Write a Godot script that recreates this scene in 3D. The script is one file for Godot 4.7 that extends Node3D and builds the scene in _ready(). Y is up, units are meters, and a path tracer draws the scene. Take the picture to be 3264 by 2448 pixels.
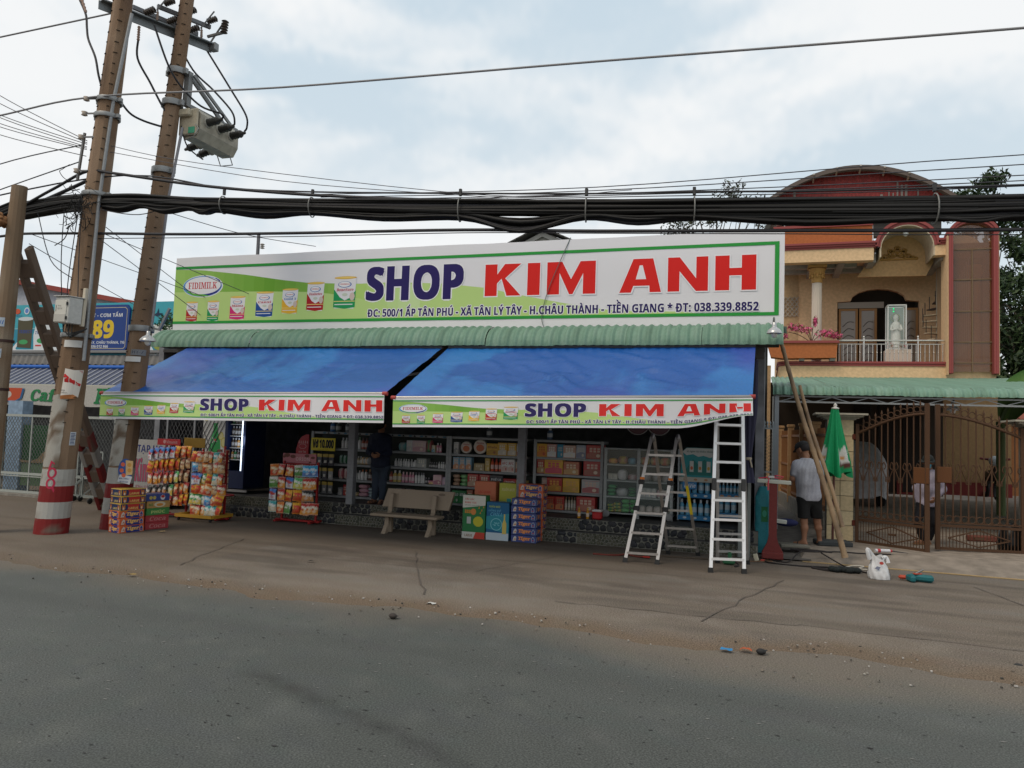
extends Node3D

# ---------------------------------------------------------------- mesh building
class Geo:
	var v := PackedVector3Array()
	var n := PackedVector3Array()
	var c := PackedColorArray()
	var col := Color.WHITE
	func _init(k := Color.WHITE):
		col = k
	func tri(a: Vector3, b: Vector3, d: Vector3) -> void:
		var m := (b - a).cross(d - a).normalized()
		v.append(a); v.append(d); v.append(b)
		n.append(m); n.append(m); n.append(m)
		c.append(col); c.append(col); c.append(col)
	func stri(a: Vector3, b: Vector3, d: Vector3, na: Vector3, nb: Vector3, nd: Vector3) -> void:
		v.append(a); v.append(d); v.append(b)
		n.append(na); n.append(nd); n.append(nb)
		c.append(col); c.append(col); c.append(col)
	func quad(a: Vector3, b: Vector3, d: Vector3, e: Vector3) -> void:
		tri(a, b, d); tri(a, d, e)
	func box(at: Vector3, s: Vector3, b := Basis()) -> void:
		var x := b.x * s.x * .5
		var y := b.y * s.y * .5
		var z := b.z * s.z * .5
		quad(at - x - y + z, at + x - y + z, at + x + y + z, at - x + y + z)
		quad(at + x - y - z, at - x - y - z, at - x + y - z, at + x + y - z)
		quad(at + x - y + z, at + x - y - z, at + x + y - z, at + x + y + z)
		quad(at - x - y - z, at - x - y + z, at - x + y + z, at - x + y - z)
		quad(at - x + y + z, at + x + y + z, at + x + y - z, at - x + y - z)
		quad(at - x - y - z, at + x - y - z, at + x - y + z, at - x - y + z)
	func oq(o: Vector3, a: Vector3, b: Vector3, d: Vector3, e: Vector3) -> void:   # a quad that faces away from o
		if (b - a).cross(d - a).dot(a + b + d + e - o * 4.0) < 0: quad(e, d, b, a)
		else: quad(a, b, d, e)
	func lohi(a: Vector3, b: Vector3) -> void:
		box((a + b) * .5, (b - a).abs())
	func cbox(at: Vector3, s: Vector3, r := .01, b := Basis()) -> void:   # box with chamfered edges
		r = minf(r, minf(s.x, minf(s.y, s.z)) * .45)
		var h := s * .5
		var k := h - Vector3(r, r, r)
		for ax in 3:
			for sg in [-1.0, 1.0]:
				var u := (ax + 1) % 3
				var w := (ax + 2) % 3
				var q := []
				for p in [[-1, -1], [1, -1], [1, 1], [-1, 1]]:
					var t := Vector3()
					t[ax] = sg * h[ax]; t[u] = p[0] * k[u]; t[w] = p[1] * k[w]
					q.append(at + b * t)
				oq(at, q[0], q[1], q[2], q[3])
		for ax in 3:
			var u := (ax + 1) % 3
			var w := (ax + 2) % 3
			for p in [[-1, -1], [1, -1], [1, 1], [-1, 1]]:
				var q := []
				for t in [[1, 0, -1], [1, 0, 1], [0, 1, 1], [0, 1, -1]]:
					var e := Vector3()
					e[ax] = t[2] * k[ax]
					e[u] = p[0] * (h[u] if t[0] else k[u]); e[w] = p[1] * (h[w] if t[1] else k[w])
					q.append(at + b * e)
				oq(at, q[0], q[1], q[2], q[3])
		for sx in [-1.0, 1.0]:
			for sy in [-1.0, 1.0]:
				for sz in [-1.0, 1.0]:
					var a := at + b * Vector3(sx * h.x, sy * k.y, sz * k.z)
					var d := at + b * Vector3(sx * k.x, sy * h.y, sz * k.z)
					var e := at + b * Vector3(sx * k.x, sy * k.y, sz * h.z)
					if (d - a).cross(e - a).dot(a - at) > 0: tri(a, d, e)
					else: tri(a, e, d)
	func grid(rows: Array, closed := false) -> void:       # rows of Vector3, smooth
		var h := rows.size()
		var w: int = rows[0].size()
		var nn := []
		for i in h:
			var line := PackedVector3Array()
			for j in w:
				var jl := j - 1 if j > 0 else (w - 2 if closed else 0)
				var jr := j + 1 if j < w - 1 else (1 if closed else w - 1)
				var du: Vector3 = rows[i][jr] - rows[i][jl]
				var dv: Vector3 = rows[mini(i + 1, h - 1)][j] - rows[maxi(i - 1, 0)][j]
				line.append(du.cross(dv).normalized())
			nn.append(line)
		for i in h - 1:
			for j in w - 1:
				stri(rows[i][j], rows[i][j + 1], rows[i + 1][j + 1], nn[i][j], nn[i][j + 1], nn[i + 1][j + 1])
				stri(rows[i][j], rows[i + 1][j + 1], rows[i + 1][j], nn[i][j], nn[i + 1][j + 1], nn[i + 1][j])
	func tube(p, r, sides := 6, caps := true) -> void:      # r: number or one per point
		var up := Vector3.UP
		var rings := []
		var last := Vector3.ZERO
		for i in p.size():
			var d: Vector3 = (p[mini(i + 1, p.size() - 1)] - p[maxi(i - 1, 0)]).normalized()
			var x: Vector3
			if i == 0:
				x = d.cross(Vector3.RIGHT if absf(d.y) > .9 else up).normalized()
			else:
				x = (last - d * last.dot(d)).normalized()
			last = x
			var y := d.cross(x)
			var rr: float = r[i] if typeof(r) == TYPE_ARRAY or typeof(r) == TYPE_PACKED_FLOAT32_ARRAY else r
			var ring := PackedVector3Array()
			for k in sides + 1:
				var a := -TAU * k / sides
				ring.append(p[i] + (x * cos(a) + y * sin(a)) * rr)
			rings.append(ring)
		var keep := rings.duplicate()
		keep.reverse()
		grid(keep, true)
		if caps:
			for e in [0, rings.size() - 1]:
				var ctr: Vector3 = p[e]
				for k in sides:
					if e == 0: tri(ctr, rings[e][k], rings[e][k + 1])
					else: tri(ctr, rings[e][k + 1], rings[e][k])
	func bar(a: Vector3, b: Vector3, w: float, h := -1.0, up := Vector3.UP) -> void:   # square bar from a to b
		var d := (b - a)
		var z := d.normalized()
		if absf(z.dot(up)) > .98: up = Vector3.BACK
		var x := up.cross(z).normalized()
		box((a + b) * .5, Vector3(w, h if h > 0 else w, d.length()), Basis(x, z.cross(x), z))
	func lathe(prof, sides := 16, at := Vector3.ZERO, b := Basis()) -> void:    # prof: Vector2(radius, height) from the bottom up
		var rows := []
		for q in prof:
			var ring := PackedVector3Array()
			for k in sides + 1:
				var a := TAU * k / sides
				ring.append(at + b * Vector3(cos(a) * q.x, q.y, -sin(a) * q.x))
			rows.append(ring)
		grid(rows, true)
	func prism(poly: PackedVector2Array, o: Vector3, ex: Vector3, ey: Vector3, depth: float, back := true) -> void:   # front at o, goes back by depth
		var ez := ex.cross(ey).normalized()
		if Geometry2D.is_polygon_clockwise(poly):
			poly = poly.duplicate(); poly.reverse()
		var ix := Geometry2D.triangulate_polygon(poly)
		for i in range(0, ix.size(), 3):
			var q := []
			for t in 3: q.append(o + ex * poly[ix[i + t]].x + ey * poly[ix[i + t]].y)
			if (q[1] - q[0]).cross(q[2] - q[0]).dot(ez) < 0: q = [q[0], q[2], q[1]]
			tri(q[0], q[1], q[2])
			if depth > 0 and back: tri(q[0] - ez * depth, q[2] - ez * depth, q[1] - ez * depth)
		if depth > 0:
			for i in poly.size():
				var a := o + ex * poly[i].x + ey * poly[i].y
				var k := poly[(i + 1) % poly.size()]
				var d := o + ex * k.x + ey * k.y
				quad(a - ez * depth, d - ez * depth, d, a)
	func ball(at: Vector3, r: Vector3, sides := 12, rings := 8) -> void:
		var prof := []
		for i in rings + 1:
			var a := -PI / 2 + PI * i / rings
			prof.append(Vector2(maxf(cos(a), .001), sin(a)))
		lathe(prof, sides, at, Basis(Vector3(r.x, 0, 0), Vector3(0, r.y, 0), Vector3(0, 0, r.z)))
	func join(o: Geo, t := Transform3D()) -> void:
		var nb := t.basis.inverse().transposed()
		for i in o.v.size():
			v.append(t * o.v[i]); n.append((nb * o.n[i]).normalized()); c.append(o.c[i])
	func moved(by: Transform3D) -> void:
		var nb := by.basis.inverse().transposed()
		for i in v.size():
			v[i] = by * v[i]; n[i] = (nb * n[i]).normalized()
	func mesh() -> ArrayMesh:
		var a := []
		a.resize(Mesh.ARRAY_MAX)
		a[Mesh.ARRAY_VERTEX] = v; a[Mesh.ARRAY_NORMAL] = n; a[Mesh.ARRAY_COLOR] = c
		var m := ArrayMesh.new()
		m.add_surface_from_arrays(Mesh.PRIMITIVE_TRIANGLES, a)
		return m

# flat print (lettering, pictures) laid on a surface: fn(u, v, height above the surface) -> point
class Print:
	var g := Geo.new()
	var fn: Callable
	var step := 0.0
	var lay := 0.0
	func _init(f: Callable, s := 0.0):
		fn = f; step = s
	func poly(p: PackedVector2Array, col: Color, up := .0002) -> void:
		lay += up
		g.col = col
		var parts := [p]
		if step > 0:
			parts = []
			var lo := INF
			var hi := -INF
			for q in p:
				lo = minf(lo, q.x); hi = maxf(hi, q.x)
			var k := floorf(lo / step) * step
			while k < hi:
				var cell := PackedVector2Array([Vector2(k, -99), Vector2(k + step, -99), Vector2(k + step, 99), Vector2(k, 99)])
				for piece in Geometry2D.intersect_polygons(p, cell):
					if not Geometry2D.is_polygon_clockwise(piece): parts.append(piece)
				k += step
			if hi - lo < step and parts.is_empty(): parts = [p]
		for piece in parts:
			var ix := Geometry2D.triangulate_polygon(piece)
			for i in range(0, ix.size(), 3): _t(piece[ix[i]], piece[ix[i + 1]], piece[ix[i + 2]])
	func _t(a: Vector2, b: Vector2, d: Vector2) -> void:
		if (b - a).cross(d - a) < 0:
			var s := b
			b = d; d = s
		g.tri(fn.call(a.x, a.y, lay), fn.call(b.x, b.y, lay), fn.call(d.x, d.y, lay))
	func nums(a: Array, col: Color, up := .0002) -> void:
		var p := PackedVector2Array()
		for i in range(0, a.size(), 2): p.append(Vector2(a[i], a[i + 1]))
		poly(p, col, up)
	func rect(x0: float, y0: float, x1: float, y1: float, col: Color, up := .0002) -> void:
		nums([x0, y0, x1, y0, x1, y1, x0, y1], col, up)
	func oval(cx: float, cy: float, rx: float, ry: float, col: Color, k := 20, up := .0002) -> void:
		var p := PackedVector2Array()
		for i in k: p.append(Vector2(cx + cos(TAU * i / k) * rx, cy + sin(TAU * i / k) * ry))
		poly(p, col, up)
	func outlined(a: Array, col: Color, edge: Color, w: float) -> void:
		var p := PackedVector2Array()
		for i in range(0, a.size(), 2): p.append(Vector2(a[i], a[i + 1]))
		if Geometry2D.is_polygon_clockwise(p): p.reverse()
		for q in Geometry2D.offset_polygon(p, w, Geometry2D.JOIN_MITER): poly(q, edge)
		poly(p, col)
	func tris(t: PackedVector2Array, fit: Transform2D, col: Color, up := .0002) -> void:
		lay += up
		g.col = col
		for i in range(0, t.size(), 3): _t(fit * t[i], fit * t[i + 1], fit * t[i + 2])

static func plane(o: Vector3, ex: Vector3, ey: Vector3) -> Callable:
	var ez := ex.cross(ey).normalized()
	return func(u, w, h): return o + ex * u + ey * w + ez * h

var letters := {}
const COMPOSED := {"Ạ": "A.", "Ấ": "Â/", "Ề": "Ê\\", "Ệ": "Ê.", "Ổ": "Ô?", "Ộ": "Ô.", "Ố": "Ô/", "Ơ": "O+", "Ớ": "O+/", "ớ": "o+/", "ơ": "o+", "ư": "u+", "Ư": "U+", "Ứ": "U+/", "ừ": "u+\\", "ị": "i.", "Ả": "A?", "ế": "ê/", "Ặ": "Ă.", "Ỉ": "I?", "ỉ": "i?"}
func span(t: PackedVector2Array) -> Rect2:
	var r := Rect2(t[0], Vector2.ZERO)
	for q in t: r = r.expand(q)
	return r
func glyphs(s: String, style: String, fine: float) -> PackedVector2Array:    # triangles of a line of lettering; style: s sans, b bold, r serif, R serif bold
	var key := "%s|%s|%.1f" % [s, style, fine]
	if letters.has(key): return letters[key]
	var plain_text := ""
	var marks := []
	for ch in s:
		if COMPOSED.has(ch):
			plain_text += COMPOSED[ch][0]
			marks.append([plain_text, COMPOSED[ch]])
		else: plain_text += ch
	if marks.size():       # letters that the font lacks are put together from a base letter and its marks
		var out2 := glyphs(plain_text, style, fine).duplicate()
		var x0 := span(out2).position.x
		for m in marks:
			var base := span(glyphs(m[1][0], style, fine))
			var pre := span(glyphs(m[0], style, fine))
			var cx := x0 + pre.size.x - base.size.x * .5
			var y1 := base.position.y + base.size.y
			var y0 := base.position.y
			for c in m[1].substr(1):
				var q := []
				match c:
					"/": q = [cx + 1, y1 + 1, cx + 6, y1 + 1, cx + 12, y1 + 9, cx + 6, y1 + 9]
					"\\": q = [cx - 1, y1 + 1, cx - 6, y1 + 1, cx - 12, y1 + 9, cx - 6, y1 + 9]
					"?": q = [cx - 2, y1 + 1, cx + 2, y1 + 1, cx + 5, y1 + 7, cx - 3, y1 + 8]
					".": q = [cx - 3, y0 - 9, cx + 3, y0 - 9, cx + 3, y0 - 3, cx - 3, y0 - 3]
					"+": q = [cx + base.size.x * .34, y1 - 6, cx + base.size.x * .5, y1 - 5, cx + base.size.x * .5 + 5, y1 + 4, cx + base.size.x * .5, y1 + 4]
				for k in [0, 1, 2, 0, 2, 3]: out2.append(Vector2(q[k * 2], q[k * 2 + 1]))
		letters[key] = out2
		return out2
	var f := SystemFont.new()
	f.font_names = PackedStringArray(["Droid Serif" if style.to_lower() == "r" else "Droid Sans"])
	f.font_weight = 700 if style in ["b", "R"] else 400
	var tm := TextMesh.new()
	tm.font = f; tm.text = s; tm.font_size = 48; tm.pixel_size = 1.0; tm.depth = 0.0; tm.curve_step = fine
	var a := tm.get_mesh_arrays()
	var vs: PackedVector3Array = a[Mesh.ARRAY_VERTEX]
	var ns: PackedVector3Array = a[Mesh.ARRAY_NORMAL]
	var ix = a[Mesh.ARRAY_INDEX]
	var out := PackedVector2Array()
	var cnt: int = ix.size() if ix != null and ix.size() else vs.size()
	for i in range(0, cnt, 3):
		var t := []
		for k in 3: t.append(ix[i + k] if ix != null and ix.size() else i + k)
		if ns[t[0]].z < .5: continue
		for k in 3: out.append(Vector2(vs[t[k]].x, vs[t[k]].y))
	letters[key] = out
	return out

func write(p: Print, s: String, x0: float, y0: float, x1: float, y1: float, col: Color, style := "b", emb := 0.0, edge = null, edge_w := .01, shear := 0.0, fine := 3.0) -> void:   # a line of lettering filling a box
	var t := glyphs(s, style, fine)
	if t.is_empty(): return
	var r := Rect2(t[0], Vector2.ZERO)
	for q in t: r = r.expand(q)
	var sx := (x1 - x0 - 2 * emb) / maxf(r.size.x, .001)
	var sy := (y1 - y0 - 2 * emb) / maxf(r.size.y, .001)
	var fit := Transform2D(Vector2(sx, 0), Vector2(shear * sy, sy), Vector2(x0 + emb - r.position.x * sx - shear * sy * r.position.y, y0 + emb - r.position.y * sy))
	if edge != null:
		for q in [[1, 0], [-1, 0], [0, 1], [0, -1], [.72, .72], [-.72, .72], [.72, -.72], [-.72, -.72]]:
			p.tris(t, fit.translated(Vector2(q[0], q[1]) * (edge_w + emb)), edge, .00003)
	if emb > 0:
		for q in [[1, 1], [-1, 1], [1, -1], [-1, -1]]: p.tris(t, fit.translated(Vector2(q[0], q[1]) * emb), col, .00015 if q == [1, 1] else .00003)
	else: p.tris(t, fit, col, .0002)

# ---------------------------------------------------------------- objects
var taken := {}
func numbered(parent: Node, called: String) -> String:
	var key := "%d/%s" % [parent.get_instance_id(), called]
	var k: int = taken.get(key, 0)
	taken[key] = k + 1
	return called if k == 0 else "%s_%03d" % [called, k]
func place(o: Node3D, called: String, parent: Node) -> void:
	o.name = numbered(parent, called)
	parent.add_child(o, true)
func tag(o: Node, label: String, category: String, group := "", kind := "") -> Node:
	if label: o.set_meta("label", label)
	if category: o.set_meta("category", category)
	if group: o.set_meta("group", group)
	if kind: o.set_meta("kind", kind)
	return o
func thing(called: String, label: String, category: String, at: Vector3, group := "") -> Node3D:
	var o := Node3D.new()
	place(o, called, self)
	o.position = at
	tag(o, label, category, group)
	return o
func spot(o: Node) -> Vector3:
	var p := Vector3.ZERO
	while o is Node3D and o != self:
		p += o.position
		o = o.get_parent()
	return p
func obj(called: String, g: Geo, m: Material, parent: Node = self) -> MeshInstance3D:    # commits one mesh; world coordinates, the origin goes to the base
	var o := MeshInstance3D.new()
	var off: Vector3
	if parent == self:
		var b := AABB(g.v[0], Vector3.ZERO)
		for q in g.v: b = b.expand(q)
		off = Vector3(b.get_center().x, b.position.y, b.get_center().z)
		o.position = off
	else:
		off = spot(parent)
	var w := PackedVector3Array()
	w.resize(g.v.size())
	for i in g.v.size(): w[i] = g.v[i] - off
	var keep := g.v
	g.v = w
	o.mesh = g.mesh()
	g.v = keep
	o.material_override = m
	place(o, called, parent)
	return o
func struct(called: String, g: Geo, m: Material) -> MeshInstance3D:
	var o := obj(called, g, m)
	o.set_meta("kind", "structure")
	return o
func piece(called: String, mesh: Mesh, m: Material, parent: Node, t: Transform3D) -> MeshInstance3D:   # a small part that shares its mesh
	var o := MeshInstance3D.new()
	o.mesh = mesh; o.material_override = m; o.transform = t
	place(o, called, parent)
	return o
func dup(src: Node3D, at: Vector3, label: String, turn := 0.0) -> Node3D:
	var o: Node3D = src.duplicate()
	place(o, String(src.name).rstrip("0123456789").trim_suffix("_") if String(src.name).right(3).is_valid_int() else String(src.name), self)
	o.position = at
	o.rotation.y = turn
	o.set_meta("label", label)
	return o

# ---------------------------------------------------------------- materials
func H(hex: String) -> Color:
	return Color(hex).srgb_to_linear()
func L(r: float, g: float, b: float) -> Color:
	return Color(r, g, b)
var kept := {}
func noise_tex(key: String, freq: float, lo: float, hi: float, octaves := 4, normal := false, bump := 4.0, size := 512, kind := FastNoiseLite.TYPE_SIMPLEX_SMOOTH) -> NoiseTexture2D:
	if kept.has(key): return kept[key]
	var nz := FastNoiseLite.new()
	nz.seed = hash(key) % 9999
	nz.noise_type = kind
	nz.frequency = freq
	nz.fractal_octaves = octaves
	var t := NoiseTexture2D.new()
	t.width = size; t.height = size
	t.seamless = true
	t.noise = nz
	if normal:
		t.as_normal_map = true; t.bump_strength = bump
	else:
		var gr := Gradient.new()
		gr.set_color(0, Color(lo, lo, lo)); gr.set_color(1, Color(hi, hi, hi))
		gr.set_offset(0, .2); gr.set_offset(1, .8)
		t.color_ramp = gr
	kept[key] = t
	return t
func vc(rough := .75, metal := 0.0, tex := "", scale := 1.0, nstr := 0.0, spec := .4) -> StandardMaterial3D:     # colours come from the mesh
	var key := "%.2f %.2f %s %.2f %.2f %.2f" % [rough, metal, tex, scale, nstr, spec]
	if kept.has(key): return kept[key]
	var m := StandardMaterial3D.new()
	m.vertex_color_use_as_albedo = true
	m.roughness = rough; m.metallic = metal; m.metallic_specular = spec
	if tex:
		match tex:
			"grain": m.albedo_texture = noise_tex("grain", .12, .62, 1.0, 5)
			"asphalt": m.albedo_texture = noise_tex("asphalt", .11, .70, 1.0, 4, false, 0, 1024)
			"soft": m.albedo_texture = noise_tex("soft", .02, .93, 1.0, 5)
			"blotch": m.albedo_texture = noise_tex("blotch", .012, .84, 1.0, 6)
		m.uv1_triplanar = true
		m.uv1_world_triplanar = true
		m.uv1_scale = Vector3.ONE * scale
		if nstr > 0:
			m.normal_enabled = true
			m.normal_texture = noise_tex("n_" + tex, .1 if tex == "asphalt" else .12, 0, 1, 4, true, 6.0, 1024 if tex == "asphalt" else 512)
			m.normal_scale = nstr
	kept[key] = m
	return m
func glass(tint := Color(.9, .95, .95), a := .12, rough := .03) -> StandardMaterial3D:
	var m := StandardMaterial3D.new()
	m.transparency = BaseMaterial3D.TRANSPARENCY_ALPHA
	m.albedo_color = Color(tint.r, tint.g, tint.b, a)
	m.roughness = rough
	return m
var rng := RandomNumberGenerator.new()
func rf(a: float, b: float) -> float:
	return rng.randf_range(a, b)
func pick(a: Array):
	return a[rng.randi() % a.size()]
var fbm := FastNoiseLite.new()
func nz(x: float, y: float, s := 1.0) -> float:
	return fbm.get_noise_2d(x * s * 100, y * s * 100)
func V(x: float, y: float, z: float) -> Vector3:
	return Vector3(x, y, z)
func P(a: Array) -> PackedVector2Array:
	var p := PackedVector2Array()
	for i in range(0, a.size(), 2): p.append(Vector2(a[i], a[i + 1]))
	return p
func catenary(a: Vector3, b: Vector3, sag: float, k := 14) -> PackedVector3Array:
	var p := PackedVector3Array()
	for i in k + 1:
		var t := float(i) / k
		p.append(a.lerp(b, t) - Vector3.UP * sag * 4 * t * (1 - t))
	return p
func smooth(pts: Array, k := 6) -> PackedVector3Array:      # a smooth curve through points
	var p := PackedVector3Array()
	for i in pts.size() - 1:
		var a: Vector3 = pts[maxi(i - 1, 0)]
		var d: Vector3 = pts[mini(i + 2, pts.size() - 1)]
		for j in k: p.append((pts[i] as Vector3).cubic_interpolate(pts[i + 1], a, d, float(j) / k))
	p.append(pts[-1])
	return p

# ---------------------------------------------------------------- the place
func _ready() -> void:
	rng.seed = 41
	fbm.seed = 7
	fbm.noise_type = FastNoiseLite.TYPE_SIMPLEX_SMOOTH
	fbm.frequency = .01
	fbm.fractal_octaves = 4
	var cam := Camera3D.new()
	cam.fov = 53.07
	cam.far = 600.0
	cam.near = .05
	add_child(cam)
	cam.position = V(0, 1.7, 11.72)
	cam.rotation_degrees = V(3.49, 18.4, 1.93)
	cam.current = true
	var we := WorldEnvironment.new()
	var env := Environment.new()
	env.background_mode = Environment.BG_SKY
	env.sky = Sky.new()
	env.sky.sky_material = evening_sky()
	env.background_energy_multiplier = 1.0
	env.tonemap_mode = Environment.TONE_MAPPER_LINEAR
	env.tonemap_exposure = 1.0
	env.sdfgi_enabled = true
	env.ssao_enabled = true
	env.ssil_enabled = true
	we.environment = env
	add_child(we)
	var sun := DirectionalLight3D.new()
	sun.light_energy = .5
	sun.light_color = Color(1.0, .93, .84)
	sun.light_angular_distance = 24.0
	sun.shadow_enabled = true
	add_child(sun)
	sun.look_at_from_position(V(-15, 38, 24), Vector3.ZERO)
	build_ground()
	build_shop()
	build_sign()
	build_roof_lip()
	build_awnings()
	more()

func evening_sky() -> PanoramaSkyMaterial:     # thin bright cloud over pale blue
	var w := 1024
	var h := 512
	var im := Image.create(w, h, false, Image.FORMAT_RGBF)
	var a := FastNoiseLite.new()
	a.seed = 12; a.frequency = 1.1; a.fractal_octaves = 5; a.noise_type = FastNoiseLite.TYPE_SIMPLEX_SMOOTH
	a.domain_warp_enabled = true; a.domain_warp_amplitude = .35; a.domain_warp_frequency = 1.3
	for y in h:
		var el := PI * (.5 - (y + .5) / h)
		var up := sin(el)
		for x in w:
			var az := TAU * (x + .5) / w
			var d := V(cos(el) * sin(az), up, cos(el) * cos(az))
			var q := d * 1.25
			q.y = q.y * 2.6
			var c := smoothstep(-.30, .34, a.get_noise_3d(q.x, q.y, q.z) + .1)
			var e := clampf(up, 0, 1)
			var blue := Color(.56, .69, .78).lerp(Color(.42, .58, .72), e)
			var cloud := Color(.94, .95, .955).lerp(Color(.86, .89, .91), e * .8)
			var k := blue.lerp(cloud, .22 + .78 * c)
			k = k.lerp(Color(.90, .92, .93), pow(1.0 - e, 5.0) * .6)
			if up < 0: k = k.lerp(Color(.13, .125, .12), clampf(-up * 12, 0, 1))
			im.set_pixel(x, y, k)
	var m := PanoramaSkyMaterial.new()
	m.panorama = ImageTexture.create_from_image(im)
	return m

func sheet(x0: float, x1: float, z0: float, z1: float, step: float, fn: Callable) -> Geo:     # ground from fn(x, z) -> [height, colour]
	var g := Geo.new()
	var nx := int(ceil((x1 - x0) / step))
	var nzz := int(ceil((z1 - z0) / step))
	var pts := []
	for i in nzz + 1:
		var row := []
		for j in nx + 1:
			var x := lerpf(x0, x1, float(j) / nx)
			var z := lerpf(z0, z1, float(i) / nzz)
			var r = fn.call(x, z)
			row.append([V(x, r[0], z), r[1]])
		pts.append(row)
	for i in nzz:
		for j in nx:
			var q := [pts[i][j], pts[i + 1][j], pts[i + 1][j + 1], pts[i][j + 1]]
			for t in [[0, 1, 2], [0, 2, 3]]:
				for k in [t[0], t[2], t[1]]:
					g.v.append(q[k][0]); g.n.append(Vector3.UP); g.c.append(q[k][1])
	return g

func seg_dist(p: Vector2, a: Vector2, b: Vector2) -> float:
	var t := clampf((p - a).dot(b - a) / (b - a).length_squared(), 0, 1)
	return p.distance_to(a.lerp(b, t))

func build_ground() -> void:
	var far := Geo.new(L(0.27, 0.218, 0.172))
	far.quad(V(-250, -.16, 250), V(250, -.16, 250), V(250, -.16, -250), V(-250, -.16, -250))
	struct("ground", far, vc(.95, 0, "blotch", .05))
	# forecourt: worn concrete that breaks up into dust along the road
	var fc := sheet(-26, 14, -1.6, 5.9, .085, func(x, z):
		var edge: float = 4.95 + .05 * (x + 4) * .35 + nz(x, z, .25) * .55
		var n1: float = nz(x, z, .35)
		var n2: float = nz(x + 31, z * 1.6, 1.3)
		var y: float = .004 * n2
		var k := L(0.233, 0.197, 0.163)
		k = k.lerp(L(0.183, 0.154, 0.13), clampf(n1 * 1.3 + .25, 0, 1))
		k = k.lerp(L(0.284, 0.25, 0.218), clampf(n2 * 1.1 - .1, 0, .8))
		var n3: float = nz(x * .22 + 5, z * 1.7, .9)
		k = k.lerp(L(.10, .09, .078), clampf(n3 * 2.0 - .15, 0, .42))
		k = k.lerp(L(.24, .225, .20), clampf(-n3 * 1.6 - .2, 0, .5))
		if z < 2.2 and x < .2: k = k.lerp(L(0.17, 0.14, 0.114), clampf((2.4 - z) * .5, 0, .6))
		var t: float = clampf((z - edge + 1.25) / .9, 0, 1)      # pale worn strip
		k = k.lerp(L(0.291, 0.25, 0.206), t * (.55 + .5 * n2))
		var u: float = clampf((z - edge + .42 + .3 * n2) / .35, 0, 1)        # brown dust at the asphalt
		k = k.lerp(L(0.21, 0.158, 0.114), u * .9)
		y -= .075 * clampf((z - edge + .35) / .8, 0, 1) + .012 * u * absf(n2)
		if x < -6.5: k = k.lerp(L(0.203, 0.166, 0.132), .5)
		return [y, k])
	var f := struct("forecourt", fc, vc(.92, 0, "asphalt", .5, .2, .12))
	for s in [[-4.6, 1.9, -3.3, 4.4], [-3.3, 3.0, -2.4, .4], [-.55, 4.3, .2, 1.7], [2.4, 1.0, 3.2, 3.9], [-7.2, 2.2, -6.5, 4.3], [.3, 4.0, 3.6, 4.25], [-2.0, 4.1, .3, 4.05]]:
		var cg := Geo.new(L(0.101, 0.0858, 0.0715))
		var a := V(s[0], .004, s[1])
		var b := V(s[2], .004, s[3])
		var last := a
		for i in 12:
			var q := a.lerp(b, (i + 1) / 12.0) + V(rf(-.03, .03), 0, rf(-.03, .03))
			var side := (q - last).cross(Vector3.UP).normalized() * rf(.004, .009)
			cg.quad(last - side + V(0, .006, 0), last + side + V(0, .006, 0), q + side + V(0, .006, 0), q - side + V(0, .006, 0))
			last = q
		obj("crack", cg, vc(.95), f)
	var rd := sheet(-34, 22, 4.6, 22, .12, func(x, z):
		var n1: float = nz(x * .4, z, .22)
		var n2: float = nz(x + 9, z, 1.9)
		var k := L(0.12, 0.129, 0.12)
		k = k.lerp(L(0.0946, 0.103, 0.0969), clampf(n1 * 1.5 + .3, 0, 1))
		k = k.lerp(L(0.164, 0.17, 0.155), clampf(n2 * .9 - .15, 0, .6))
		var p := Vector2(x, z)
		var d := minf(seg_dist(p, Vector2(-3.4, 7.05), Vector2(-1.75, 7.75)), seg_dist(p, Vector2(-1.75, 7.75), Vector2(.6, 9.0)))
		k = k.lerp(L(0.051, 0.0517, 0.0502), clampf(1.0 - d / (.10 + .05 * n2), 0, 1) * (.75 + .25 * n2))
		k = k.lerp(L(0.0728, 0.0757, 0.0718), clampf(1 - absf(z - 6.3 - .05 * x + n1 * .3) / .35, 0, 1) * .35)
		var dust: float = clampf((5.75 + .02 * x + nz(x, z, .3) * .6 - z) / .7, 0, 1)
		k = k.lerp(L(0.22, 0.18, 0.139), dust * .75)
		return [-.04, k])
	var pits := Geo.new(L(.03, .031, .03))
	for i in 5200:
		var x := rf(-13, 5)
		var z := rf(5.4, 10.6)
		var s := rf(.003, .010) * rf(.5, 1.4)
		pits.col = pick([L(.03, .031, .03), L(.045, .046, .044), L(.2, .2, .19)]) if i % 23 else L(.25, .245, .23)
		if i % 23 == 0: s *= .4
		var a := V(s * rf(.8, 2.2), 0, s * rf(-.3, .3))
		var b := V(s * .1, 0, s * rf(.35, .8))
		var c := V(x, -.0365, z)
		pits.quad(c - a, c + b, c + a, c - b)
	var rdo := struct("road", rd, vc(.8, 0, "asphalt", .53, .16))
	obj("worn_pits", pits, vc(.95), rdo).set_meta("kind", "stuff")
	var op := Geo.new(L(0.287, 0.234, 0.186))
	op.quad(V(-34, -.03, 40), V(22, -.03, 40), V(22, -.03, 17), V(-34, -.03, 17))
	struct("far_verge", op, vc(.95, 0, "blotch", .3))
	# raised driveway in front of the gate
	var dv := Geo.new(L(0.295, 0.254, 0.211))
	dv.prism(P([.62, .75, 14, .45, 14, 14.0, .62, 14.0]), V(0, .12, 0), Vector3.RIGHT, Vector3.FORWARD, .13)
	dv.quad(V(.45, -.01, .02), V(14, -.01, .42), V(14, .12, -.45), V(.62, .12, -.75))
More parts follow.
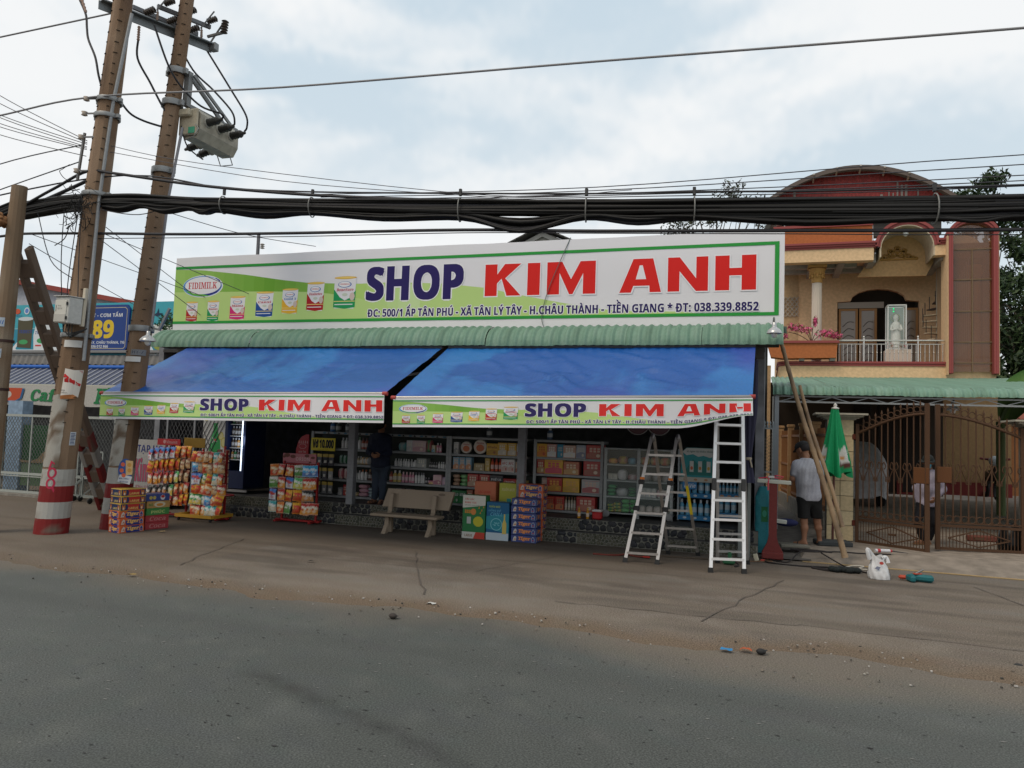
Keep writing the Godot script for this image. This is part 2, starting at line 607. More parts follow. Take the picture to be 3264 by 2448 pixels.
	dv.tri(V(.45, -.01, .02), V(.62, .12, -.75), V(.45, -.01, -.9))
	var d2 := struct("driveway", dv, vc(.95, 0, "blotch", .5, .25, .08))
	var yl := Geo.new(L(0.558, 0.39, 0.186))
	yl.prism(P([.5, -.03, 14, -.46, 14, -.42, .5, .02]), V(0, .010, 0), Vector3.RIGHT, Vector3.FORWARD, .008)
	obj("kerb_strip", yl, vc(.95, 0, "grain", 2.0), d2)
	var al := Geo.new(L(0.144, 0.128, 0.111))
	al.quad(V(-.12, .02, .0), V(.62, .02, 0), V(.62, .10, -9), V(-.12, .10, -9))
	struct("alley_path", al, vc(.9, 0, "blotch", .6))

func build_shop() -> void:
	var t := thing("shop_building", "low shop building with open dark front under green roof edge and blue awnings", "shop", V(-5, 0, -2.5))
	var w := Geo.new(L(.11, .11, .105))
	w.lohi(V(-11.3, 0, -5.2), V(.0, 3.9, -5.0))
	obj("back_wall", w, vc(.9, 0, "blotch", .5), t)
	for x in [-11.3, -.16]:
		var s := Geo.new(L(.22, .23, .25))
		s.lohi(V(x, 0, -5.0), V(x + .12, 3.3, -.32))
		obj("side_wall", s, vc(.9, 0, "blotch", .5), t)
	var rf_ := Geo.new(L(.12, .17, .14))
	rf_.prism(P([.30, 3.30, -5.4, 4.05, -5.4, 3.95, .30, 3.20]), V(-10.6, 0, 0), Vector3.BACK, Vector3.UP, 10.85)
	obj("roof", rf_, vc(.7, 0, "soft", .5), t)
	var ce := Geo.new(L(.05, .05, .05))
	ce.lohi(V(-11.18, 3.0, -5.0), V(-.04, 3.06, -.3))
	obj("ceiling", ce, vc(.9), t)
	var bm := Geo.new(L(.10, .095, .09))
	bm.lohi(V(-10.4, 2.86, .05), V(-.05, 3.02, .2))
	obj("front_beam", bm, vc(.6), t)
	# plinth with a low front step
	var fl := Geo.new(L(.085, .08, .075))
	fl.lohi(V(-9.7, 0, -5.0), V(-.1, .36, -.17))
	fl.lohi(V(-9.7, 0, -.17), V(-.1, .175, -.012))
	obj("floor", fl, vc(.55, 0, "blotch", .8), t)
	stones(t)
	var pm := vc(.55, .1, "soft", 1.2)
	for x in [-6.72, -3.72]:
		var pg := Geo.new(L(.21, .215, .225))
		pg.cbox(V(x, 1.68, .03 if x < -5 else -.1), V(.125, 2.64, .125), .008)
		obj("post", pg, pm, t)
	for q in [[-.33, .06, .09], [-.23, .0, .05]]:
		var pg := Geo.new(L(.20, .215, .20))
		pg.cbox(V(q[0], 1.5, q[1]), V(q[2], 3.0, .07), .006)
		obj("post", pg, pm, t)

func stones(t: Node3D) -> void:       # cobbles set in mortar on the two risers
	var base := Geo.new(L(.17, .165, .145))
	base.lohi(V(-9.70, 0, -.012), V(-.1, .168, 0))
	base.lohi(V(-9.70, .18, -.17), V(-.1, .352, -.158))
	obj("mortar", base, vc(.95), t)
	var cut := []
	var m := vc(.55, 0, "grain", 3.0)
	var made := []
	var rest := Geo.new()
	for row in 2:
		var y0 := .004 if row == 0 else .184
		var z := .0 if row == 0 else -.158
		var x := -9.68
		while x < -.14:
			var big := rng.randf() < .42
			var wide := rf(.3, .55)
			var x1 := minf(x + wide, -.12)
			var seeds := []
			var sp := .105 if big else .052
			var yy := sp * .5
			var odd := 0
			while yy < .165:
				var xx := x + sp * .5 * (1 + odd % 2)
				while xx < x1:
					seeds.append(Vector2(xx + rf(-.25, .25) * sp, yy + rf(-.22, .22) * sp))
					xx += sp
				yy += sp * .88
				odd += 1
			for s in seeds:
				var cell := PackedVector2Array([Vector2(x, 0), Vector2(x1, 0), Vector2(x1, .164), Vector2(x, .164)])
				for o in seeds:
					if o == s or s.distance_to(o) > sp * 2.6: continue
					var mid: Vector2 = (s + o) * .5
					var dir: Vector2 = (o - s).normalized()
					var side := Vector2(-dir.y, dir.x)
					var half := PackedVector2Array([mid + side * 2, mid - side * 2, mid - side * 2 - dir * 4, mid + side * 2 - dir * 4])
					var r := Geometry2D.intersect_polygons(cell, half)
					if r.is_empty(): break
					cell = r[0]
				var sh := Geometry2D.offset_polygon(cell, -(.008 if big else .005), Geometry2D.JOIN_ROUND)
				if sh.is_empty(): continue
				var q: PackedVector2Array = sh[0]
				var ctr := Vector2.ZERO
				for p in q: ctr += p / q.size()
				var few := PackedVector2Array()
				for k in 9:
					var a := TAU * k / 9.0
					var dir := Vector2(cos(a), sin(a))
					var best := 0.0
					for p in q: best = maxf(best, (p - ctr).dot(dir))
					few.append(ctr + dir * best * (.92 if k % 2 else .97))
				var kcol: Color
				if big: kcol = pick([L(.035, .037, .045), L(.05, .05, .055), L(.028, .03, .034), L(.07, .068, .066)])
				else: kcol = pick([L(.10, .10, .065), L(.13, .125, .085), L(.075, .08, .055), L(.15, .145, .11)])
				made.append([few, ctr, y0, z, kcol, big])
			x = x1 + .006
	made.sort_custom(func(a, b): return a[5] and not b[5])
	for i in made.size():
		var s = made[i]
		var g: Geo = Geo.new() if i < 290 else rest
		g.col = s[4]
		var top := V(s[1].x, s[2] + s[1].y, s[3] + (.020 if s[5] else .013))
		var k: int = s[0].size()
		for j in k:
			var p: Vector2 = s[0][j]
			var q: Vector2 = s[0][(j + 1) % k]
			var pm: Vector2 = s[1].lerp(p, .72)
			var qm: Vector2 = s[1].lerp(q, .72)
			var dz: float = .015 if s[5] else .010
			g.quad(V(p.x, s[2] + p.y, s[3]), V(q.x, s[2] + q.y, s[3]), V(qm.x, s[2] + qm.y, s[3] + dz), V(pm.x, s[2] + pm.y, s[3] + dz))
			g.tri(V(pm.x, s[2] + pm.y, s[3] + dz), V(qm.x, s[2] + qm.y, s[3] + dz), top)
		if i < 290: obj("stone", g, m, t)
	if rest.v.size(): obj("pebbles", rest, m, t).set_meta("kind", "stuff")

# ---- the printed shop banner, drawn once in metres of the large sign: 10.65 wide, 1.39 high
func can_picture(p: Print, x0: float, y0: float, x1: float, y1: float, k: Color, words: String, ink: Color) -> void:
	var w := x1 - x0
	var h := y1 - y0
	p.nums([x0 + w * .04, y0, x1 - w * .1, y0 - h * .02, x1 - w * .08, y0 + h * .2, x1 - w * .02, y1 - h * .06, x0 + w * .03, y1 - h * .06, x0, y0 + h * .2], L(.72, .72, .74))
	p.nums([x0 + w * .0, y0 + h * .03, x0 + w * .5, y0 - h * .02, x1 - w * .05, y0 + h * .02, x1 - w * .03, y0 + h * .55, x0 + w * .72, y0 + h * .32, x0 + w * .5, y0 + h * .24, x0 + w * .28, y0 + h * .34, x0 + w * .01, y0 + h * .6], k)
	p.rect(x0 + w * .02, y0 + h * .2, x1 - w * .06, y0 + h * .225, L(.75, .6, .2))
	p.rect(x0 + w * .06, y0 + h * .1, x1 - w * .15, y0 + h * .13, L(.7, .7, .7))
	p.oval(x0 + w * .5, y1 - h * .05, w * .5, h * .045, L(.62, .38, .05), 14)
	p.oval(x0 + w * .5, y1 - h * .045, w * .44, h * .025, L(.8, .58, .16), 14)
	p.oval(x0 + w * .48, y0 + h * .74, w * .3, h * .1, L(.06, .16, .42), 16)
	p.oval(x0 + w * .47, y0 + h * .745, w * .26, h * .085, L(.78, .79, .8), 16)
	write(p, "FIDIMILK", x0 + w * .25, y0 + h * .725, x0 + w * .7, y0 + h * .77, L(.5, .02, .03), "R", 0, null, 0, 0, 8)
	write(p, words, x0 + w * .12, y0 + h * .53, x0 + w * .86, y0 + h * .62, ink, "R", 0, null, 0, .2, 6)
	p.oval(x0 + w * .5, y0 + h * .42, w * .13, h * .05, L(.55, .6, .5), 8)
	p.oval(x0 + w * .82, y0 + h * .36, w * .12, h * .13, L(.6, .5, .45), 8)

func banner(p: Print, right_edge := true) -> void:
	var green := L(.035, .30, .055)
	var lime := L(.47, .65, .23)
	# green sweep under the cans
	var top := [0, 1.17, .55, 1.15, 1.55, 1.03, 2.33, .91, 2.82, .85, 3.35, .82, 3.9, .80]
	var cut := [0, .75, .9, .735, 1.88, .72, 2.8, .69, 3.36, .64, 3.9, .545]
	var at := func(a: Array, x: float) -> float:
		for i in range(0, a.size() - 2, 2):
			if x <= a[i + 2]: return lerpf(a[i + 1], a[i + 3], (x - a[i]) / (a[i + 2] - a[i]))
		return a[-1]
	p.nums([0, .2, 9.5, .2, 9.2, .235, 8.3, .26, 7.84, .32, 7.27, .43, 6.63, .56, 6.14, .67, 5.4, .76, 4.5, .81, 3.82, .8, 3.35, .72, 2.8, .72, 0, .8], lime)
	p.lay += .0
	for i in 18:
		var x0 := i * .217
		var x1 := x0 + .2175
		var k := L(.15, .36, .04).lerp(L(.34, .56, .14), clampf(absf(i - 9) / 10.0, 0, 1))
		p.nums([x0, at.call(cut, x0), x1, at.call(cut, x1), x1, at.call(top, x1), x0, at.call(top, x0)], k, .0002 if i == 0 else 0.0)
	for i in 14:
		var x0 := 3.8 + i * .2
		p.nums([x0, .57 - .0625 * i * .9, x0 + .2, .57 - .0625 * (i + 1) * .9 if i < 6 else .2, x0 + .2, .80 - .002 * i * i, x0, .80 - .002 * (i - 1) * (i - 1)], L(.42, .62, .17).lerp(L(.58, .72, .42), clampf(i / 7.0, 0, 1)), .0002 if i == 0 else 0.0) if i < 6 else null
	var wid := 10.58 if right_edge else 10.31
	p.rect(0, 1.175, wid, 1.222, green)
	p.rect(0, .16, wid, .207, green, 0)
	if right_edge: p.rect(10.52, .207, 10.58, 1.175, green, 0)
	var base := p.lay
	# maker's oval
	p.oval(.63, .845, .445, .205, L(.74, .76, .78), 32)
	p.oval(.62, .845, .43, .19, L(.1, .3, .6), 32)
	p.nums([.55, .67, .75, .66, .95, .72, 1.04, .83, 1.0, .95, .9, 1.0, .96, .86, .84, .74], L(.02, .04, .25))
	p.nums([.25, .76, .42, .68, .62, .655, .8, .67, .64, .70, .5, .74, .36, .76], L(.12, .42, .06))
	p.oval(.63, .86, .395, .16, L(.76, .77, .80), 32)
	p.oval(.60, .80, .30, .10, L(.76, .77, .80), 24)
	write(p, "FIDIMILK", .31, .80, .94, .92, L(.5, .02, .04), "R")
	var cans := [[.29, .21, .55, .57, 0, "Diabetes"], [.76, .21, 1.02, .58, 1, "BoneSure"], [1.25, .23, 1.58, .65, 2, "Mama"], [1.8, .27, 2.17, .72, 3, "Canxi"], [2.34, .32, 2.67, .76, 4, "Gold 3"], [2.84, .36, 3.19, .86, 0, "Diabetes"], [3.37, .39, 3.81, .94, 1, "BoneSure"]]
	var ks := [L(.42, .02, .03), L(.02, .30, .10), L(.6, .03, .18), L(.02, .08, .30), L(.75, .42, .04)]
	for q in cans:
		p.lay = base + .0004
		can_picture(p, q[0], q[1], q[2], q[3], ks[q[4]], q[5], L(.03, .15, .45) if q[4] == 4 else L(.5, .02, .05))
	p.lay = base + .0004
	var navy := L(.030, .022, .115)
	write(p, "SHOP", 3.99, .50, 5.76, 1.08, navy, "b", .018, L(.78, .78, .8), .022, 0, 1.5)
	p.lay = base + .0004
	var red := L(.66, .025, .022)
	var wht := L(.78, .78, .8)
	var b := .533
	for a in [
		[6.13, 0, 6.335, 0, 6.335, .20, 6.41, .275, 6.50, 0, 6.735, 0, 6.47, .28, 6.735, .51, 6.46, .51, 6.335, .345, 6.335, .51, 6.13, .51],
		[6.84, 0, 7.045, 0, 7.045, .51, 6.84, .51],
		[7.16, 0, 7.36, 0, 7.36, .335, 7.52, 0, 7.575, 0, 7.735, .32, 7.735, 0, 7.93, 0, 7.93, .51, 7.69, .51, 7.545, .235, 7.40, .51, 7.16, .51],
		[9.02, 0, 9.19, 0, 9.19, .30, 9.43, 0, 9.60, 0, 9.60, .51, 9.43, .51, 9.43, .19, 9.19, .51, 9.02, .51],
		[9.70, 0, 9.90, 0, 9.90, .215, 10.07, .215, 10.07, 0, 10.27, 0, 10.27, .51, 10.07, .51, 10.07, .325, 9.90, .325, 9.90, .51, 9.70, .51]]:
		var q := []
		for i in a.size(): q.append(a[i] + (b if i % 2 else 0.0))
		p.outlined(q, red, wht, .018)
		p.lay -= .0004
	p.lay += .0004
	# A: with its opening
	for k in 2:
		var e := .018 if k == 0 else 0.0
		var c := wht if k == 0 else red
		p.nums([8.30 - e, b - e, 8.475 + e, b - e, 8.51 + e, b + .10 - e, 8.75 - e, b + .10 - e, 8.755 - e, b - e, 8.925 + e, b - e, 8.80 + e, b + .51 + e, 8.505 - e, b + .51 + e], c)
	p.nums([8.545, b + .20, 8.70, b + .20, 8.645, b + .41, 8.60, b + .41], wht)
	p.lay = base + .0004
	write(p, "ĐC: 500/1 ẤP TÂN PHÚ - XÃ TÂN LÝ TÂY - H.CHÂU THÀNH - TIỀN GIANG * ĐT: 038.339.8852", 4.04, .225, 10.31, .43, navy, "b", .002, wht, .012, 0, 2)

func build_sign() -> void:
	var t := thing("shop_sign", "long white shop signboard with green border lettered in navy and red above the awnings", "shop sign", V(-5.1, 3.30, .24))
	var g := Geo.new(L(.72, .72, .745))
	var rows := []
	for i in 9:
		var r := PackedVector3Array()
		for j in 61:
			var x := -10.44 + 10.65 * j / 60.0
			var y := 3.30 + 1.39 * i / 8.0
			r.append(V(x, y + (.012 * nz(x, 3, .6) if i in [0, 8] else 0.0), .30 + .004 * nz(x, y, 1.2)))
		rows.append(r)
	g.grid(rows)
	g.lohi(V(-10.44, 3.31, .18), V(.21, 4.68, .292))
	obj("panel", g, vc(.45, 0, "", 1, 0, .5), t)
	var p := Print.new(plane(V(-10.44, 3.30, .3055), Vector3.RIGHT, Vector3.UP))
	banner(p)
	obj("printed_banner", p.g, vc(.5, 0, "", 1, 0, .25), t)
	for x in [-9.8, -7.4, -5.0, -2.6, -.4]:
		var s := Geo.new(L(.18, .18, .19))
		s.bar(V(x, 3.3, .12), V(x, 4.6, .12), .05)
		s.bar(V(x, 4.3, .12), V(x, 3.5, -1.3), .04)
		obj("back_strut", s, vc(.5, .6), t)
	var wg := Geo.new(L(.10, .13, .12))
	wg.tube(smooth([V(-2.92, 4.72, .30), V(-3.05, 4.4, .325), V(-3.25, 3.9, .325), V(-3.34, 3.5, .325), V(-3.28, 3.29, .34), V(-3.22, 3.285, .36)], 5), .006, 5)
	tag(obj("thin_wire", wg, vc(.6)), "thin dark wire hanging in a bow over the face of the big shop sign", "wire")

func rib_sheet(wide: float, ribs: int, prof: Array, seam := true, k := L(.16, .285, .21)) -> Geo:    # corrugated sheet that follows prof (z, y), ribs along it; x from 0
	var g := Geo.new(k)
	var per := wide / ribs
	var xs := [0.0, .12, .2, .3, .42, .5, .58, .7, .8, .88]
	var rows := []
	for i in prof.size():
		var q: Vector2 = prof[i]
		var d: Vector2 = ((prof[mini(i + 1, prof.size() - 1)] as Vector2) - prof[maxi(i - 1, 0)]).normalized()
		var nrm := Vector2(-d.y, d.x)
		if nrm.y < 0: nrm = -nrm
		var r := PackedVector3Array()
		for j in ribs * xs.size() + 1:
			var f: float = xs[j % xs.size()]
			var x: float = (j / xs.size() + f) * per
			var hgt := .030 * pow(clampf(1.0 - absf(f - .5) / .30, 0, 1), .55)
			if f < .2 or f > .8: hgt += .006 * (i % 2)
			r.append(V(x, q.y + nrm.y * hgt, q.x + nrm.x * hgt))
		rows.append(r)
	g.grid(rows)
	for i in g.v.size():
		var f := nz(g.v[i].x, g.v[i].y + g.v[i].z, 2.2)
		g.c[i] = k.lerp(L(.25, .35, .28) if f > 0 else L(.10, .17, .12), clampf(absf(f) * 1.1, 0, .6))
	return g

func lip_profile(z0: float, y0: float, z1: float, y1: float, k := 16) -> Array:
	var a := []
	for i in k + 1:
		var t := PI * .5 * i / k
		a.append(Vector2(lerpf(z0, z1, sin(t)), lerpf(y1, y0, cos(t))))
	return a

func build_roof_lip() -> void:
	var t := thing("roof_edge", "green corrugated roof edge that curves down between the big sign and the blue awnings", "roof edge", V(-5.1, 2.98, .5))
	var g := rib_sheet(1.08, 8, lip_profile(.31, 3.315, .74, 2.985))
	var low := g.mesh()
	for i in 10:
		var g2 := piece("roof_sheet", low, vc(.6, 0, "soft", 1.5), t, Transform3D(Basis(Vector3.BACK, rf(-.004, .004)), V(-10.56 + i * 1.075, rf(-.008, .008), (i % 2) * .006) - t.position))
	var e := Geo.new(L(.05, .05, .045))
	e.lohi(V(-10.45, 3.0, .30), V(.15, 3.06, .66))
	obj("edge_batten", e, vc(.8), t)

func build_awnings() -> void:
	awning("blue fabric awning over the snack racks with a printed valance, left of the two", V(-9.70, 2.97, .70), V(-4.84, 2.95, .70), V(-9.70, 2.075, 2.49), V(-4.84, 2.145, 2.52), 0.0, 3)
	awning("blue fabric awning above the two ladders whose valance corner curls up", V(-4.74, 2.95, .70), V(-.16, 2.96, .70), V(-4.74, 2.095, 2.46), V(-.17, 2.225, 1.82), .16, 11)

func awning(label: String, tl: Vector3, tr: Vector3, bl: Vector3, br: Vector3, curl: float, sd: int) -> void:
	var t := thing("awning", label, "awning", V((bl.x + br.x) / 2, 2.1, 1.6), "blue awnings on the shop front")
	var blue := L(.010, .095, .37)
	var rows := []
	for i in 41:
		var v := i / 40.0
		var r := PackedVector3Array()
		for j in 81:
			var u := j / 80.0
			var p := tl.lerp(tr, u).lerp(bl.lerp(br, u), v)
			var edge := sin(PI * u) * sin(PI * v)
			var x := p.x + sd
			var wr := .050 * nz(x * 1.1 - p.z * 1.5, p.z * .25 + x * .2, .9) + .045 * (1 - minf(1, absf(nz(x * .35 + p.z * .6, p.z * 1.5 - x * .7, .8)) * 6.0)) + .018 * (1 - minf(1, absf(nz(x * .5 - p.z, p.z * .9 + x * .5, 1.7)) * 5.0))
			p.y += wr * (.2 + .8 * edge) - .09 * edge - .012 * absf(sin(u * 5 * PI)) * v
			r.append(p)
		rows.append(r)
	var flipped := []
	for r in rows: flipped.append(r)
	flipped.reverse()
	var g := Geo.new(blue)
	g.grid(flipped)
	for i in g.v.size():
		var f := nz(g.v[i].x * .8 + sd, g.v[i].z * 1.3, .5) + .35 * nz(g.v[i].x * 4 + sd, g.v[i].z * .35, .8)
		g.c[i] = blue.lerp(L(.028, .20, .52), clampf(f * 2.2, 0, .7)).lerp(L(.05, .075, .40), clampf(nz(g.v[i].x + 20, g.v[i].z, .35) * 2 - .2, 0, .6))
	var m := vc(.42, 0, "soft", 2.5, .25, .5)
	m = m.duplicate()
	m.backlight_enabled = true
	m.backlight = Color(.05, .12, .25)
	obj("canopy", g, m, t)
	var steel := vc(.35, .8)
	var bg := Geo.new(L(.35, .34, .33))
	bg.tube([bl + V(-.03, -.005, 0), br + V(.03, -.005, 0)], .022, 8)
	obj("front_bar", bg, steel, t)
	var rg := Geo.new(L(.12, .12, .13))
	rg.tube([tl + V(0, .03, -.04), tr + V(0, .03, -.04)], .035, 8)
	obj("roller", rg, vc(.5, .3), t)
	for e in [bl, br]:
		var cg := Geo.new(L(.35, .05, .04))
		cg.tube([e + V(-.035, -.005, 0), e + V(.035, -.005, 0)], .028, 8)
		obj("end_cap", cg, vc(.5), t)
	for s in [.07, .93]:
		var top := tl.lerp(tr, s)
		var bot := bl.lerp(br, s)
		var ag := Geo.new(L(.30, .30, .30))
		var el := V(top.x + (.5 if s < .5 else -.5), 2.35, 1.5)
		ag.bar(V(top.x, 2.6, .5), el, .035)
		ag.bar(el, bot - V(0, .03, 0), .03)
		obj("folding_arm", ag, steel, t)
	# valance
	var w := br.distance_to(bl)
	var ex := (br - bl) / w
	var en := ex.cross(Vector3.UP).normalized()
	var hv := .385
	var fn := func(u: float, v: float, h: float) -> Vector3:
		var d := (hv - v) / hv
		var c := curl * smoothstep(.80, 1.0, u / w) * d * d
		var wave := .020 * d * sin(u * 3.1 + sd) + .005 * d * sin(u * 7.7 + sd * 2) + .05 * d * smoothstep(.9, 1, u / w) * signf(curl)
		return bl + ex * u + V(0, v - hv - .012 + c, 0) + en * (h + wave + .02)
	var vr := []
	for i in 9:
		var r := PackedVector3Array()
		for j in 121: r.append(fn.call(w * j / 120.0, hv * i / 8.0, 0))
		vr.append(r)
	var vg := Geo.new(L(.70, .70, .725))
	vg.grid(vr)
	var vm := vc(.5, 0, "", 1, 0, .4).duplicate()
	vm.backlight_enabled = true
	vm.backlight = Color(.2, .2, .2)
	obj("valance", vg, vm, t)
	var sx := w / 10.32
	var p := Print.new(func(u, v, h): return fn.call(u * sx, (v - .18) * .302 + .042, h * 2.6 + .003), .12)
	banner(p, false)
	obj("printed_valance", p.g, vc(.5, 0, "", 1, 0, .4), t)

# ---------------------------------------------------------------- poles, wires and what hangs on them
func octo(g: Geo, pts: Array, rad: Array, sides := 8) -> void:     # flat-sided tapered post
	var rings := []
	for i in pts.size():
		var r := []
		for k in sides:
			var a := TAU * (k + .5) / sides
			r.append(pts[i] + V(cos(a), 0, -sin(a)) * rad[i])
		rings.append(r)
	for i in pts.size() - 1:
		for k in sides:
			var j := (k + 1) % sides
			g.quad(rings[i][k], rings[i][j], rings[i + 1][j], rings[i + 1][k])
	for k in sides: g.tri(pts[-1], rings[-1][k], rings[-1][(k + 1) % sides])

func paint_worn(g: Geo, k: Color, under: Color, amount: float, s := 3.0) -> void:
	for i in g.v.size():
		var f := nz(g.v[i].x * 1.3 + g.v[i].z, g.v[i].y, s)
		g.c[i] = k.lerp(under, clampf(f * 3.0 + amount, 0, 1))

func along(a: Vector3, b: Vector3, y: float) -> Vector3:
	return a.lerp(b, (y - a.y) / (b.y - a.y))

func concrete_pole(label: String, a: Vector3, b: Vector3, ra: float, rb: float, bands: Array, white_top: float) -> Node3D:
	var t := thing("utility_pole", label, "utility pole", a, "concrete poles on the forecourt")
	var dirt := L(.30, .19, .115)
	var g := Geo.new(dirt)
	var pts := []
	var rr := []
	for i in 33:
		var f := i / 32.0
		pts.append(a.lerp(b, f)); rr.append(lerpf(ra, rb, f))
	octo(g, pts, rr, 10)
	for i in g.v.size():
		var f := nz(g.v[i].x * 2, g.v[i].y * .35, 1.3)
		g.c[i] = dirt.lerp(L(.40, .28, .19), clampf(f * 2 + .2, 0, 1)).lerp(L(.17, .11, .075), clampf(-f * 2, 0, .8))
	obj("shaft", g, vc(.92, 0, "grain", 2.2, .5), t)
	var h := Geo.new(L(.02, .017, .014))
	var y := 1.6
	while y < b.y - .3:
		var c := along(a, b, y)
		var r := lerpf(ra, rb, (y - a.y) / (b.y - a.y))
		for s in [-.55, .75]:
			var d := V(sin(s), 0, cos(s))
			h.box(c + d * (r - .004) + V(0, rf(-.01, .01), 0), V(rf(.035, .06), .010, .02), Basis(Vector3.UP, s) * Basis(Vector3.BACK, rf(-.2, .2)))
		y += .16
	obj("step_slots", h, vc(.95), t)
	var y0 := 0.0
	for q in bands:
		var bg := Geo.new(Color.WHITE)
		var bp := []
		var br := []
		for i in 5:
			var yy: float = lerpf(y0, q[0], i / 4.0)
			bp.append(along(a, b, yy + a.y)); br.append(lerpf(ra, rb, yy / (b.y - a.y)) + .005)
		octo(bg, bp, br, 20)
		var k: Color = L(.28, .022, .022) if q[1] == "red" else L(.55, .54, .50)
		paint_worn(bg, k, L(.22, .17, .13), -.95, 4.0)
		obj("%s_band" % q[1], bg, vc(.7, 0, "grain", 3.0, .3), t)
		y0 = q[0]
	# patches of old whitewash on the side that faces the road
	var pat := Geo.new(Color.WHITE)
	var pp := []
	for i in 15:
		var row := PackedVector3Array()
		var yy: float = lerpf(y0 + .03, white_top, i / 14.0)
		for j in 7:
			var s := -.75 + 1.5 * j / 6.0 + rf(-.03, .03)
			var c := along(a, b, yy + a.y)
			row.append(c + V(sin(s), 0, cos(s)) * (lerpf(ra, rb, yy / (b.y - a.y)) + .004) + V(0, rf(-.01, .01), 0))
		pp.append(row)
	pat.grid(pp)
	paint_worn(pat, L(.50, .48, .43), L(.2, .145, .1), -.15, 3.0)
	obj("whitewash", pat, vc(.85, 0, "grain", 3.0), t)
	return t

func collar(t: Node3D, c: Vector3, r: float, hgt := .09, called := "clamp") -> void:
	var g := Geo.new(L(.26, .27, .27))
	g.lathe([Vector2(r + .004, -hgt / 2), Vector2(r + .022, -hgt / 2), Vector2(r + .022, hgt / 2), Vector2(r + .004, hgt / 2)], 14, c)
	for s in [-1.0, 1.0]: g.cbox(c + V(s * (r + .035), 0, 0), V(.07, hgt, .06), .006)
	obj(called, g, vc(.5, .6), t)

func wire(label: String, pts: Array, r := .006, group := "", k := L(.025, .025, .028), curve := 6) -> void:
	var g := Geo.new(k)
	g.tube(smooth(pts, curve), r, 5, false)
	tag(obj("overhead_wire", g, vc(.5)), label, "wire", group)

func insulator(t: Node3D, at: Vector3, dir: Vector3, ln := .17, r := .045) -> void:
	var g := Geo.new(L(.045, .032, .026))
	var prof := []
	var k := 5
	for i in k:
		prof.append(Vector2(r * .45, ln * i / k)); prof.append(Vector2(r, ln * (i + .35) / k)); prof.append(Vector2(r * .95, ln * (i + .55) / k))
	prof.append(Vector2(r * .4, ln))
	prof.append(Vector2(.001, ln))
	var y := dir.normalized()
	var x := y.cross(Vector3.UP if absf(y.y) < .9 else Vector3.RIGHT).normalized()
	g.lathe(prof, 10, at, Basis(x, y, x.cross(y)))
	obj("insulator", g, vc(.25), t)

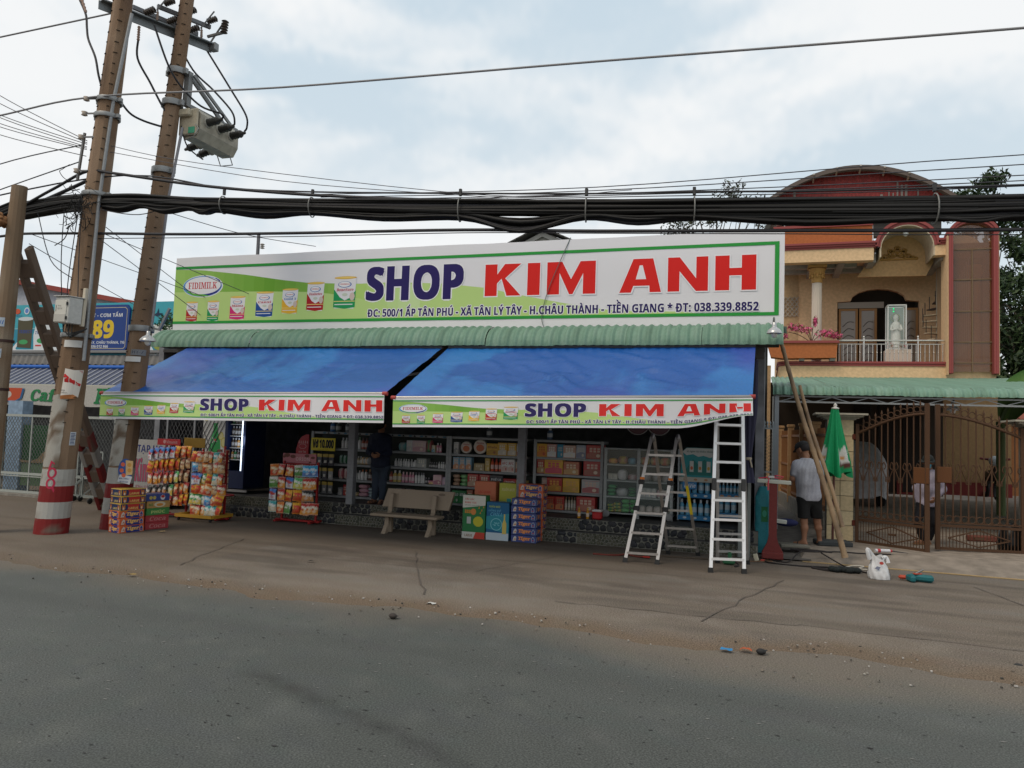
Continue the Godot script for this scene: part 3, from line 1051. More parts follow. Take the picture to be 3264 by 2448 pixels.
func build_poles() -> void:
	var steel := vc(.5, .5, "soft", 2.0)
	var a1 := V(-9.84, 0, 3.1)
	var b1 := V(-9.03, 9.3, 3.1)
	var p1 := concrete_pole("leaning brown concrete pole with red and white bands that carries the meter box", a1, b1, .222, .115, [[.225, "red"], [.46, "white"], [.69, "red"], [.93, "white"]], 2.0)
	var a2 := V(-9.50, 0, 2.3)
	var b2 := V(-8.62, 9.3, 2.3)
	var p2 := concrete_pole("leaning concrete pole behind the beer cartons, with the switch box high up", a2, b2, .195, .09, [[.24, "red"], [.48, "white"], [.70, "red"], [.94, "white"]], 1.68)
	# sprayed mark 6 over Q on the white band
	var pr := Print.new(func(u, v, h):
		var c := along(a1, b1, v)
		u += .88
		return c + V(sin(u), 0, cos(u)) * (.222 - .0115 * v + .007 + h))
	for s in [[0, .88], [1, .73]]:
		for i in 22:
			var t0 := TAU * i / 22.0
			var t1 := TAU * (i + 1) / 22.0
			pr.nums([-.46 + .17 * cos(t0), s[1] + .052 * sin(t0), -.46 + .17 * cos(t1), s[1] + .052 * sin(t1), -.46 + .30 * cos(t1), s[1] + .078 * sin(t1), -.46 + .30 * cos(t0), s[1] + .078 * sin(t0)], L(.42, .03, .07), 0)
	pr.nums([-.74, .93, -.60, .93, -.52, 1.03, -.62, 1.05], L(.42, .03, .07), 0)
	pr.nums([-.62, 1.03, -.62, 1.06, -.35, 1.02, -.35, 1.0], L(.42, .03, .07), 0)
	pr.nums([-.30, .70, -.16, .64, -.20, .60, -.36, .66], L(.42, .03, .07), 0)
	obj("sprayed_mark", pr.g, vc(.8), p1)
	# meter box
	var mb := thing("meter_box", "pale grey meter box with two black hinges on the leaning banded pole", "meter box", V(-9.42, 3.0, 3.35))
	var turn := Basis(Vector3.UP, -.22) * Basis(Vector3.BACK, -.06)
	var mg := Geo.new(L(.50, .50, .47))
	mg.cbox(V(-9.43, 3.19, 3.42), V(.34, .37, .2), .01, turn)
	obj("case", mg, vc(.5, 0, "soft", 1.5), mb)
	var md := Geo.new(L(.53, .52, .47))
	md.cbox(V(-9.43, 3.19, 3.42) + turn * V(-.015, -.02, .105), V(.29, .31, .012), .004, turn)
	obj("door", md, vc(.5), mb)
	var ml := Geo.new(L(.42, .41, .37))
	ml.cbox(V(-9.43, 3.19, 3.42) + turn * V(-.015, -.115, .113), V(.285, .11, .006), .002, turn)
	obj("lower_panel", ml, vc(.5), mb)
	for yy in [.09, -.11]:
		var hg := Geo.new(L(.015, .015, .015))
		hg.cbox(V(-9.43, 3.19, 3.42) + turn * V(.145, yy, .112), V(.028, .045, .014), .003, turn)
		obj("hinge", hg, vc(.5), mb)
	var mtop := Geo.new(L(.45, .45, .43))
	mtop.cbox(V(-9.43, 3.385, 3.42), V(.38, .012, .25), .003, turn)
	obj("rain_lid", mtop, vc(.5), mb)
	var mp := Print.new(plane(V(-9.43, 3.19, 3.42) + turn * V(-.16, -.155, .112), turn.x, turn.y))
	write(mp, "PD 1042", .08, .20, .16, .22, L(.12, .12, .12), "s")
	write(mp, "0563-1181", .08, .16, .19, .185, L(.1, .1, .1), "s")
	mp.rect(.03, .13, .045, .22, L(.12, .12, .12))
	obj("printed_numbers", mp.g, vc(.6), mb)
	var wt := Geo.new(L(.50, .45, .35))
	wt.cbox(V(-9.265, 3.25, 3.32), V(.055, .55, .05), .008, Basis(Vector3.BACK, -.06))
	tag(obj("cable_duct", wt, vc(.6)), "short cream plastic cable duct beside the grey meter box", "duct")
	for i in 4:
		var cg := Geo.new(L(.02, .02, .02))
		cg.tube(smooth([V(-9.5 + i * .05, 3.0, 3.42), V(-9.48 + i * .05, 2.90 - .02 * i, 3.44), V(-9.36, 2.87 - .02 * i, 3.42), V(-9.2, 2.95, 3.3)], 5), .008, 5)
		obj("cable_tail", cg, vc(.5), mb)
	# conduits
	var cd := Geo.new(L(.30, .31, .32))
	cd.tube([V(-8.93, 7.63, 3.14), V(-9.15, 6.32, 3.16), V(-9.27, 4.87, 3.18), V(-9.31, 3.2, 3.2), V(-9.33, 2.5, 3.2)], .025, 8)
	tag(obj("conduit_pipe", cd, steel), "grey steel conduit running up the side of the leaning banded pole", "pipe")
	var cd2 := Geo.new(L(.25, .25, .27))
	cd2.tube([V(-8.62, 6.2, 2.34), V(-8.79, 5.08, 2.36), V(-8.86, 4.0, 2.38), V(-8.92, 3.05, 2.4)], .021, 8)
	tag(obj("conduit_pipe", cd2, steel), "thin grey operating rod from the switch box down the second pole", "pipe")
	for q in [[a1, b1, 6.36, .16], [a1, b1, 6.12, .16], [a1, b1, 4.95, .18], [a1, b1, 2.87, .20]]: collar(p1, along(q[0], q[1], q[2]), q[3], .06)
	for q in [[7.12, .13], [6.62, .135], [5.55, .15], [3.08, .165]]: collar(p2, along(a2, b2, q[0]), q[1], .09)
	# little plates and papers
	var plates := [
		[a1, b1, 2.69, 2.79, .0, 1.2, L(.62, .62, .60), "white paper label on the banded pole under the meter box", "paper label", p1],
		[a2, b2, 2.56, 2.64, -.3, 1.05, L(.62, .62, .60), "white paper label on the second pole just above the blue awning", "paper label", p2],
		[a2, b2, 2.66, 2.75, .2, 1.45, L(.20, .21, .22), "grey metal number plate on the second pole above its white label", "number plate", p2],
		[a1, b1, 1.28, 1.47, 1.2, 1.6, L(.50, .55, .60), "small printed notice on the side of the banded pole", "notice", p1]]
	for q in plates:
		var g := Print.new(func(u, v, h):
			var c := along(q[0], q[1], v)
			return c + V(sin(u), 0, cos(u)) * (.203 - .008 * (v - 2) + .008 + h) if q[9] == p1 else c + V(sin(u), 0, cos(u)) * (.175 - .011 * (v - 2.0) + .012 + h), .1)
		g.rect(q[4], q[2], q[5], q[3], q[6])
		if "notice" in q[7]:
			for i in 8: g.rect(q[4] + .04, q[2] + .014 + i * .021, q[5] - .04 - .03 * (i % 3), q[2] + .025 + i * .021, L(.05, .06, .15))
		elif "number" in q[7]: write(g, "HT-7", q[4] + .1, q[2] + .025, q[5] - .25, q[3] - .02, L(.08, .09, .12), "b")
		tag(obj("paper_label", g.g, vc(.8)), q[7], q[8])
	# torn poster with 399
	var po := Print.new(func(u, v, h):
		var c := along(a1, b1, v)
		u += .72
		return c + V(sin(u), 0, cos(u)) * (.205 - .008 * (v - 2) + .016 + h + .012 * sin(v * 31 + u * 3)), .12)
	po.nums([-.42, 1.99, .30, 2.01, .62, 1.97, .70, 2.10, .78, 2.37, .2, 2.36, -.36, 2.38], L(.60, .57, .52))
	po.nums([-.44, 1.94, .5, 1.95, .3, 1.965, .55, 1.985, .30, 2.012, -.42, 1.99], L(.42, .17, .06))
	write(po, "BÁN CÁC TÂN HƯƠNG", -.34, 2.325, .70, 2.365, L(.42, .03, .03), "b")
	write(po, "399", -.36, 2.10, .68, 2.31, L(.48, .025, .025), "b", .012)
	write(po, "DT 0909 123 10 - KCN TÂN", -.38, 2.055, .60, 2.08, L(.06, .06, .07), "b")
	write(po, "THỔ CƯ (CHUNG SỔ)", -.38, 2.02, .5, 2.045, L(.06, .06, .07), "b")
	tag(obj("torn_poster", po.g, vc(.85)), "torn white poster with large red 399 wrapped round the banded pole", "poster")
	# round promotional card tied to the second pole
	var cp := Print.new(func(u, v, h): return V(-9.12 + u * .985, .90 + v, 2.53 + u * .17 + h))
	cp.oval(0, .02, .165, .17, L(.02, .07, .25), 24)
	cp.nums([-.17, -.16, .12, -.19, .17, -.07, -.12, -.05], L(.45, .48, .52))
	cp.nums([.0, .17, .17, .16, .17, -.04, .02, -.06], L(.48, .33, .16))
	for q in [[-.06, .1], [-.08, .01], [-.03, -.06], [.09, .1], [.1, .02]]: cp.oval(q[0], q[1], .05, .032, L(.55, .10, .04) if q[0] < 0 else L(.42, .22, .05), 10)
	write(cp, "MUA 3 TẶNG 1", -.13, -.125, .1, -.09, L(.03, .06, .2), "b")
	write(cp, "MÌ GÓI MỚI", -.11, -.165, .08, -.14, L(.03, .06, .2), "b")
	cp.g.lohi(V(-9.2, .8, 2.50), V(-9.02, 1.0, 2.505))
	tag(obj("promotional_card", cp.g, vc(.5)), "round blue printed card with noodle picture tied to the second pole", "card")
	# lamp on pole 2
	lamp("white enamel lamp with glass bulb cover on the second pole", V(-8.76, 2.87, 2.62), V(-8.86, 3.07, 2.45), .115)
	var br := Geo.new(L(.25, .26, .27))
	br.bar(V(-8.85, 3.07, 2.45), V(-8.56, 3.02, 2.6), .03)
	br.bar(V(-8.58, 3.02, 2.6), V(-8.41, 3.34, 2.6), .035)
	obj("lamp_bracket", br, steel, p2)
	# cross beam that ties both poles, rails and insulators
	var cb := thing("cross_beam", "grey steel cross beam with brown insulators joining the two leaning poles", "cross beam", V(-9.0, 7.7, 2.5))
	var e0 := V(-9.40, 7.75, 3.30)
	var e1 := V(-8.70, 7.77, 1.72)
	var beam := Geo.new(L(.20, .22, .23))
	beam.bar(e0, e1, .02, .13)
	beam.bar(e0 + V(.05, .06, 0), e1 + V(.05, .06, 0), .1, .02)
	obj("beam", beam, steel, cb)
	var tip := Geo.new(L(.26, .27, .27))
	tip.cbox(e1 + V(.05, .02, 0), V(.12, .13, .1), .01)
	obj("end_plate", tip, steel, cb)
	for q in [[V(-9.28, 7.97, 2.8), V(-8.88, 7.97, 1.85)], [V(-9.1, 8.12, 2.5), V(-8.72, 8.12, 1.75)]]:
		var rg := Geo.new(L(.17, .18, .19))
		rg.bar(q[0], q[1], .05, .06)
		obj("rail", rg, steel, cb)
	for f in [.40, .60, .80]:
		var c := e0.lerp(e1, f) + V(.06, .13, 0)
		insulator(cb, c + V(.1, .06, .02), V(-1, -.25, .05), .19, .055)
		insulator(cb, c + V(.25, .30, -.2), V(-1, -.2, .05), .18, .05)
		var fg := Geo.new(L(.14, .14, .14))
		fg.bar(c + V(.12, .05, 0), c + V(.28, .36, -.1), .018)
		fg.bar(c + V(.14, .05, 0), c + V(.16, -.10, 0), .014)
		obj("fuse_arm", fg, steel, cb)
		var cg := Geo.new(L(.24, .17, .13))
		var pp := []
		var pr2 := []
		for i in 10:
			pp.append(c + V(.15, .02 - .015 * i, .01)); pr2.append(.022 if i % 2 else .012)
		cg.tube(pp, pr2, 7)
		obj("cable_end", cg, vc(.5), cb)
	insulator(cb, V(-8.45, 7.98, 1.75), V(.1, 1, 0), .22, .06)
	var ia := Geo.new(L(.15, .15, .15))
	ia.bar(V(-8.74, 7.95, 1.78), V(-8.43, 8.0, 1.75), .035)
	ia.bar(V(-8.75, 7.75, 1.78), V(-8.45, 8.18, 1.75), .02)
	obj("insulator_arm", ia, steel, cb)
	# pieces of dropper ends at the left
	for q in [[V(-10.02, 8.15, 3.1), V(-9.86, 7.80, 3.1)], [V(-9.18, 7.68, 2.75), V(-9.18, 7.45, 2.75)]]:
		var cg := Geo.new(L(.26, .17, .13))
		var pp := []
		var pr2 := []
		for i in 13:
			pp.append((q[0] as Vector3).lerp(q[1], i / 12.0)); pr2.append(.026 if i % 2 else .014)
		cg.tube(pp, pr2, 7)
		tag(obj("cable_termination", cg, vc(.5)), "ribbed red brown cable end hanging left of both poles" if q[0].x < -9.5 else "ribbed red brown cable end between the two leaning poles", "cable end")
	# load switch on pole 2
	var sw := thing("switch_box", "cream sealed load switch with dark bushings hung from the second pole", "switch box", V(-8.67, 6.1, 1.6))
	var bx := Geo.new(L(.42, .39, .31))
	bx.prism(P([-.19, .10, -.10, -.02, .12, -.02, .20, .12, .20, .36, .10, .46, -.12, .46, -.19, .36]), V(-8.66, 6.13, 2.14), Vector3.RIGHT, Vector3.UP, .9)
	obj("tank", bx, vc(.45, 0, "blotch", 1.0), sw)
	var bf := Geo.new(L(.48, .43, .32))
	bf.cbox(V(-8.66, 6.36, 2.17), V(.36, .42, .04), .02)
	bf.cbox(V(-8.70, 6.49, 2.22), V(.24, .12, .1), .02)
	obj("front_cover", bf, vc(.5, 0, "soft", 2.0), sw)
	var gl := Geo.new(L(.06, .33, .20))
	gl.cbox(V(-8.58, 6.22, 2.195), V(.12, .1, .008), .002)
	obj("green_plate", gl, vc(.5), sw)
	for z in [1.98, 1.70, 1.42]:
		for s in [1.0, -1.0]:
			if s < 0 and z > 1.95: continue
			var bg := Geo.new(L(.035, .033, .03))
			var prof := []
			for i in 9:
				prof.append(Vector2(.055 if i % 2 == 0 else .066, i * .028))
			prof.append(Vector2(.03, .25)); prof.append(Vector2(.02, .30)); prof.append(Vector2(.001, .30))
			var d := V(s, .12 if s > 0 else -.25, 0).normalized()
			bg.lathe(prof, 12, V(-8.66 + s * .18, 6.40 if s > 0 else 6.2, z), Basis(Vector3.FORWARD, d, Vector3.FORWARD.cross(d)))
			var b2g := obj("bushing", bg, vc(.35), sw)
			var cr := Geo.new(L(.33, .31, .26))
			cr.lathe([Vector2(.08, -.02), Vector2(.085, 0), Vector2(.085, .03), Vector2(.05, .035)], 12, V(-8.66 + s * .18, 6.40 if s > 0 else 6.2, z), Basis(Vector3.FORWARD, d, Vector3.FORWARD.cross(d)))
			obj("flange", cr, vc(.5, .3), b2g)
	var hang := Geo.new(L(.22, .23, .23))
	hang.bar(V(-8.68, 7.15, 2.2), V(-8.70, 6.6, 2.2), .09)
	hang.bar(V(-8.68, 7.1, 2.18), V(-8.62, 6.6, 1.4), .03, .07)
	hang.bar(V(-8.60, 7.1, 2.18), V(-8.50, 6.6, 1.4), .03, .05)
	hang.bar(V(-8.75, 6.65, 2.3), V(-8.66, 6.65, 1.05), .06)
	obj("hanger", hang, steel, sw)
	var hd := Geo.new(L(.3, .3, .29))
	hd.tube([V(-8.78, 6.14, 1.35), V(-8.78, 5.98, 1.25), V(-8.54, 5.98, 1.25), V(-8.54, 6.14, 1.35)], .01, 5)
	hd.tube([V(-8.5, 6.3, 2.2), V(-8.42, 6.22, 2.22), V(-8.5, 6.1, 2.22), V(-8.7, 6.06, 2.2)], .01, 5)
	obj("handle", hd, steel, sw)
	# far pole with slotted strut
	var a3 := V(-10.62, 0, 3.55)
	var b3 := V(-10.44, 5.03, 3.5)
	var p3 := thing("utility_pole", "short blunt concrete pole at the left edge, propped by a slotted strut", "utility pole", a3, "concrete poles on the forecourt")
	var g3 := Geo.new(Color.WHITE)
	var q3 := []
	var r3 := []
	for i in 21:
		q3.append(a3.lerp(b3, i / 20.0)); r3.append(lerpf(.165, .105, i / 20.0))
	octo(g3, q3, r3, 14)
	paint_worn(g3, L(.30, .21, .135), L(.40, .33, .25), .1, 1.2)
	obj("shaft", g3, vc(.92, 0, "grain", 2.2, .5), p3)
	for y in [2.95, 2.5, 2.2]:
		var lg := Print.new(func(u, v, h):
			var c := along(a3, b3, v)
			return c + V(sin(u), 0, cos(u)) * (.165 - .012 * v + .006 + h), .2)
		lg.rect(.1, y, .9, y + .13, L(.40, .46, .52))
		for i in 3: lg.nums([.2 + i * .22, y + .03, .28 + i * .22, y + .03, .38 + i * .22, y + .09, .3 + i * .22, y + .09], L(.04, .13, .40))
		obj("sticker", lg.g, vc(.8), p3)
	for y in [2.75, 2.05]:
		var sg := Geo.new(L(.05, .025, .02))
		sg.lathe([Vector2(.14, -.02), Vector2(.146, -.02), Vector2(.146, .02), Vector2(.14, .02)], 14, along(a3, b3, y))
		obj("strap", sg, vc(.6), p3)
	var nest := Geo.new(L(.26, .13, .06))
	for i in 26:
		var d := V(rf(-1, 1), rf(-.6, .6), rf(-1, 1))
		nest.ball(V(-10.60, 4.52, 3.62) + d * .12, V(rf(.03, .07), rf(.03, .06), rf(.03, .07)), 6, 4)
	tag(obj("dry_nest", nest, vc(.95)), "rusty brown clump of dry fibre lodged in the cables on the short pole", "clump")
	var st := thing("pole_strut", "slotted concrete strut with red and white bands leaning from the short pole", "strut", V(-11.49, 0, .48))
	var s0 := V(-11.49, 0, .48)
	var s1 := V(-10.42, 4.15, 3.42)
	var ax := (s1 - s0).normalized()
	var sx := ax.cross(V(.35, 0, 1)).normalized()
	var sz := sx.cross(ax).normalized()
	if sz.z < 0:
		sz = -sz
		sx = ax.cross(sz)
	var sb := Basis(sx, ax, sx.cross(ax))
	var ln := s1.distance_to(s0)
	for e in [-1.0, 1.0]:
		var eg := Geo.new(L(.24, .175, .13))
		eg.cbox(s0 + ax * ln * .5 + sx * e * .105, V(.07, ln, .15), .01, sb)
		for i in eg.v.size():
			var d := (eg.v[i] - s0).dot(ax)
			eg.c[i] = L(.24, .175, .13)
		obj("rail", eg, vc(.92, 0, "grain", 2.2, .4), st)
	var k2 := 0
	var d2 := .0
	while d2 < ln - .2:
		var lo := Geo.new(L(.24, .175, .13))
		lo.cbox(s0 + ax * (d2 + .05), V(.15, .24, .147), .008, sb)
		obj("rung", lo, vc(.92, 0, "grain", 2.2), st)
		d2 += .40
		k2 += 1
	for i in 5:
		var d := .02 + i * .35
		var kk: Color = L(.27, .025, .025) if i % 2 == 0 else L(.46, .45, .42)
		for e in [-1.0, 1.0]:
			var bg := Geo.new(kk)
			bg.cbox(s0 + ax * (d + .175) + sx * e * .105, V(.078, .345, .158), .01, sb)
			paint_worn(bg, kk, L(.2, .16, .12), -.6, 4.0)
			obj("red_band" if i % 2 == 0 else "white_band", bg, vc(.75, 0, "grain", 3.0), st)
	# ---- wires
	var bun := thing("cable_bundle", "thick black bundle of telephone cables strung across the whole street front", "cable bundle", V(-5, 4.4, 3.1))
	var xs := [-14.5, -11.33, -10.8, -9.91, -9.3, -8.58, -7.74, -7.2, -5.75, -3.6, -2.05, -.8, 1.55, 2.4, 5.0, 9.0]
	var yt := [3.95, 4.86, 4.93, 4.97, 4.95, 4.89, 4.80, 4.75, 4.64, 4.50, 4.40, 4.33, 4.21, 4.17, 4.08, 3.98]
	var yb := [3.70, 4.62, 4.70, 4.77, 4.76, 4.74, 4.65, 4.60, 4.47, 4.29, 4.20, 4.13, 3.99, 3.96, 3.87, 3.78]
	var knots := {5.0: 1, 7: 1, 8: 1, 9: 1, 10: 1, 11: 1, 12: 1}
	for i in 64:
		var f := i / 63.0
		var dz := rf(-.08, .08)
		var pts := []
		var off := rf(-.5, .5)
		for j in xs.size():
			off = lerpf(off, rf(-.7, .7), .35)
			var ff := clampf(f + off * .22, 0.02, .98)
			pts.append(V(xs[j], lerpf(yb[j], yt[j], ff) + rf(-.008, .008), 3.1 + dz * .8 + rf(-.02, .02)))
			if j < xs.size() - 1 and j > 3 and f < .25:
				var sag := rf(.0, .07) if not (j == 9) else rf(.05, .2)
				pts.append((pts[-1] + V(xs[j + 1], lerpf(yb[j + 1], yt[j + 1], ff), 3.1 + dz)) * .5 - V(0, sag, 0))
		var g := Geo.new(pick([L(.010, .010, .011), L(.014, .014, .016), L(.008, .008, .009), L(.018, .018, .018)]))
		g.tube(smooth(pts, 5), rf(.011, .021) if i % 6 else .028, 5, false)
		obj("cable", g, vc(.55), bun)
	for x in [-7.14, -5.73, -3.62, -2.03, -.8, 1.59]:
		var yy := 0.0
		var yl := 0.0
		for j in xs.size() - 1:
			if x >= xs[j] and x <= xs[j + 1]:
				yy = lerpf(yt[j], yt[j + 1], (x - xs[j]) / (xs[j + 1] - xs[j])); yl = lerpf(yb[j], yb[j + 1], (x - xs[j]) / (xs[j + 1] - xs[j]))
		var cg := Geo.new(L(.20, .20, .19))
		var ring := []
		for k in 15:
			var a := TAU * k / 14.0
			ring.append(V(x + .02 * sin(a), (yy + yl) / 2 + cos(a) * ((yy - yl) / 2 + .045), 3.1 + sin(a) * .12))
		cg.tube(ring, .008, 5, false)
		cg.col = L(.05, .05, .05)
		cg.cbox(V(x, yy + .11, 3.1), V(.035, .09, .035), .005)
		obj("cable_tie", cg, vc(.5, .3), bun)
	wire("messenger wire stretched just above the thick black cable bundle", [V(-14.5, 4.75, 3.1), V(-9.4, 5.21, 3.14), V(-7.14, 4.91, 3.1), V(-5.73, 4.76, 3.1), V(-3.62, 4.60, 3.1), V(-2.03, 4.49, 3.1), V(-.8, 4.43, 3.1), V(1.59, 4.31, 3.1), V(9, 4.1, 3.1)], .012)
	wire("black cable descending from the banded pole into the cable bundle", [V(-13.5, 4.3, 3.1), V(-11.3, 4.72, 3.15), V(-10.2, 5.05, 3.2), V(-9.5, 5.28, 3.22), V(-9.0, 5.22, 3.2), V(-7.74, 5.0, 3.12), V(-6.6, 4.83, 3.1), V(-5.4, 4.68, 3.1), V(-3.6, 4.5, 3.1)], .022)
	wire("second cable running down to the bundle left of the banded pole", [V(-13.5, 4.15, 3.0), V(-11.2, 4.80, 3.0), V(-10.1, 5.1, 3.02), V(-9.5, 5.3, 3.0)], .028)
	wire("single thick black cable hanging below the cable bundle", [V(-14.5, 4.30, 3.1), V(-11.3, 4.43, 3.1), V(-10.84, 4.45, 3.1), V(-9.4, 4.38, 3.12), V(-7.71, 4.29, 3.1), V(-6.0, 4.22, 3.1), V(-3.6, 4.14, 3.1), V(-1.9, 4.04, 3.1), V(0.2, 3.94, 3.1), V(2.37, 3.84, 3.1), V(9, 3.6, 3.1)], .021)
	wire("thin line under the single thick black cable at the right", [V(-9.3, 4.3, 3.12), V(-6, 4.17, 3.12), V(-3.6, 4.10, 3.12), V(-1.9, 4.01, 3.12), V(0.2, 3.90, 3.12), V(2.37, 3.79, 3.1), V(9, 3.5, 3.1)], .006)
	wire("long grey wire passing both poles and rising to the upper right", [V(-15, 6.05, 3.3), V(-11.47, 6.26, 3.27), V(-9.42, 6.37, 3.27), V(-6.29, 6.24, 3.1), V(-2.0, 6.07, 3.1), V(2.38, 5.88, 3.1), V(10, 5.6, 3.1)], .014, "", L(.22, .22, .23))
	wire("grey wire reaching the banded pole near the cross beam", [V(-15, 7.55, 3.1), V(-11.61, 7.65, 3.1), V(-9.29, 7.72, 3.1)], .013, "", L(.2, .2, .21))
	wire("black cable looping from the left termination to the banded pole", [V(-10.0, 8.02, 3.1), V(-9.86, 7.77, 3.1), V(-9.80, 7.55, 3.12), V(-9.72, 7.34, 3.15), V(-9.53, 7.03, 3.18), V(-9.42, 6.73, 3.2), V(-9.36, 6.5, 3.16)], .017)
	wire("black cable curving from the middle termination to the second pole", [V(-9.18, 7.48, 2.75), V(-9.22, 7.2, 2.7), V(-9.10, 6.88, 2.55), V(-8.98, 6.6, 2.45), V(-8.9, 6.45, 2.4)], .017)
	wire("black cable bowed between the two leaning poles", [V(-9.23, 6.45, 3.0), V(-9.2, 6.3, 2.8), V(-9.12, 6.25, 2.6), V(-8.95, 6.22, 2.4)], .017)
	wire("black lead from the cross beam to the nearest bushing of the switch", [V(-8.84, 7.62, 2.8), V(-8.72, 7.08, 2.6), V(-8.63, 6.82, 2.4), V(-8.42, 6.58, 2.2), V(-8.16, 6.50, 2.02), V(-8.2, 6.44, 1.98)], .016, "black leads from the cross beam to the switch")
	wire("black lead from the cross beam to the middle bushing of the switch", [V(-8.99, 7.76, 2.2), V(-8.80, 7.30, 2.0), V(-8.46, 6.97, 1.9), V(-8.17, 6.64, 1.8), V(-8.17, 6.48, 1.71), V(-8.22, 6.45, 1.70)], .016, "black leads from the cross beam to the switch")
	wire("black lead from the cross beam to the farthest bushing of the switch", [V(-8.80, 7.77, 1.72), V(-8.38, 7.12, 1.6), V(-8.13, 6.70, 1.5), V(-8.14, 6.52, 1.44), V(-8.2, 6.46, 1.42)], .016, "black leads from the cross beam to the switch")
	wire("thin dark lead under the switch box running back to its pole", [V(-8.78, 6.3, 2.2), V(-8.72, 6.0, 2.1), V(-8.85, 5.98, 1.6), V(-9.0, 6.1, 1.56)], .011)
	var ends := [[V(-11.9, 6.95, 3.6), 5.75], [V(-11.9, 6.78, 3.6), 5.72], [V(-11.9, 6.52, 3.6), 5.70], [V(-11.9, 6.48, 3.6), 5.66], [V(-11.9, 6.35, 3.6), 5.64], [V(-11.9, 6.28, 3.6), 5.62], [V(-11.9, 6.15, 3.6), 5.52]]
	for i in ends.size():
		var s: Vector3 = ends[i][0]
		var e := V(-9.55, ends[i][1], 3.2)
		wire("thin service wire from the left to the banded pole rack, %s from the top" % ["first", "second", "third", "fourth", "fifth", "sixth", "seventh"][i], [s + (s - e) * 1.2, s, (s + e) * .5 - V(0, .03, 0), e], .006, "service wires left of the banded pole", L(.06, .06, .065))
	wire("wire from the left rising to the rack on the banded pole", [V(-14, 5.05, 3.1), V(-11.4, 5.55, 3.15), V(-9.6, 5.70, 3.2)], .009, "", L(.06, .06, .065))
	wire("wire from the left rising to the lower insulator of the banded pole", [V(-14, 4.6, 3.1), V(-11.4, 5.13, 3.15), V(-9.65, 5.45, 3.2)], .009, "", L(.06, .06, .065))
	for q in [[V(-9.34, 5.72, 3.1), V(-7.57, 5.29, 3.1), V(-3.32, 4.56, 3.1), V(-1.5, 4.5, 3.1)], [V(-9.34, 5.62, 3.1), V(-6.21, 4.94, 3.1), V(-3.0, 4.5, 3.1)]]:
		wire("hair-thin wire slanting down to the bundle, %s of two" % ("upper" if q[0].y > 5.68 else "lower"), q, .005, "hair-thin wires right of the poles", L(.09, .09, .10))
	for q in [[4.56, 4.47], [4.52, 4.42], [4.48, 4.36], [4.46, 4.33], [4.44, 4.30]]:
		wire("thin wire level above the bundle before the red vault, %s from the top" % {4.56: "first", 4.52: "second", 4.48: "third", 4.46: "fourth", 4.44: "fifth"}[q[0]], [V(-5.6, q[0] + .16, 3.1), V(-1.92, q[0], 3.1), V(2.38, q[1] + (q[0] - 4.46) * 1.2, 3.1), V(9, q[1], 3.1)], .006, "thin wires above the bundle", L(.05, .05, .055))
	# slack drops round the poles
	var drops := [[V(-9.5, 4.8, 3.3), V(-9.62, 3.6, 3.3), V(-9.5, 2.9, 3.35)], [V(-9.45, 4.75, 3.3), V(-9.45, 4.1, 3.3), V(-9.38, 3.2, 3.32)], [V(-9.9, 4.75, 3.2), V(-10.0, 3.9, 3.1), V(-10.05, 2.6, 2.9)], [V(-10.3, 4.7, 3.3), V(-10.1, 4.0, 3.2), V(-9.6, 3.7, 3.25)], [V(-9.2, 4.7, 3.2), V(-8.6, 4.62, 3.1), V(-7.9, 4.72, 3.1), V(-7.2, 4.62, 3.1)]]
	for q in drops: wire("slack thin wire by the banded pole, %s" % ["hanging down its face", "hanging straight beside it", "falling left of it", "crossing from the short pole", "looping right under the bundle"][drops.find(q)], q, .007, "slack wires round the banded pole")
	for q in [[V(-9.3, 4.5, 3.0), V(-10.6, 3.75, -1.5), V(-12.2, 3.3, -6)], [V(-10.3, 4.2, 3.4), V(-11.2, 3.7, 0), V(-12.6, 3.35, -5)], [V(-9.3, 4.4, 3.1), V(-8.6, 3.8, -1), V(-8.3, 3.45, -4)], [V(-9.3, 4.3, 3.1), V(-9.9, 3.55, 0), V(-10.6, 2.95, -2.5)], [V(-10.3, 4.35, 3.4), V(-9.7, 3.9, 0), V(-9.4, 3.4, -3)]]:
		wire("thin house wire from the poles, reaching %s" % {330: "the cafe roof from the banded pole", 335: "the cafe roof from the short pole", 345: "behind the big sign", 295: "the cafe awning", 340: "the shop roof end"}[roundi(q[2].y * 100)], q, .006, "house wires behind the poles", L(.07, .07, .075))
	wire("house wire sloping from the bundle to the bracket above the sign", [V(-8.2, 4.66, 3.1), V(-8.05, 4.72, 1.5), V(-8.0, 5.0, -.5)], .006, "", L(.07, .07, .075))
	# tangles at the banded pole
	var tg := Geo.new(L(.012, .012, .013))
	for i in 46:
		var c := V(-9.45 + rf(-.22, .2), 4.72 + rf(-.22, .4), 3.25 + rf(-.05, .12))
		var pts := [c]
		for k in 4: pts.append(pts[-1] + V(rf(-.14, .14), rf(-.16, .10), rf(-.08, .08)))
		tg.tube(smooth(pts, 4), rf(.003, .007), 4, false)
	var tn := obj("wire_tangle", tg, vc(.6))
	tag(tn, "knot of tangled black wire ends where the bundle meets the banded pole", "wire tangle")
	var ig := thing("insulator_rack", "rack of pale spool insulators on the left of the banded pole", "insulator rack", V(-9.6, 5.2, 3.2))
	var rk := Geo.new(L(.2, .2, .2))
	rk.bar(V(-9.63, 5.15, 3.25), V(-9.55, 5.85, 3.25), .03)
	obj("bracket", rk, steel, ig)
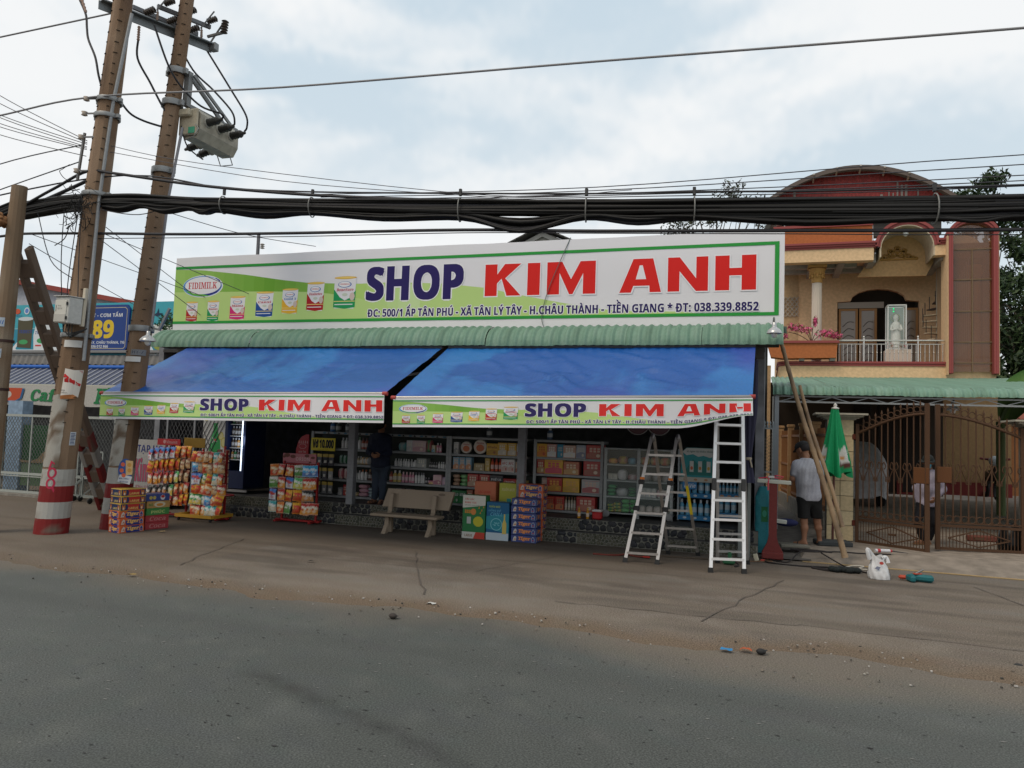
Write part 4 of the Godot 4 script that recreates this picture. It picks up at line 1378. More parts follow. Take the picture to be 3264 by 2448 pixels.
	for y in [5.25, 5.75, 6.10, 6.32]:
		var sg := Geo.new(L(.42, .36, .30))
		var cx: float = -9.64 + (y - 5.2) * .09
		sg.lathe([Vector2(.02, 0), Vector2(.045, .01), Vector2(.03, .035), Vector2(.045, .06), Vector2(.02, .07)], 10, V(cx, y, 3.27))
		obj("spool", sg, vc(.3), ig)
		var sa := Geo.new(L(.2, .2, .2))
		sa.bar(V(cx, y + .035, 3.27), along(a1, b1, y + .035) + V(0, 0, .12), .02)
		obj("arm", sa, steel, ig)

func lamp(label: String, at: Vector3, from: Vector3, r: float) -> void:
	var t := thing("street_lamp", label, "lamp", at)
	var g := Geo.new(L(.45, .46, .47))
	g.lathe([Vector2(r, -.02), Vector2(r * .98, 0), Vector2(r * .75, .035), Vector2(r * .4, .06), Vector2(.03, .075), Vector2(.028, .13), Vector2(.001, .13)], 20, at)
	g.lathe([Vector2(r * .97, -.018), Vector2(r * .73, .03), Vector2(r * .35, .05), Vector2(.02, .06)].map(func(q): return Vector2(q.x, q.y)), 20, at)
	obj("shade", g, vc(.3, .4), t)
	var b := Geo.new(L(.6, .6, .58))
	b.ball(at + V(0, -.03, 0), V(r * .42, r * .5, r * .42), 12, 8)
	obj("bulb", b, vc(.15), t)
	var n := Geo.new(L(.05, .05, .05))
	n.tube([at + V(0, .12, 0), (at + from) * .5 + V(0, .12, 0), from], .012, 6)
	obj("neck", n, vc(.4, .5), t)

# ---------------------------------------------------------------- the café on the left and what stands behind
func build_cafe() -> void:
	var t := thing("cafe_building", "cafe with teal printed board, striped blue awning and wire mesh front", "cafe", V(-15, 0, -3))
	var w := Geo.new(L(.13, .13, .135))
	w.lohi(V(-22, 0, -6.2), V(-11.4, 3.3, -6.0))
	w.lohi(V(-11.6, 0, -6.0), V(-11.42, 3.0, -.9))
	w.lohi(V(-22, 0, -6.0), V(-21.8, 3.0, -2.3))
	w.lohi(V(-13.6, 0, -3.2), V(-11.6, 2.6, -3.1))
	obj("wall", w, vc(.9, 0, "blotch", .5), t)
	var bp := Geo.new(L(.26, .36, .48))
	bp.lohi(V(-15.95, 0, -1.2), V(-15.52, 2.0, -.95))
	obj("blue_pillar", bp, vc(.85, 0, "blotch", .8), t)
	var rg := Geo.new(L(.20, .20, .20))
	rg.lohi(V(-22, 3.22, -6.2), V(-11.5, 3.28, -2.4))
	obj("roof", rg, vc(.7), t)
	var fs := Geo.new(L(.21, .20, .19))
	var rows := [PackedVector3Array(), PackedVector3Array()]
	for i in 301:
		var x := -18.6 + 6.9 * i / 300.0
		rows[0].append(V(x, 2.93 + .02 * sin(x * 34), -2.42 + .025 * sin(x * 34)))
		rows[1].append(V(x, 3.16, -2.46 + .012 * sin(x * 34)))
	fs.grid(rows)
	obj("corrugated_fascia", fs, vc(.7, 0, "soft", 1.5), t)
	var fs2 := Geo.new(L(.17, .165, .155))
	fs2.lohi(V(-18.6, 2.78, -2.6), V(-11.6, 3.0, -2.55))
	obj("lintel", fs2, vc(.8, 0, "soft", 1.5), t)
	var pp := Geo.new(L(.02, .11, .42))
	pp.tube([V(-18.6, 2.86, -2.2), V(-11.8, 2.86, -2.2)], .045, 10)
	obj("blue_pipe", pp, vc(.4), t)
	# striped awning made of ribs
	var ag := Geo.new(L(.085, .10, .155))
	var ar := []
	for i in 5:
		var r := PackedVector3Array()
		for j in 61: r.append(V(-18.4 + 6.6 * j / 60.0, lerpf(2.40, 2.81, i / 4.0), lerpf(-1.5, -2.2, i / 4.0)))
		ar.append(r)
	ag.grid(ar)
	obj("awning_sheet", ag, vc(.6, 0, "soft", 1.0), t)
	for i in 34:
		var sg := Geo.new(L(.40, .41, .44))
		var x := -18.3 + i * .195
		sg.bar(V(x, 2.418, -1.49), V(x + .02, 2.825, -2.19), .022, .012)
		obj("awning_rib", sg, vc(.5), t)
	var be := Geo.new(L(.45, .44, .38))
	be.bar(V(-18.4, 2.385, -1.5), V(-11.9, 2.385, -1.5), .035)
	obj("awning_front_bar", be, vc(.5), t)
	# hanging cafe banner
	var bn := thing("cafe_banner", "grey white banner lettered Café in green hanging under the striped awning", "banner", V(-15, 1.92, -1.48))
	var bg := Geo.new(L(.42, .41, .38))
	var br := []
	for i in 6:
		var r := PackedVector3Array()
		for j in 61:
			var x := -17.3 + 5.1 * j / 60.0
			r.append(V(x, 1.925 + .44 * i / 5.0 + (.012 * sin(x * 5) if i == 0 else 0.0), -1.48 + .012 * sin(x * 3.1) * (1 - i / 5.0)))
		br.append(r)
	bg.grid(br)
	obj("cloth", bg, vc(.8, 0, "soft", 2.0), bn)
	var p := Print.new(plane(V(-17.3, 1.925, -1.462), Vector3.RIGHT, Vector3.UP))
	p.nums([.2, .05, .95, .07, 1.1, .14, 1.17, .37, .2, .36], L(.03, .10, .22))
	p.nums([.2, .07, .90, .09, 1.04, .15, 1.10, .38, .2, .38], L(.42, .07, .03))
	p.oval(.62, .23, .16, .09, L(.42, .41, .38), 16)
	write(p, "Café", 1.34, .08, 2.26, .37, L(.02, .17, .06), "R", .008, null, 0, .22, 2)
	write(p, "Khánh", 3.22, .06, 4.6, .42, L(.02, .17, .06), "R", .008, null, 0, .22, 2)
	obj("printed_lettering", p.g, vc(.8), bn)
	# printed board over the roof edge
	var bo := thing("cafe_board", "long teal printed board with drink pictures over the corrugated edge of the cafe", "billboard", V(-15, 3.17, -2.55))
	var og := Geo.new(L(.05, .33, .40))
	og.lohi(V(-18.6, 3.17, -2.62), V(-11.2, 4.43, -2.54))
	obj("panel", og, vc(.5), bo)
	var q := Print.new(plane(V(-18.6, 3.17, -2.535), Vector3.RIGHT, Vector3.UP))
	var wv := []
	for i in 38: wv.append_array([i * .2, .78 + .10 * sin(i * .55) + .06 * sin(i * 1.3)])
	wv.append_array([7.4, .66, 0, .66])
	q.nums(wv, L(.62, .66, .70))
	q.rect(0, 0, 7.4, .66, L(.02, .22, .32))
	q.rect(0, .655, 7.4, .67, L(.3, .5, .55))
	for s in [[.55, 0, .75, .35], [1.7, 0, 2.3, .5], [2.35, 0, 2.75, .55], [4.6, 0, 5.0, .4], [5.2, 0, 5.6, .3]]:
		q.nums([s[0] - .1, 0, s[2] + .15, 0, s[2], s[3] * .5, s[2] + .16, s[3], s[2] + .08, s[3] * 1.05, (s[0] + s[2]) * .5, s[3] * .55, s[0] + .02, s[3] * 1.1, s[0] - .06, s[3] * 1.0, s[0] + .05, s[3] * .45], L(.6, .64, .67), .0006)
	q.rect(.45, 0, 1.9, .14, L(.6, .64, .67))
	q.nums([.80, .20, 1.26, .17, 1.28, .92, .78, .90], L(.07, .06, .03))
	q.oval(1.03, .91, .25, .05, L(.5, .55, .57), 14)
	q.nums([1.36, .10, 1.84, .08, 1.9, .5, 1.78, .86, 1.40, .84, 1.32, .5], L(.58, .62, .64))
	write(q, "TRIBECO", .82, .55, 1.26, .63, L(.02, .05, .22), "b", 0, null, 0, .2)
	write(q, "TRIBECO", 1.36, .52, 1.86, .60, L(.02, .05, .22), "b", 0, null, 0, .2)
	q.oval(1.0, .33, .15, .06, L(.05, .3, .1), 12)
	q.oval(1.6, .36, .16, .07, L(.05, .3, .1), 12)
	q.rect(1.4, .22, 1.6, .26, L(.5, .05, .05))
	q.oval(.74, 1.10, .10, .07, L(.5, .08, .03), 10)
	q.oval(1.05, 1.11, .09, .09, L(.55, .6, .65), 14)
	q.oval(1.05, 1.11, .06, .06, L(.1, .2, .5), 12)
	write(q, "TRIBECO", 1.25, 1.05, 2.28, 1.19, L(.02, .05, .22), "b")
	write(q, "Tribeco", .62, .97, .90, 1.02, L(.02, .05, .22), "s", 0, null, 0, .2)
	for s in [[5.0, .95], [5.35, .80], [5.7, .98], [6.0, .85]]:
		q.nums([s[0], s[1], s[0] + .1, s[1] + .05, s[0] + .13, s[1] + .16, s[0] + .16, s[1] + .04, s[0] + .28, s[1] + .03, s[0] + .12, s[1] - .03], L(.01, .03, .07), .0003)
	q.rect(4.95, .30, 5.6, .72, L(.55, .58, .55))
	q.oval(5.25, .22, .2, .1, L(.25, .28, .05), 14)
	obj("printed_picture", q.g, vc(.5), bo)
	var n := thing("number_sign", "navy sign with yellow 89 fixed on the teal cafe board", "number sign", V(-14.9, 3.24, -2.5))
	var ng := Geo.new(L(.012, .045, .20))
	ng.prism(P([-16.2, 3.27, -14.36, 3.27, -14.28, 3.35, -14.26, 4.28, -14.34, 4.37, -16.2, 4.37]), V(0, 0, -2.48), Vector3.RIGHT, Vector3.UP, .05)
	obj("plate", ng, vc(.4), n)
	var r := Print.new(plane(V(-16.2, 3.27, -2.478), Vector3.RIGHT, Vector3.UP))
	r.nums([0, .05, 1.82, .05, 1.87, .10, 1.88, .98, 1.82, 1.04, 0, 1.04], L(.42, .38, .25))
	r.nums([0, .065, 1.81, .065, 1.855, .105, 1.865, .975, 1.81, 1.025, 0, 1.025], L(.012, .045, .20))
	write(r, "GIẢI KHÁT - CƠM TẤM", .20, .81, 1.74, .94, L(.6, .62, .63), "b")
	write(r, "89", .84, .30, 1.50, .74, L(.62, .44, .02), "b", .01)
	write(r, "XÃ TÂN LÝ TÂY, CHÂU THÀNH, TG", .22, .16, 1.84, .25, L(.6, .62, .63), "b")
	write(r, "ĐT: 0936 012 866", .60, .075, 1.36, .14, L(.6, .62, .63), "b")
	obj("printed_lettering", r.g, vc(.5), n)
	# mesh front
	var fe := thing("mesh_fence", "wire mesh front with pale rails before the dark cafe", "fence", V(-15, 0, -.5))
	for y in [.08, .46, 1.68]:
		var rg2 := Geo.new(L(.34, .36, .33))
		rg2.bar(V(-18.5, y, -.5), V(-12.4, y, -.5), .04, .05)
		if y < 1: rg2.bar(V(-18.5, y - .05, -.46), V(-13.6, y - .05, -.46), .02, .02)
		obj("rail", rg2, vc(.6, .2), fe)
	for x in [-17.0, -15.45, -14.66, -13.35, -12.45]:
		var pg := Geo.new(L(.30, .32, .30))
		pg.bar(V(x, 0, -.5), V(x, 1.7, -.5), .03)
		obj("upright", pg, vc(.6, .2), fe)
	var mg := Geo.new(L(.13, .14, .13))
	var k := -19.8
	while k < -12.4:
		for s in [-1.0, 1.0]:
			var x0: float = k if s > 0 else k + 1.2
			var a := V(x0, .06, -.5)
			var b := V(x0 + s * 1.2, 1.68, -.5)
			mg.bar(a, b, .007)
		k += .085
	obj("mesh", mg, vc(.5, .4), fe).set_meta("kind", "stuff")
	var sc := thing("green_screen", "dark green shade cloth with a wavy timber edge behind the mesh", "screen", V(-15.2, .1, -1))
	var gg := Geo.new(L(.012, .055, .02))
	var top := []
	for i in 13: top.append_array([-16.0 + i * .11, .86 - .16 * sin(i / 12.0 * PI) + (.10 if i > 9 else 0.0)])
	gg.prism(P(top + [-14.6, 1.48, -16.0, 1.48]), V(0, 0, -1.0), Vector3.RIGHT, Vector3.UP, .02)
	obj("cloth", gg, vc(.9), sc)
	var eg := Geo.new(L(.24, .17, .10))
	var lo := []
	for i in 13: lo.append_array([-14.68 - i * .11, .66])
	eg.prism(P(top + lo), V(0, 0, -.97), Vector3.RIGHT, Vector3.UP, .03)
	obj("timber_edge", eg, vc(.9, 0, "soft", 2.0), sc)
	var pg2 := Geo.new(L(.10, .16, .09))
	pg2.lohi(V(-15.6, .16, -1.03), V(-14.7, .66, -1.0))
	obj("lower_panel", pg2, vc(.8), sc)
	var kb := Geo.new(L(.26, .24, .21))
	kb.lohi(V(-18.5, -.02, -.62), V(-13.9, .05, -.35))
	tag(obj("kerb", kb, vc(.95, 0, "blotch", 1.0)), "low concrete kerb at the foot of the cafe mesh front", "kerb", "", "structure")
	for g0 in [[-13.42, -13.02, "taller grey pipe trolley frame on casters by the cafe mesh"], [-12.98, -12.5, "lower grey pipe trolley frame on casters near the strut"]]:
		var tr := thing("trolley_frame", g0[2], "trolley", V((g0[0] + g0[1]) / 2, 0, -.3))
		var hgt := 1.15 if g0[0] < -13.2 else 1.0
		for x in [g0[0], g0[1]]:
			var ug := Geo.new(L(.25, .27, .25))
			ug.bar(V(x, .12, -.3), V(x, hgt, -.3), .03)
			ug.bar(V(x, .45, -.3), V(x - .25, .12, -.05), .022)
			obj("upright", ug, vc(.5, .3), tr)
		for y in [.12, .5, hgt]:
			var ug := Geo.new(L(.25, .27, .25))
			ug.bar(V(g0[0], y, -.3), V(g0[1], y, -.3), .03)
			obj("crossbar", ug, vc(.5, .3), tr)
		for x in [g0[0] - .2, g0[1]]:
			for z in [-.3, -.05]:
				var cg := Geo.new(L(.02, .02, .02))
				cg.lathe([Vector2(.001, -.02), Vector2(.05, -.02), Vector2(.06, 0), Vector2(.05, .02), Vector2(.001, .02)], 12, V(x, .06, z), Basis(V(0, 1, 0), V(1, 0, 0), V(0, 0, -1)))
				obj("caster", cg, vc(.6), tr)
	# gabled hall behind
	var h := thing("gabled_hall", "pale hall with a dark red eaves board far behind the cafe", "hall", V(-21, 0, -9))
	var hg := Geo.new(L(.42, .45, .50))
	hg.prism(P([-30, 0, -17.5, 0, -17.5, 5.0, -23.4, 5.98, -30, 4.9]), V(0, 0, -7), Vector3.RIGHT, Vector3.UP, 12)
	obj("wall", hg, vc(.9, 0, "soft", .6), h)
	var hr := Geo.new(L(.24, .045, .035))
	hr.prism(P([-23.4, 6.12, -17.2, 5.08, -17.2, 4.94, -23.4, 5.96]), V(0, 0, -6.7), Vector3.RIGHT, Vector3.UP, 12.4)
	hr.prism(P([-30, 5.0, -23.4, 6.12, -23.4, 5.96, -30, 4.85]), V(0, 0, -6.7), Vector3.RIGHT, Vector3.UP, 12.4)
	obj("eaves", hr, vc(.6), h)
	# gabled house peeping over the sign
	var s := thing("small_gable_house", "grey tiled gable peeping over the middle of the shop sign", "house", V(-5.55, 0, -9))
	var sg := Geo.new(L(.30, .29, .27))
	sg.prism(P([-7.4, 0, -3.7, 0, -3.7, 6.0, -5.55, 6.76, -7.4, 6.0]), V(0, 0, -7.1), Vector3.RIGHT, Vector3.UP, 6)
	obj("wall", sg, vc(.9), s)
	var sw := Geo.new(L(.42, .41, .39))
	sw.prism(P([-5.55, 6.84, -4.9, 6.53, -5.02, 6.47, -5.55, 6.72, -6.08, 6.47, -6.2, 6.53]), V(0, 0, -7.02), Vector3.RIGHT, Vector3.UP, .06)
	obj("bargeboard", sw, vc(.7), s)
	for e in [-1.0, 1.0]:
		for i in 9:
			for j in 2:
				var tg := Geo.new(pick([L(.07, .068, .065), L(.085, .08, .075), L(.06, .058, .056)]))
				var a := V(-5.55 + e * (i * .20), 6.93 - i * .092, -6.95 - j * .32)
				var dx := V(e * .23, -.105, 0)
				tg.box(a + dx * .5, V(.25, .03, .31), Basis(dx.normalized() * e, V(e * .105, .23, 0).normalized(), V(0, 0, 1)) if e > 0 else Basis(-dx.normalized(), V(-.105, .23, 0).normalized(), V(0, 0, 1)))
				obj("roof_tile", tg, vc(.8), s)
		var rb := Geo.new(L(.075, .072, .07))
		rb.prism(P([0, 6.92, e * 1.95, 6.02, e * 1.95, 5.96, 0, 6.84]), V(-5.55, 0, -7.5), Vector3.RIGHT, Vector3.UP, 5.5)
		obj("roof", rb, vc(.8), s)
	var rc := Geo.new(L(.06, .058, .056))
	rc.tube([V(-5.55, 6.95, -6.8), V(-5.55, 6.95, -13)], .07, 7)
	obj("ridge", rc, vc(.8), s)
	# bracket with an insulator on the sign
	var bk := thing("wire_bracket", "thin grey post with a pale spool insulator standing behind the sign top", "bracket", V(-9.27, 3.9, -.5))
	var kg := Geo.new(L(.12, .12, .13))
	kg.bar(V(-9.27, 3.9, -.5), V(-9.27, 5.32, -.5), .045)
	obj("post", kg, vc(.5, .4), bk)
	var ig := Geo.new(L(.40, .37, .33))
	for i in 3: ig.lathe([Vector2(.02, 0), Vector2(.05, .012), Vector2(.02, .03)], 10, V(-9.16, 5.0 + i * .035, -.48))
	obj("spool", ig, vc(.3), bk)
	tag(foliage_obj("bush", [[V(-11.4, 3.6, -.6), V(.22, .24, .2)]], 260, .045, [L(.02, .07, .02), L(.035, .10, .03)]), "small dark green bush at the left end of the shop sign", "bush")

func foliage_obj(called: String, clumps: Array, per: int, size: float, ks: Array, parent: Node = self) -> MeshInstance3D:
	var g := Geo.new()
	for q in clumps:
		for i in per:
			var d := V(rng.randfn(0, .5), rng.randfn(0, .5), rng.randfn(0, .5))
			if d.length() > 1.1: d = d.normalized() * rf(.6, 1.1)
			var c: Vector3 = q[0] + d * q[1]
			g.col = pick(ks)
			var a := V(rf(-1, 1), rf(-1, 1), rf(-1, 1)).normalized()
			var b := a.cross(V(rf(-1, 1), rf(-1, 1), rf(-1, 1))).normalized()
			var s := size * rf(.6, 1.3)
			g.tri(c - a * s, c - b * s * .35, c + a * s)
			g.tri(c - a * s, c + a * s, c + b * s * .35)
	var m: StandardMaterial3D = vc(.6).duplicate()
	m.backlight_enabled = true
	m.backlight = Color(.10, .16, .05)
	return obj(called, g, m, parent)

func tree(label: String, at: Vector3, limbs: Array, per: int, size: float, ks: Array, r := .16, spread := .55) -> void:    # limbs: end points of the crown
	var t := thing("tree", label, "tree", at, "trees behind the house")
	var bark := L(.10, .085, .07)
	var top := at
	for q in limbs: top += (q - at) / limbs.size()
	var fork := at.lerp(top, .45)
	var tg := Geo.new(bark)
	tg.tube(smooth([at, at.lerp(fork, .5) + V(.1, 0, .05), fork], 5), [r, r * .98, r * .95, r * .9, r * .88, r * .86, r * .84, r * .82, r * .8, r * .78, r * .75], 8)
	obj("trunk", tg, vc(.9, 0, "grain", 2.0), t)
	var clumps := []
	for q in limbs:
		var lg := Geo.new(bark)
		var mid: Vector3 = fork.lerp(q, .5) + V(rf(-.3, .3), rf(.1, .4), rf(-.3, .3))
		var path := smooth([fork, mid, q], 5)
		var rr := []
		for i in path.size(): rr.append(lerpf(r * .55, .02, float(i) / path.size()))
		lg.tube(path, rr, 6)
		for i in 3:
			var e: Vector3 = q + V(rf(-1, 1), rf(-.4, .7), rf(-1, 1)) * spread * 1.3
			lg.tube([path[7 - i], e], [.03, .01], 5)
			clumps.append([e, V(1, .7, 1) * spread * rf(.6, 1.0)])
		obj("limb", lg, vc(.9), t)
		clumps.append([q, V(1, .75, 1) * spread])
	foliage_obj("crown", clumps, per, size, ks, t)

func build_trees() -> void:
	var dark := [L(.022, .045, .018), L(.035, .065, .022), L(.015, .03, .014), L(.05, .08, .03)]
	tree("tall dark tree beyond the glazed stair tower, reaching highest", V(9.80, 0.00, -25.0), [V(8.26, 12.34, -24.3), V(8.82, 11.36, -25.0), V(7.70, 11.78, -25.1), V(10.64, 10.52, -24.3), V(11.76, 9.40, -24.3), V(9.80, 9.68, -23.7), V(9.24, 8.56, -24.3), V(11.06, 8.00, -24.3), V(9.66, 7.16, -23.7), V(12.32, 7.44, -25.0), V(10.50, 6.32, -24.3), V(9.24, 6.04, -24.7)], 170, .14, dark, .24, .72)
	tree("broad dense tree low beside the glazed stair tower", V(11.48, 0.00, -22.2), [V(10.36, 4.22, -21.5), V(11.48, 4.92, -22.0), V(9.80, 3.38, -21.5), V(12.60, 4.36, -21.5), V(10.78, 2.82, -20.9), V(12.04, 3.24, -21.5)], 220, .15, dark, .2, 1.0)
	tree("dense leafy tree filling the right edge behind the glazed tower", V(9.6, 0, -23), [V(8.6, 4.6, -22), V(9.4, 4.4, -22), V(9.0, 5.4, -22), V(10, 5, -22), V(8.7, 6.2, -22), V(9.6, 6.6, -22), V(9.2, 7.5, -22), V(10.3, 7.2, -22), V(8.6, 3.6, -22), V(9.6, 3.5, -22)], 260, .14, dark, .2, .95)
	tree("thin twiggy tree showing over the right end of the shop sign", V(-2.24, 0.00, -28.5), [V(-4.62, 12.20, -27.1), V(-3.36, 12.76, -27.1), V(-2.52, 13.60, -27.6), V(-1.26, 12.90, -27.1), V(-0.28, 13.18, -27.8), V(0.42, 12.34, -27.1), V(-4.06, 11.50, -27.8)], 80, .12, [L(.04, .05, .03), L(.05, .06, .035), L(.03, .035, .022)], .18, .7)
	tree("dark tree crown showing between the vaulted roof and the glazed tower", V(6.44, 0.00, -28.5), [V(6.30, 9.40, -27.1), V(7.28, 9.96, -27.6), V(5.74, 8.56, -27.1), V(7.84, 8.84, -27.1)], 150, .14, dark, .2, .75)
	# banana leaf beside the tower
	var b := thing("banana_plant", "banana plant with one broad pale leaf under the tall tree", "plant", V(5.3, 0, -9))
	for q in [[V(5.2, 2.2, -9), V(5.35, 3.0, -9), V(5.75, 3.55, -8.8), L(.12, .22, .06)], [V(5.2, 2.2, -9), V(5.6, 2.7, -9), V(6.2, 2.9, -8.9), L(.06, .12, .035)]]:
		var g := Geo.new(q[3])
		var path := smooth([q[0], q[1], q[2]], 6)
		var rows := [PackedVector3Array(), PackedVector3Array(), PackedVector3Array()]
		for i in path.size():
			var f := float(i) / (path.size() - 1)
			var wd := .22 * sin(PI * clampf(f * .9 + .08, 0, 1))
			rows[0].append(path[i] + V(wd * .7, -wd * .5, .05)); rows[1].append(path[i]); rows[2].append(path[i] - V(wd * .7, -wd * .5, -.05))
		g.grid(rows)
		obj("leaf", g, vc(.5), b)
	var st := Geo.new(L(.10, .13, .05))
	st.tube([V(5.2, 0, -9), V(5.2, 2.3, -9)], .1, 8)
	obj("stem", st, vc(.7), b)

# ---------------------------------------------------------------- the house with the balcony
func arch_pts(cx: float, hw: float, y0: float, top: float, k := 16, rect := -1.0) -> Array:    # points over an arch from right to left
	var a := []
	for i in k + 1:
		var t := PI * i / k
		a.append_array([cx + cos(t) * hw, y0 + sin(t) * (top - y0)])
	return a

func arch_band(g: Geo, cx: float, hw: float, y0: float, top: float, w: float, z0: float, z1: float, k := 18) -> void:     # thick arch ring from z0 (front) to z1
	for i in k:
		var q := []
		for t in [PI * i / k, PI * (i + 1) / k]:
			q.append(V(cx + cos(t) * hw, y0 + sin(t) * (top - y0), 0)); q.append(V(cx + cos(t) * (hw - w), y0 + sin(t) * (top - y0 - w), 0))
		var f := V(0, 0, z0)
		var b := V(0, 0, z1)
		g.quad(q[1] + f, q[0] + f, q[2] + f, q[3] + f)
		g.quad(q[0] + f, q[0] + b, q[2] + b, q[2] + f)
		g.quad(q[3] + f, q[3] + b, q[1] + b, q[1] + f)

func build_house() -> void:
	var cream := L(.74, .51, .30)
	var maroon := L(.27, .06, .055)
	var orange := L(.42, .135, .045)
	var wallm := vc(.85, 0, "soft", .8, .15)
	var t := thing("balcony_house", "two storey house with cream walls, maroon trim and a pillared balcony above green canopy", "house", V(3, .12, -15))
	var g := Geo.new(cream)
	g.lohi(V(.95, 4.05, -15.8), V(2.17, 7.4, -15.6))
	g.lohi(V(4.60, 4.05, -15.8), V(6.1, 7.4, -15.6))
	var over := [4.60, 7.4, 2.17, 7.4, 2.17, 6.32, 2.57, 6.34]
	for i in 9:
		var a := PI * (1 - i / 8.0)
		over.append_array([3.40 + cos(a) * .83, 6.34 + sin(a) * .39])
	over.append_array([4.60, 6.30])
	g.prism(P(over), V(0, 0, -15.6), Vector3.RIGHT, Vector3.UP, .2)
	obj("upper_wall", g, wallm, t)
	var sw := Geo.new(L(.50, .34, .19))
	sw.lohi(V(.30, 4.05, -24), V(.95, 7.4, -15.58))
	sw.lohi(V(-.1, .12, -24), V(.1, 4.0, -13.4))
	obj("side_wall", sw, wallm, t)
	for i in 4:
		for j in 4:
			var vg := Geo.new(L(.42, .38, .32))
			var x := .42 + i * .14
			var y := 5.85 + j * .17
			vg.bar(V(x, y, -15.55), V(x + .12, y + .15, -15.55), .025)
			vg.bar(V(x + .12, y, -15.55), V(x, y + .15, -15.55), .022)
			obj("vent_block", vg, wallm, t)
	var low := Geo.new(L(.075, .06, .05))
	low.lohi(V(-.1, .12, -15.4), V(5.2, 3.6, -15.2))
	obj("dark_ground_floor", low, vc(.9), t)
	var lw := Geo.new(L(.42, .27, .13))
	lw.lohi(V(5.15, .12, -17.2), V(7.35, 3.6, -16.4))
	obj("ground_floor_wall", lw, wallm, t)
	var sk := Geo.new(L(.22, .035, .03))
	sk.lohi(V(3.9, .12, -15.2), V(5.15, .55, -15.15))
	obj("red_skirting", sk, vc(.6), t)
	sk = Geo.new(L(.22, .035, .03))
	sk.lohi(V(5.15, .12, -16.4), V(7.36, .55, -16.36))
	obj("red_skirting", sk, vc(.6), t)
	for x in [2.9, 3.6, 4.3]:
		var dg := Geo.new(L(.02, .014, .01))
		dg.cbox(V(x, 1.6, -15.17), V(.5, 2.8, .05), .01)
		obj("door", dg, vc(.5), t)
	# balcony slab
	var sl := Geo.new(cream)
	var edge := []
	for i in 7:
		var a := PI * .5 * i / 6.0
		edge.append_array([.62 - .30 * cos(a), -13.32 + .32 * sin(a)])
	edge.append_array([6.1, -13.0, 6.1, -16.0, .32, -16.0])
	var flat := PackedVector2Array()
	for i in range(0, edge.size(), 2): flat.append(Vector2(edge[i], -edge[i + 1]))
	sl.prism(flat, V(0, 3.96, 0), Vector3.RIGHT, Vector3.FORWARD, .38)
	obj("balcony_slab", sl, wallm, t)
	for q in [[3.96, .06, .05], [4.03, .05, .09], [4.075, .02, .06]]:
		var cg := Geo.new(maroon)
		for pq in Geometry2D.offset_polygon(flat, q[2] * .6, Geometry2D.JOIN_ROUND):
			var cut := Geometry2D.intersect_polygons(pq, P([-1, 12.5, 4.84, 12.5, 4.84, 15.5, -1, 15.5]))
			for piece2 in cut: cg.prism(piece2, V(0, q[0] + q[1], 0), Vector3.RIGHT, Vector3.FORWARD, q[1])
		obj("maroon_moulding", cg, vc(.6), t)
	# roof slab, fascia and beams
	var rs := Geo.new(cream)
	rs.lohi(V(.30, 7.12, -13.35), V(2.95, 7.54, -13.0))
	rs.lohi(V(.30, 7.36, -16.0), V(6.1, 7.6, -14.3))
	rs.lohi(V(.30, 7.36, -14.3), V(3.02, 7.6, -13.35))
	rs.lohi(V(4.66, 7.36, -14.3), V(6.1, 7.6, -13.35))
	rs.lohi(V(4.57, 7.2, -13.35), V(4.84, 7.5, -13.0))
	obj("roof_slab", rs, wallm, t)
	var bm := Geo.new(L(.36, .34, .31))
	for x in [1.2, 2.0, 2.85, 4.75]: bm.lohi(V(x, 7.12, -15.6), V(x + .2, 7.37, -13.3))
	bm.lohi(V(.3, 7.16, -14.3), V(2.6, 7.355, -14.1))
	bm.lohi(V(.3, 7.16, -15.1), V(4.9, 7.355, -14.9))
	obj("ceiling_beams", bm, wallm, t)
	for q in [[7.50, 7.56, .03], [7.56, 7.62, .07], [7.62, 7.68, .11]]:
		var cg := Geo.new(maroon)
		cg.lohi(V(.28 - q[2], q[0], -13.4), V(3.02, q[1], -13.0 + q[2]))
		obj("maroon_moulding", cg, vc(.6), t)
		cg = Geo.new(maroon)
		cg.lohi(V(4.66, q[0], -13.4), V(4.84, q[1], -13.0 + q[2]))
		obj("maroon_moulding", cg, vc(.6), t)
	var pa := Geo.new(orange)
	pa.lohi(V(.20, 7.70, -13.6), V(2.94, 8.25, -13.3))
	obj("parapet", pa, vc(.8, 0, "soft", 1.0), t)
	var pc := Geo.new(maroon)
	pc.lohi(V(.12, 8.25, -13.65), V(2.96, 8.33, -13.25))
	obj("parapet_cap", pc, vc(.6), t)
	var rl := Geo.new(L(.55, .55, .53))
	rl.tube([V(.2, 8.42, -13.4), V(2.96, 8.42, -13.4), V(2.96, 7.75, -13.27)], .02, 6)
	for x in [.45, 2.9]: rl.tube([V(x, 8.3, -13.4), V(x, 8.5, -13.4)], .02, 6)
	obj("roof_rail", rl, vc(.3, .7), t)
	# arched hood
	var ah := Geo.new(maroon)
	arch_band(ah, 3.84, .86, 7.52, 8.30, .08, -12.93, -13.3)
	arch_band(ah, 3.84, .79, 7.50, 8.22, .08, -12.98, -13.3)
	obj("arch_moulding", ah, vc(.6), t)
	var so := Geo.new(L(.55, .46, .34))
	arch_band(so, 3.84, .72, 7.45, 8.14, .03, -12.99, -14.2)
	so.lohi(V(4.53, 7.20, -14.2), V(4.57, 7.46, -13.0))
	so.lohi(V(3.11, 7.20, -14.2), V(3.15, 7.46, -13.0))
	arch_band(so, 3.84, .85, 7.52, 8.28, .10, -13.3, -14.3)
	obj("arch_soffit", so, wallm, t)
	var ty := Geo.new(L(.60, .38, .19))
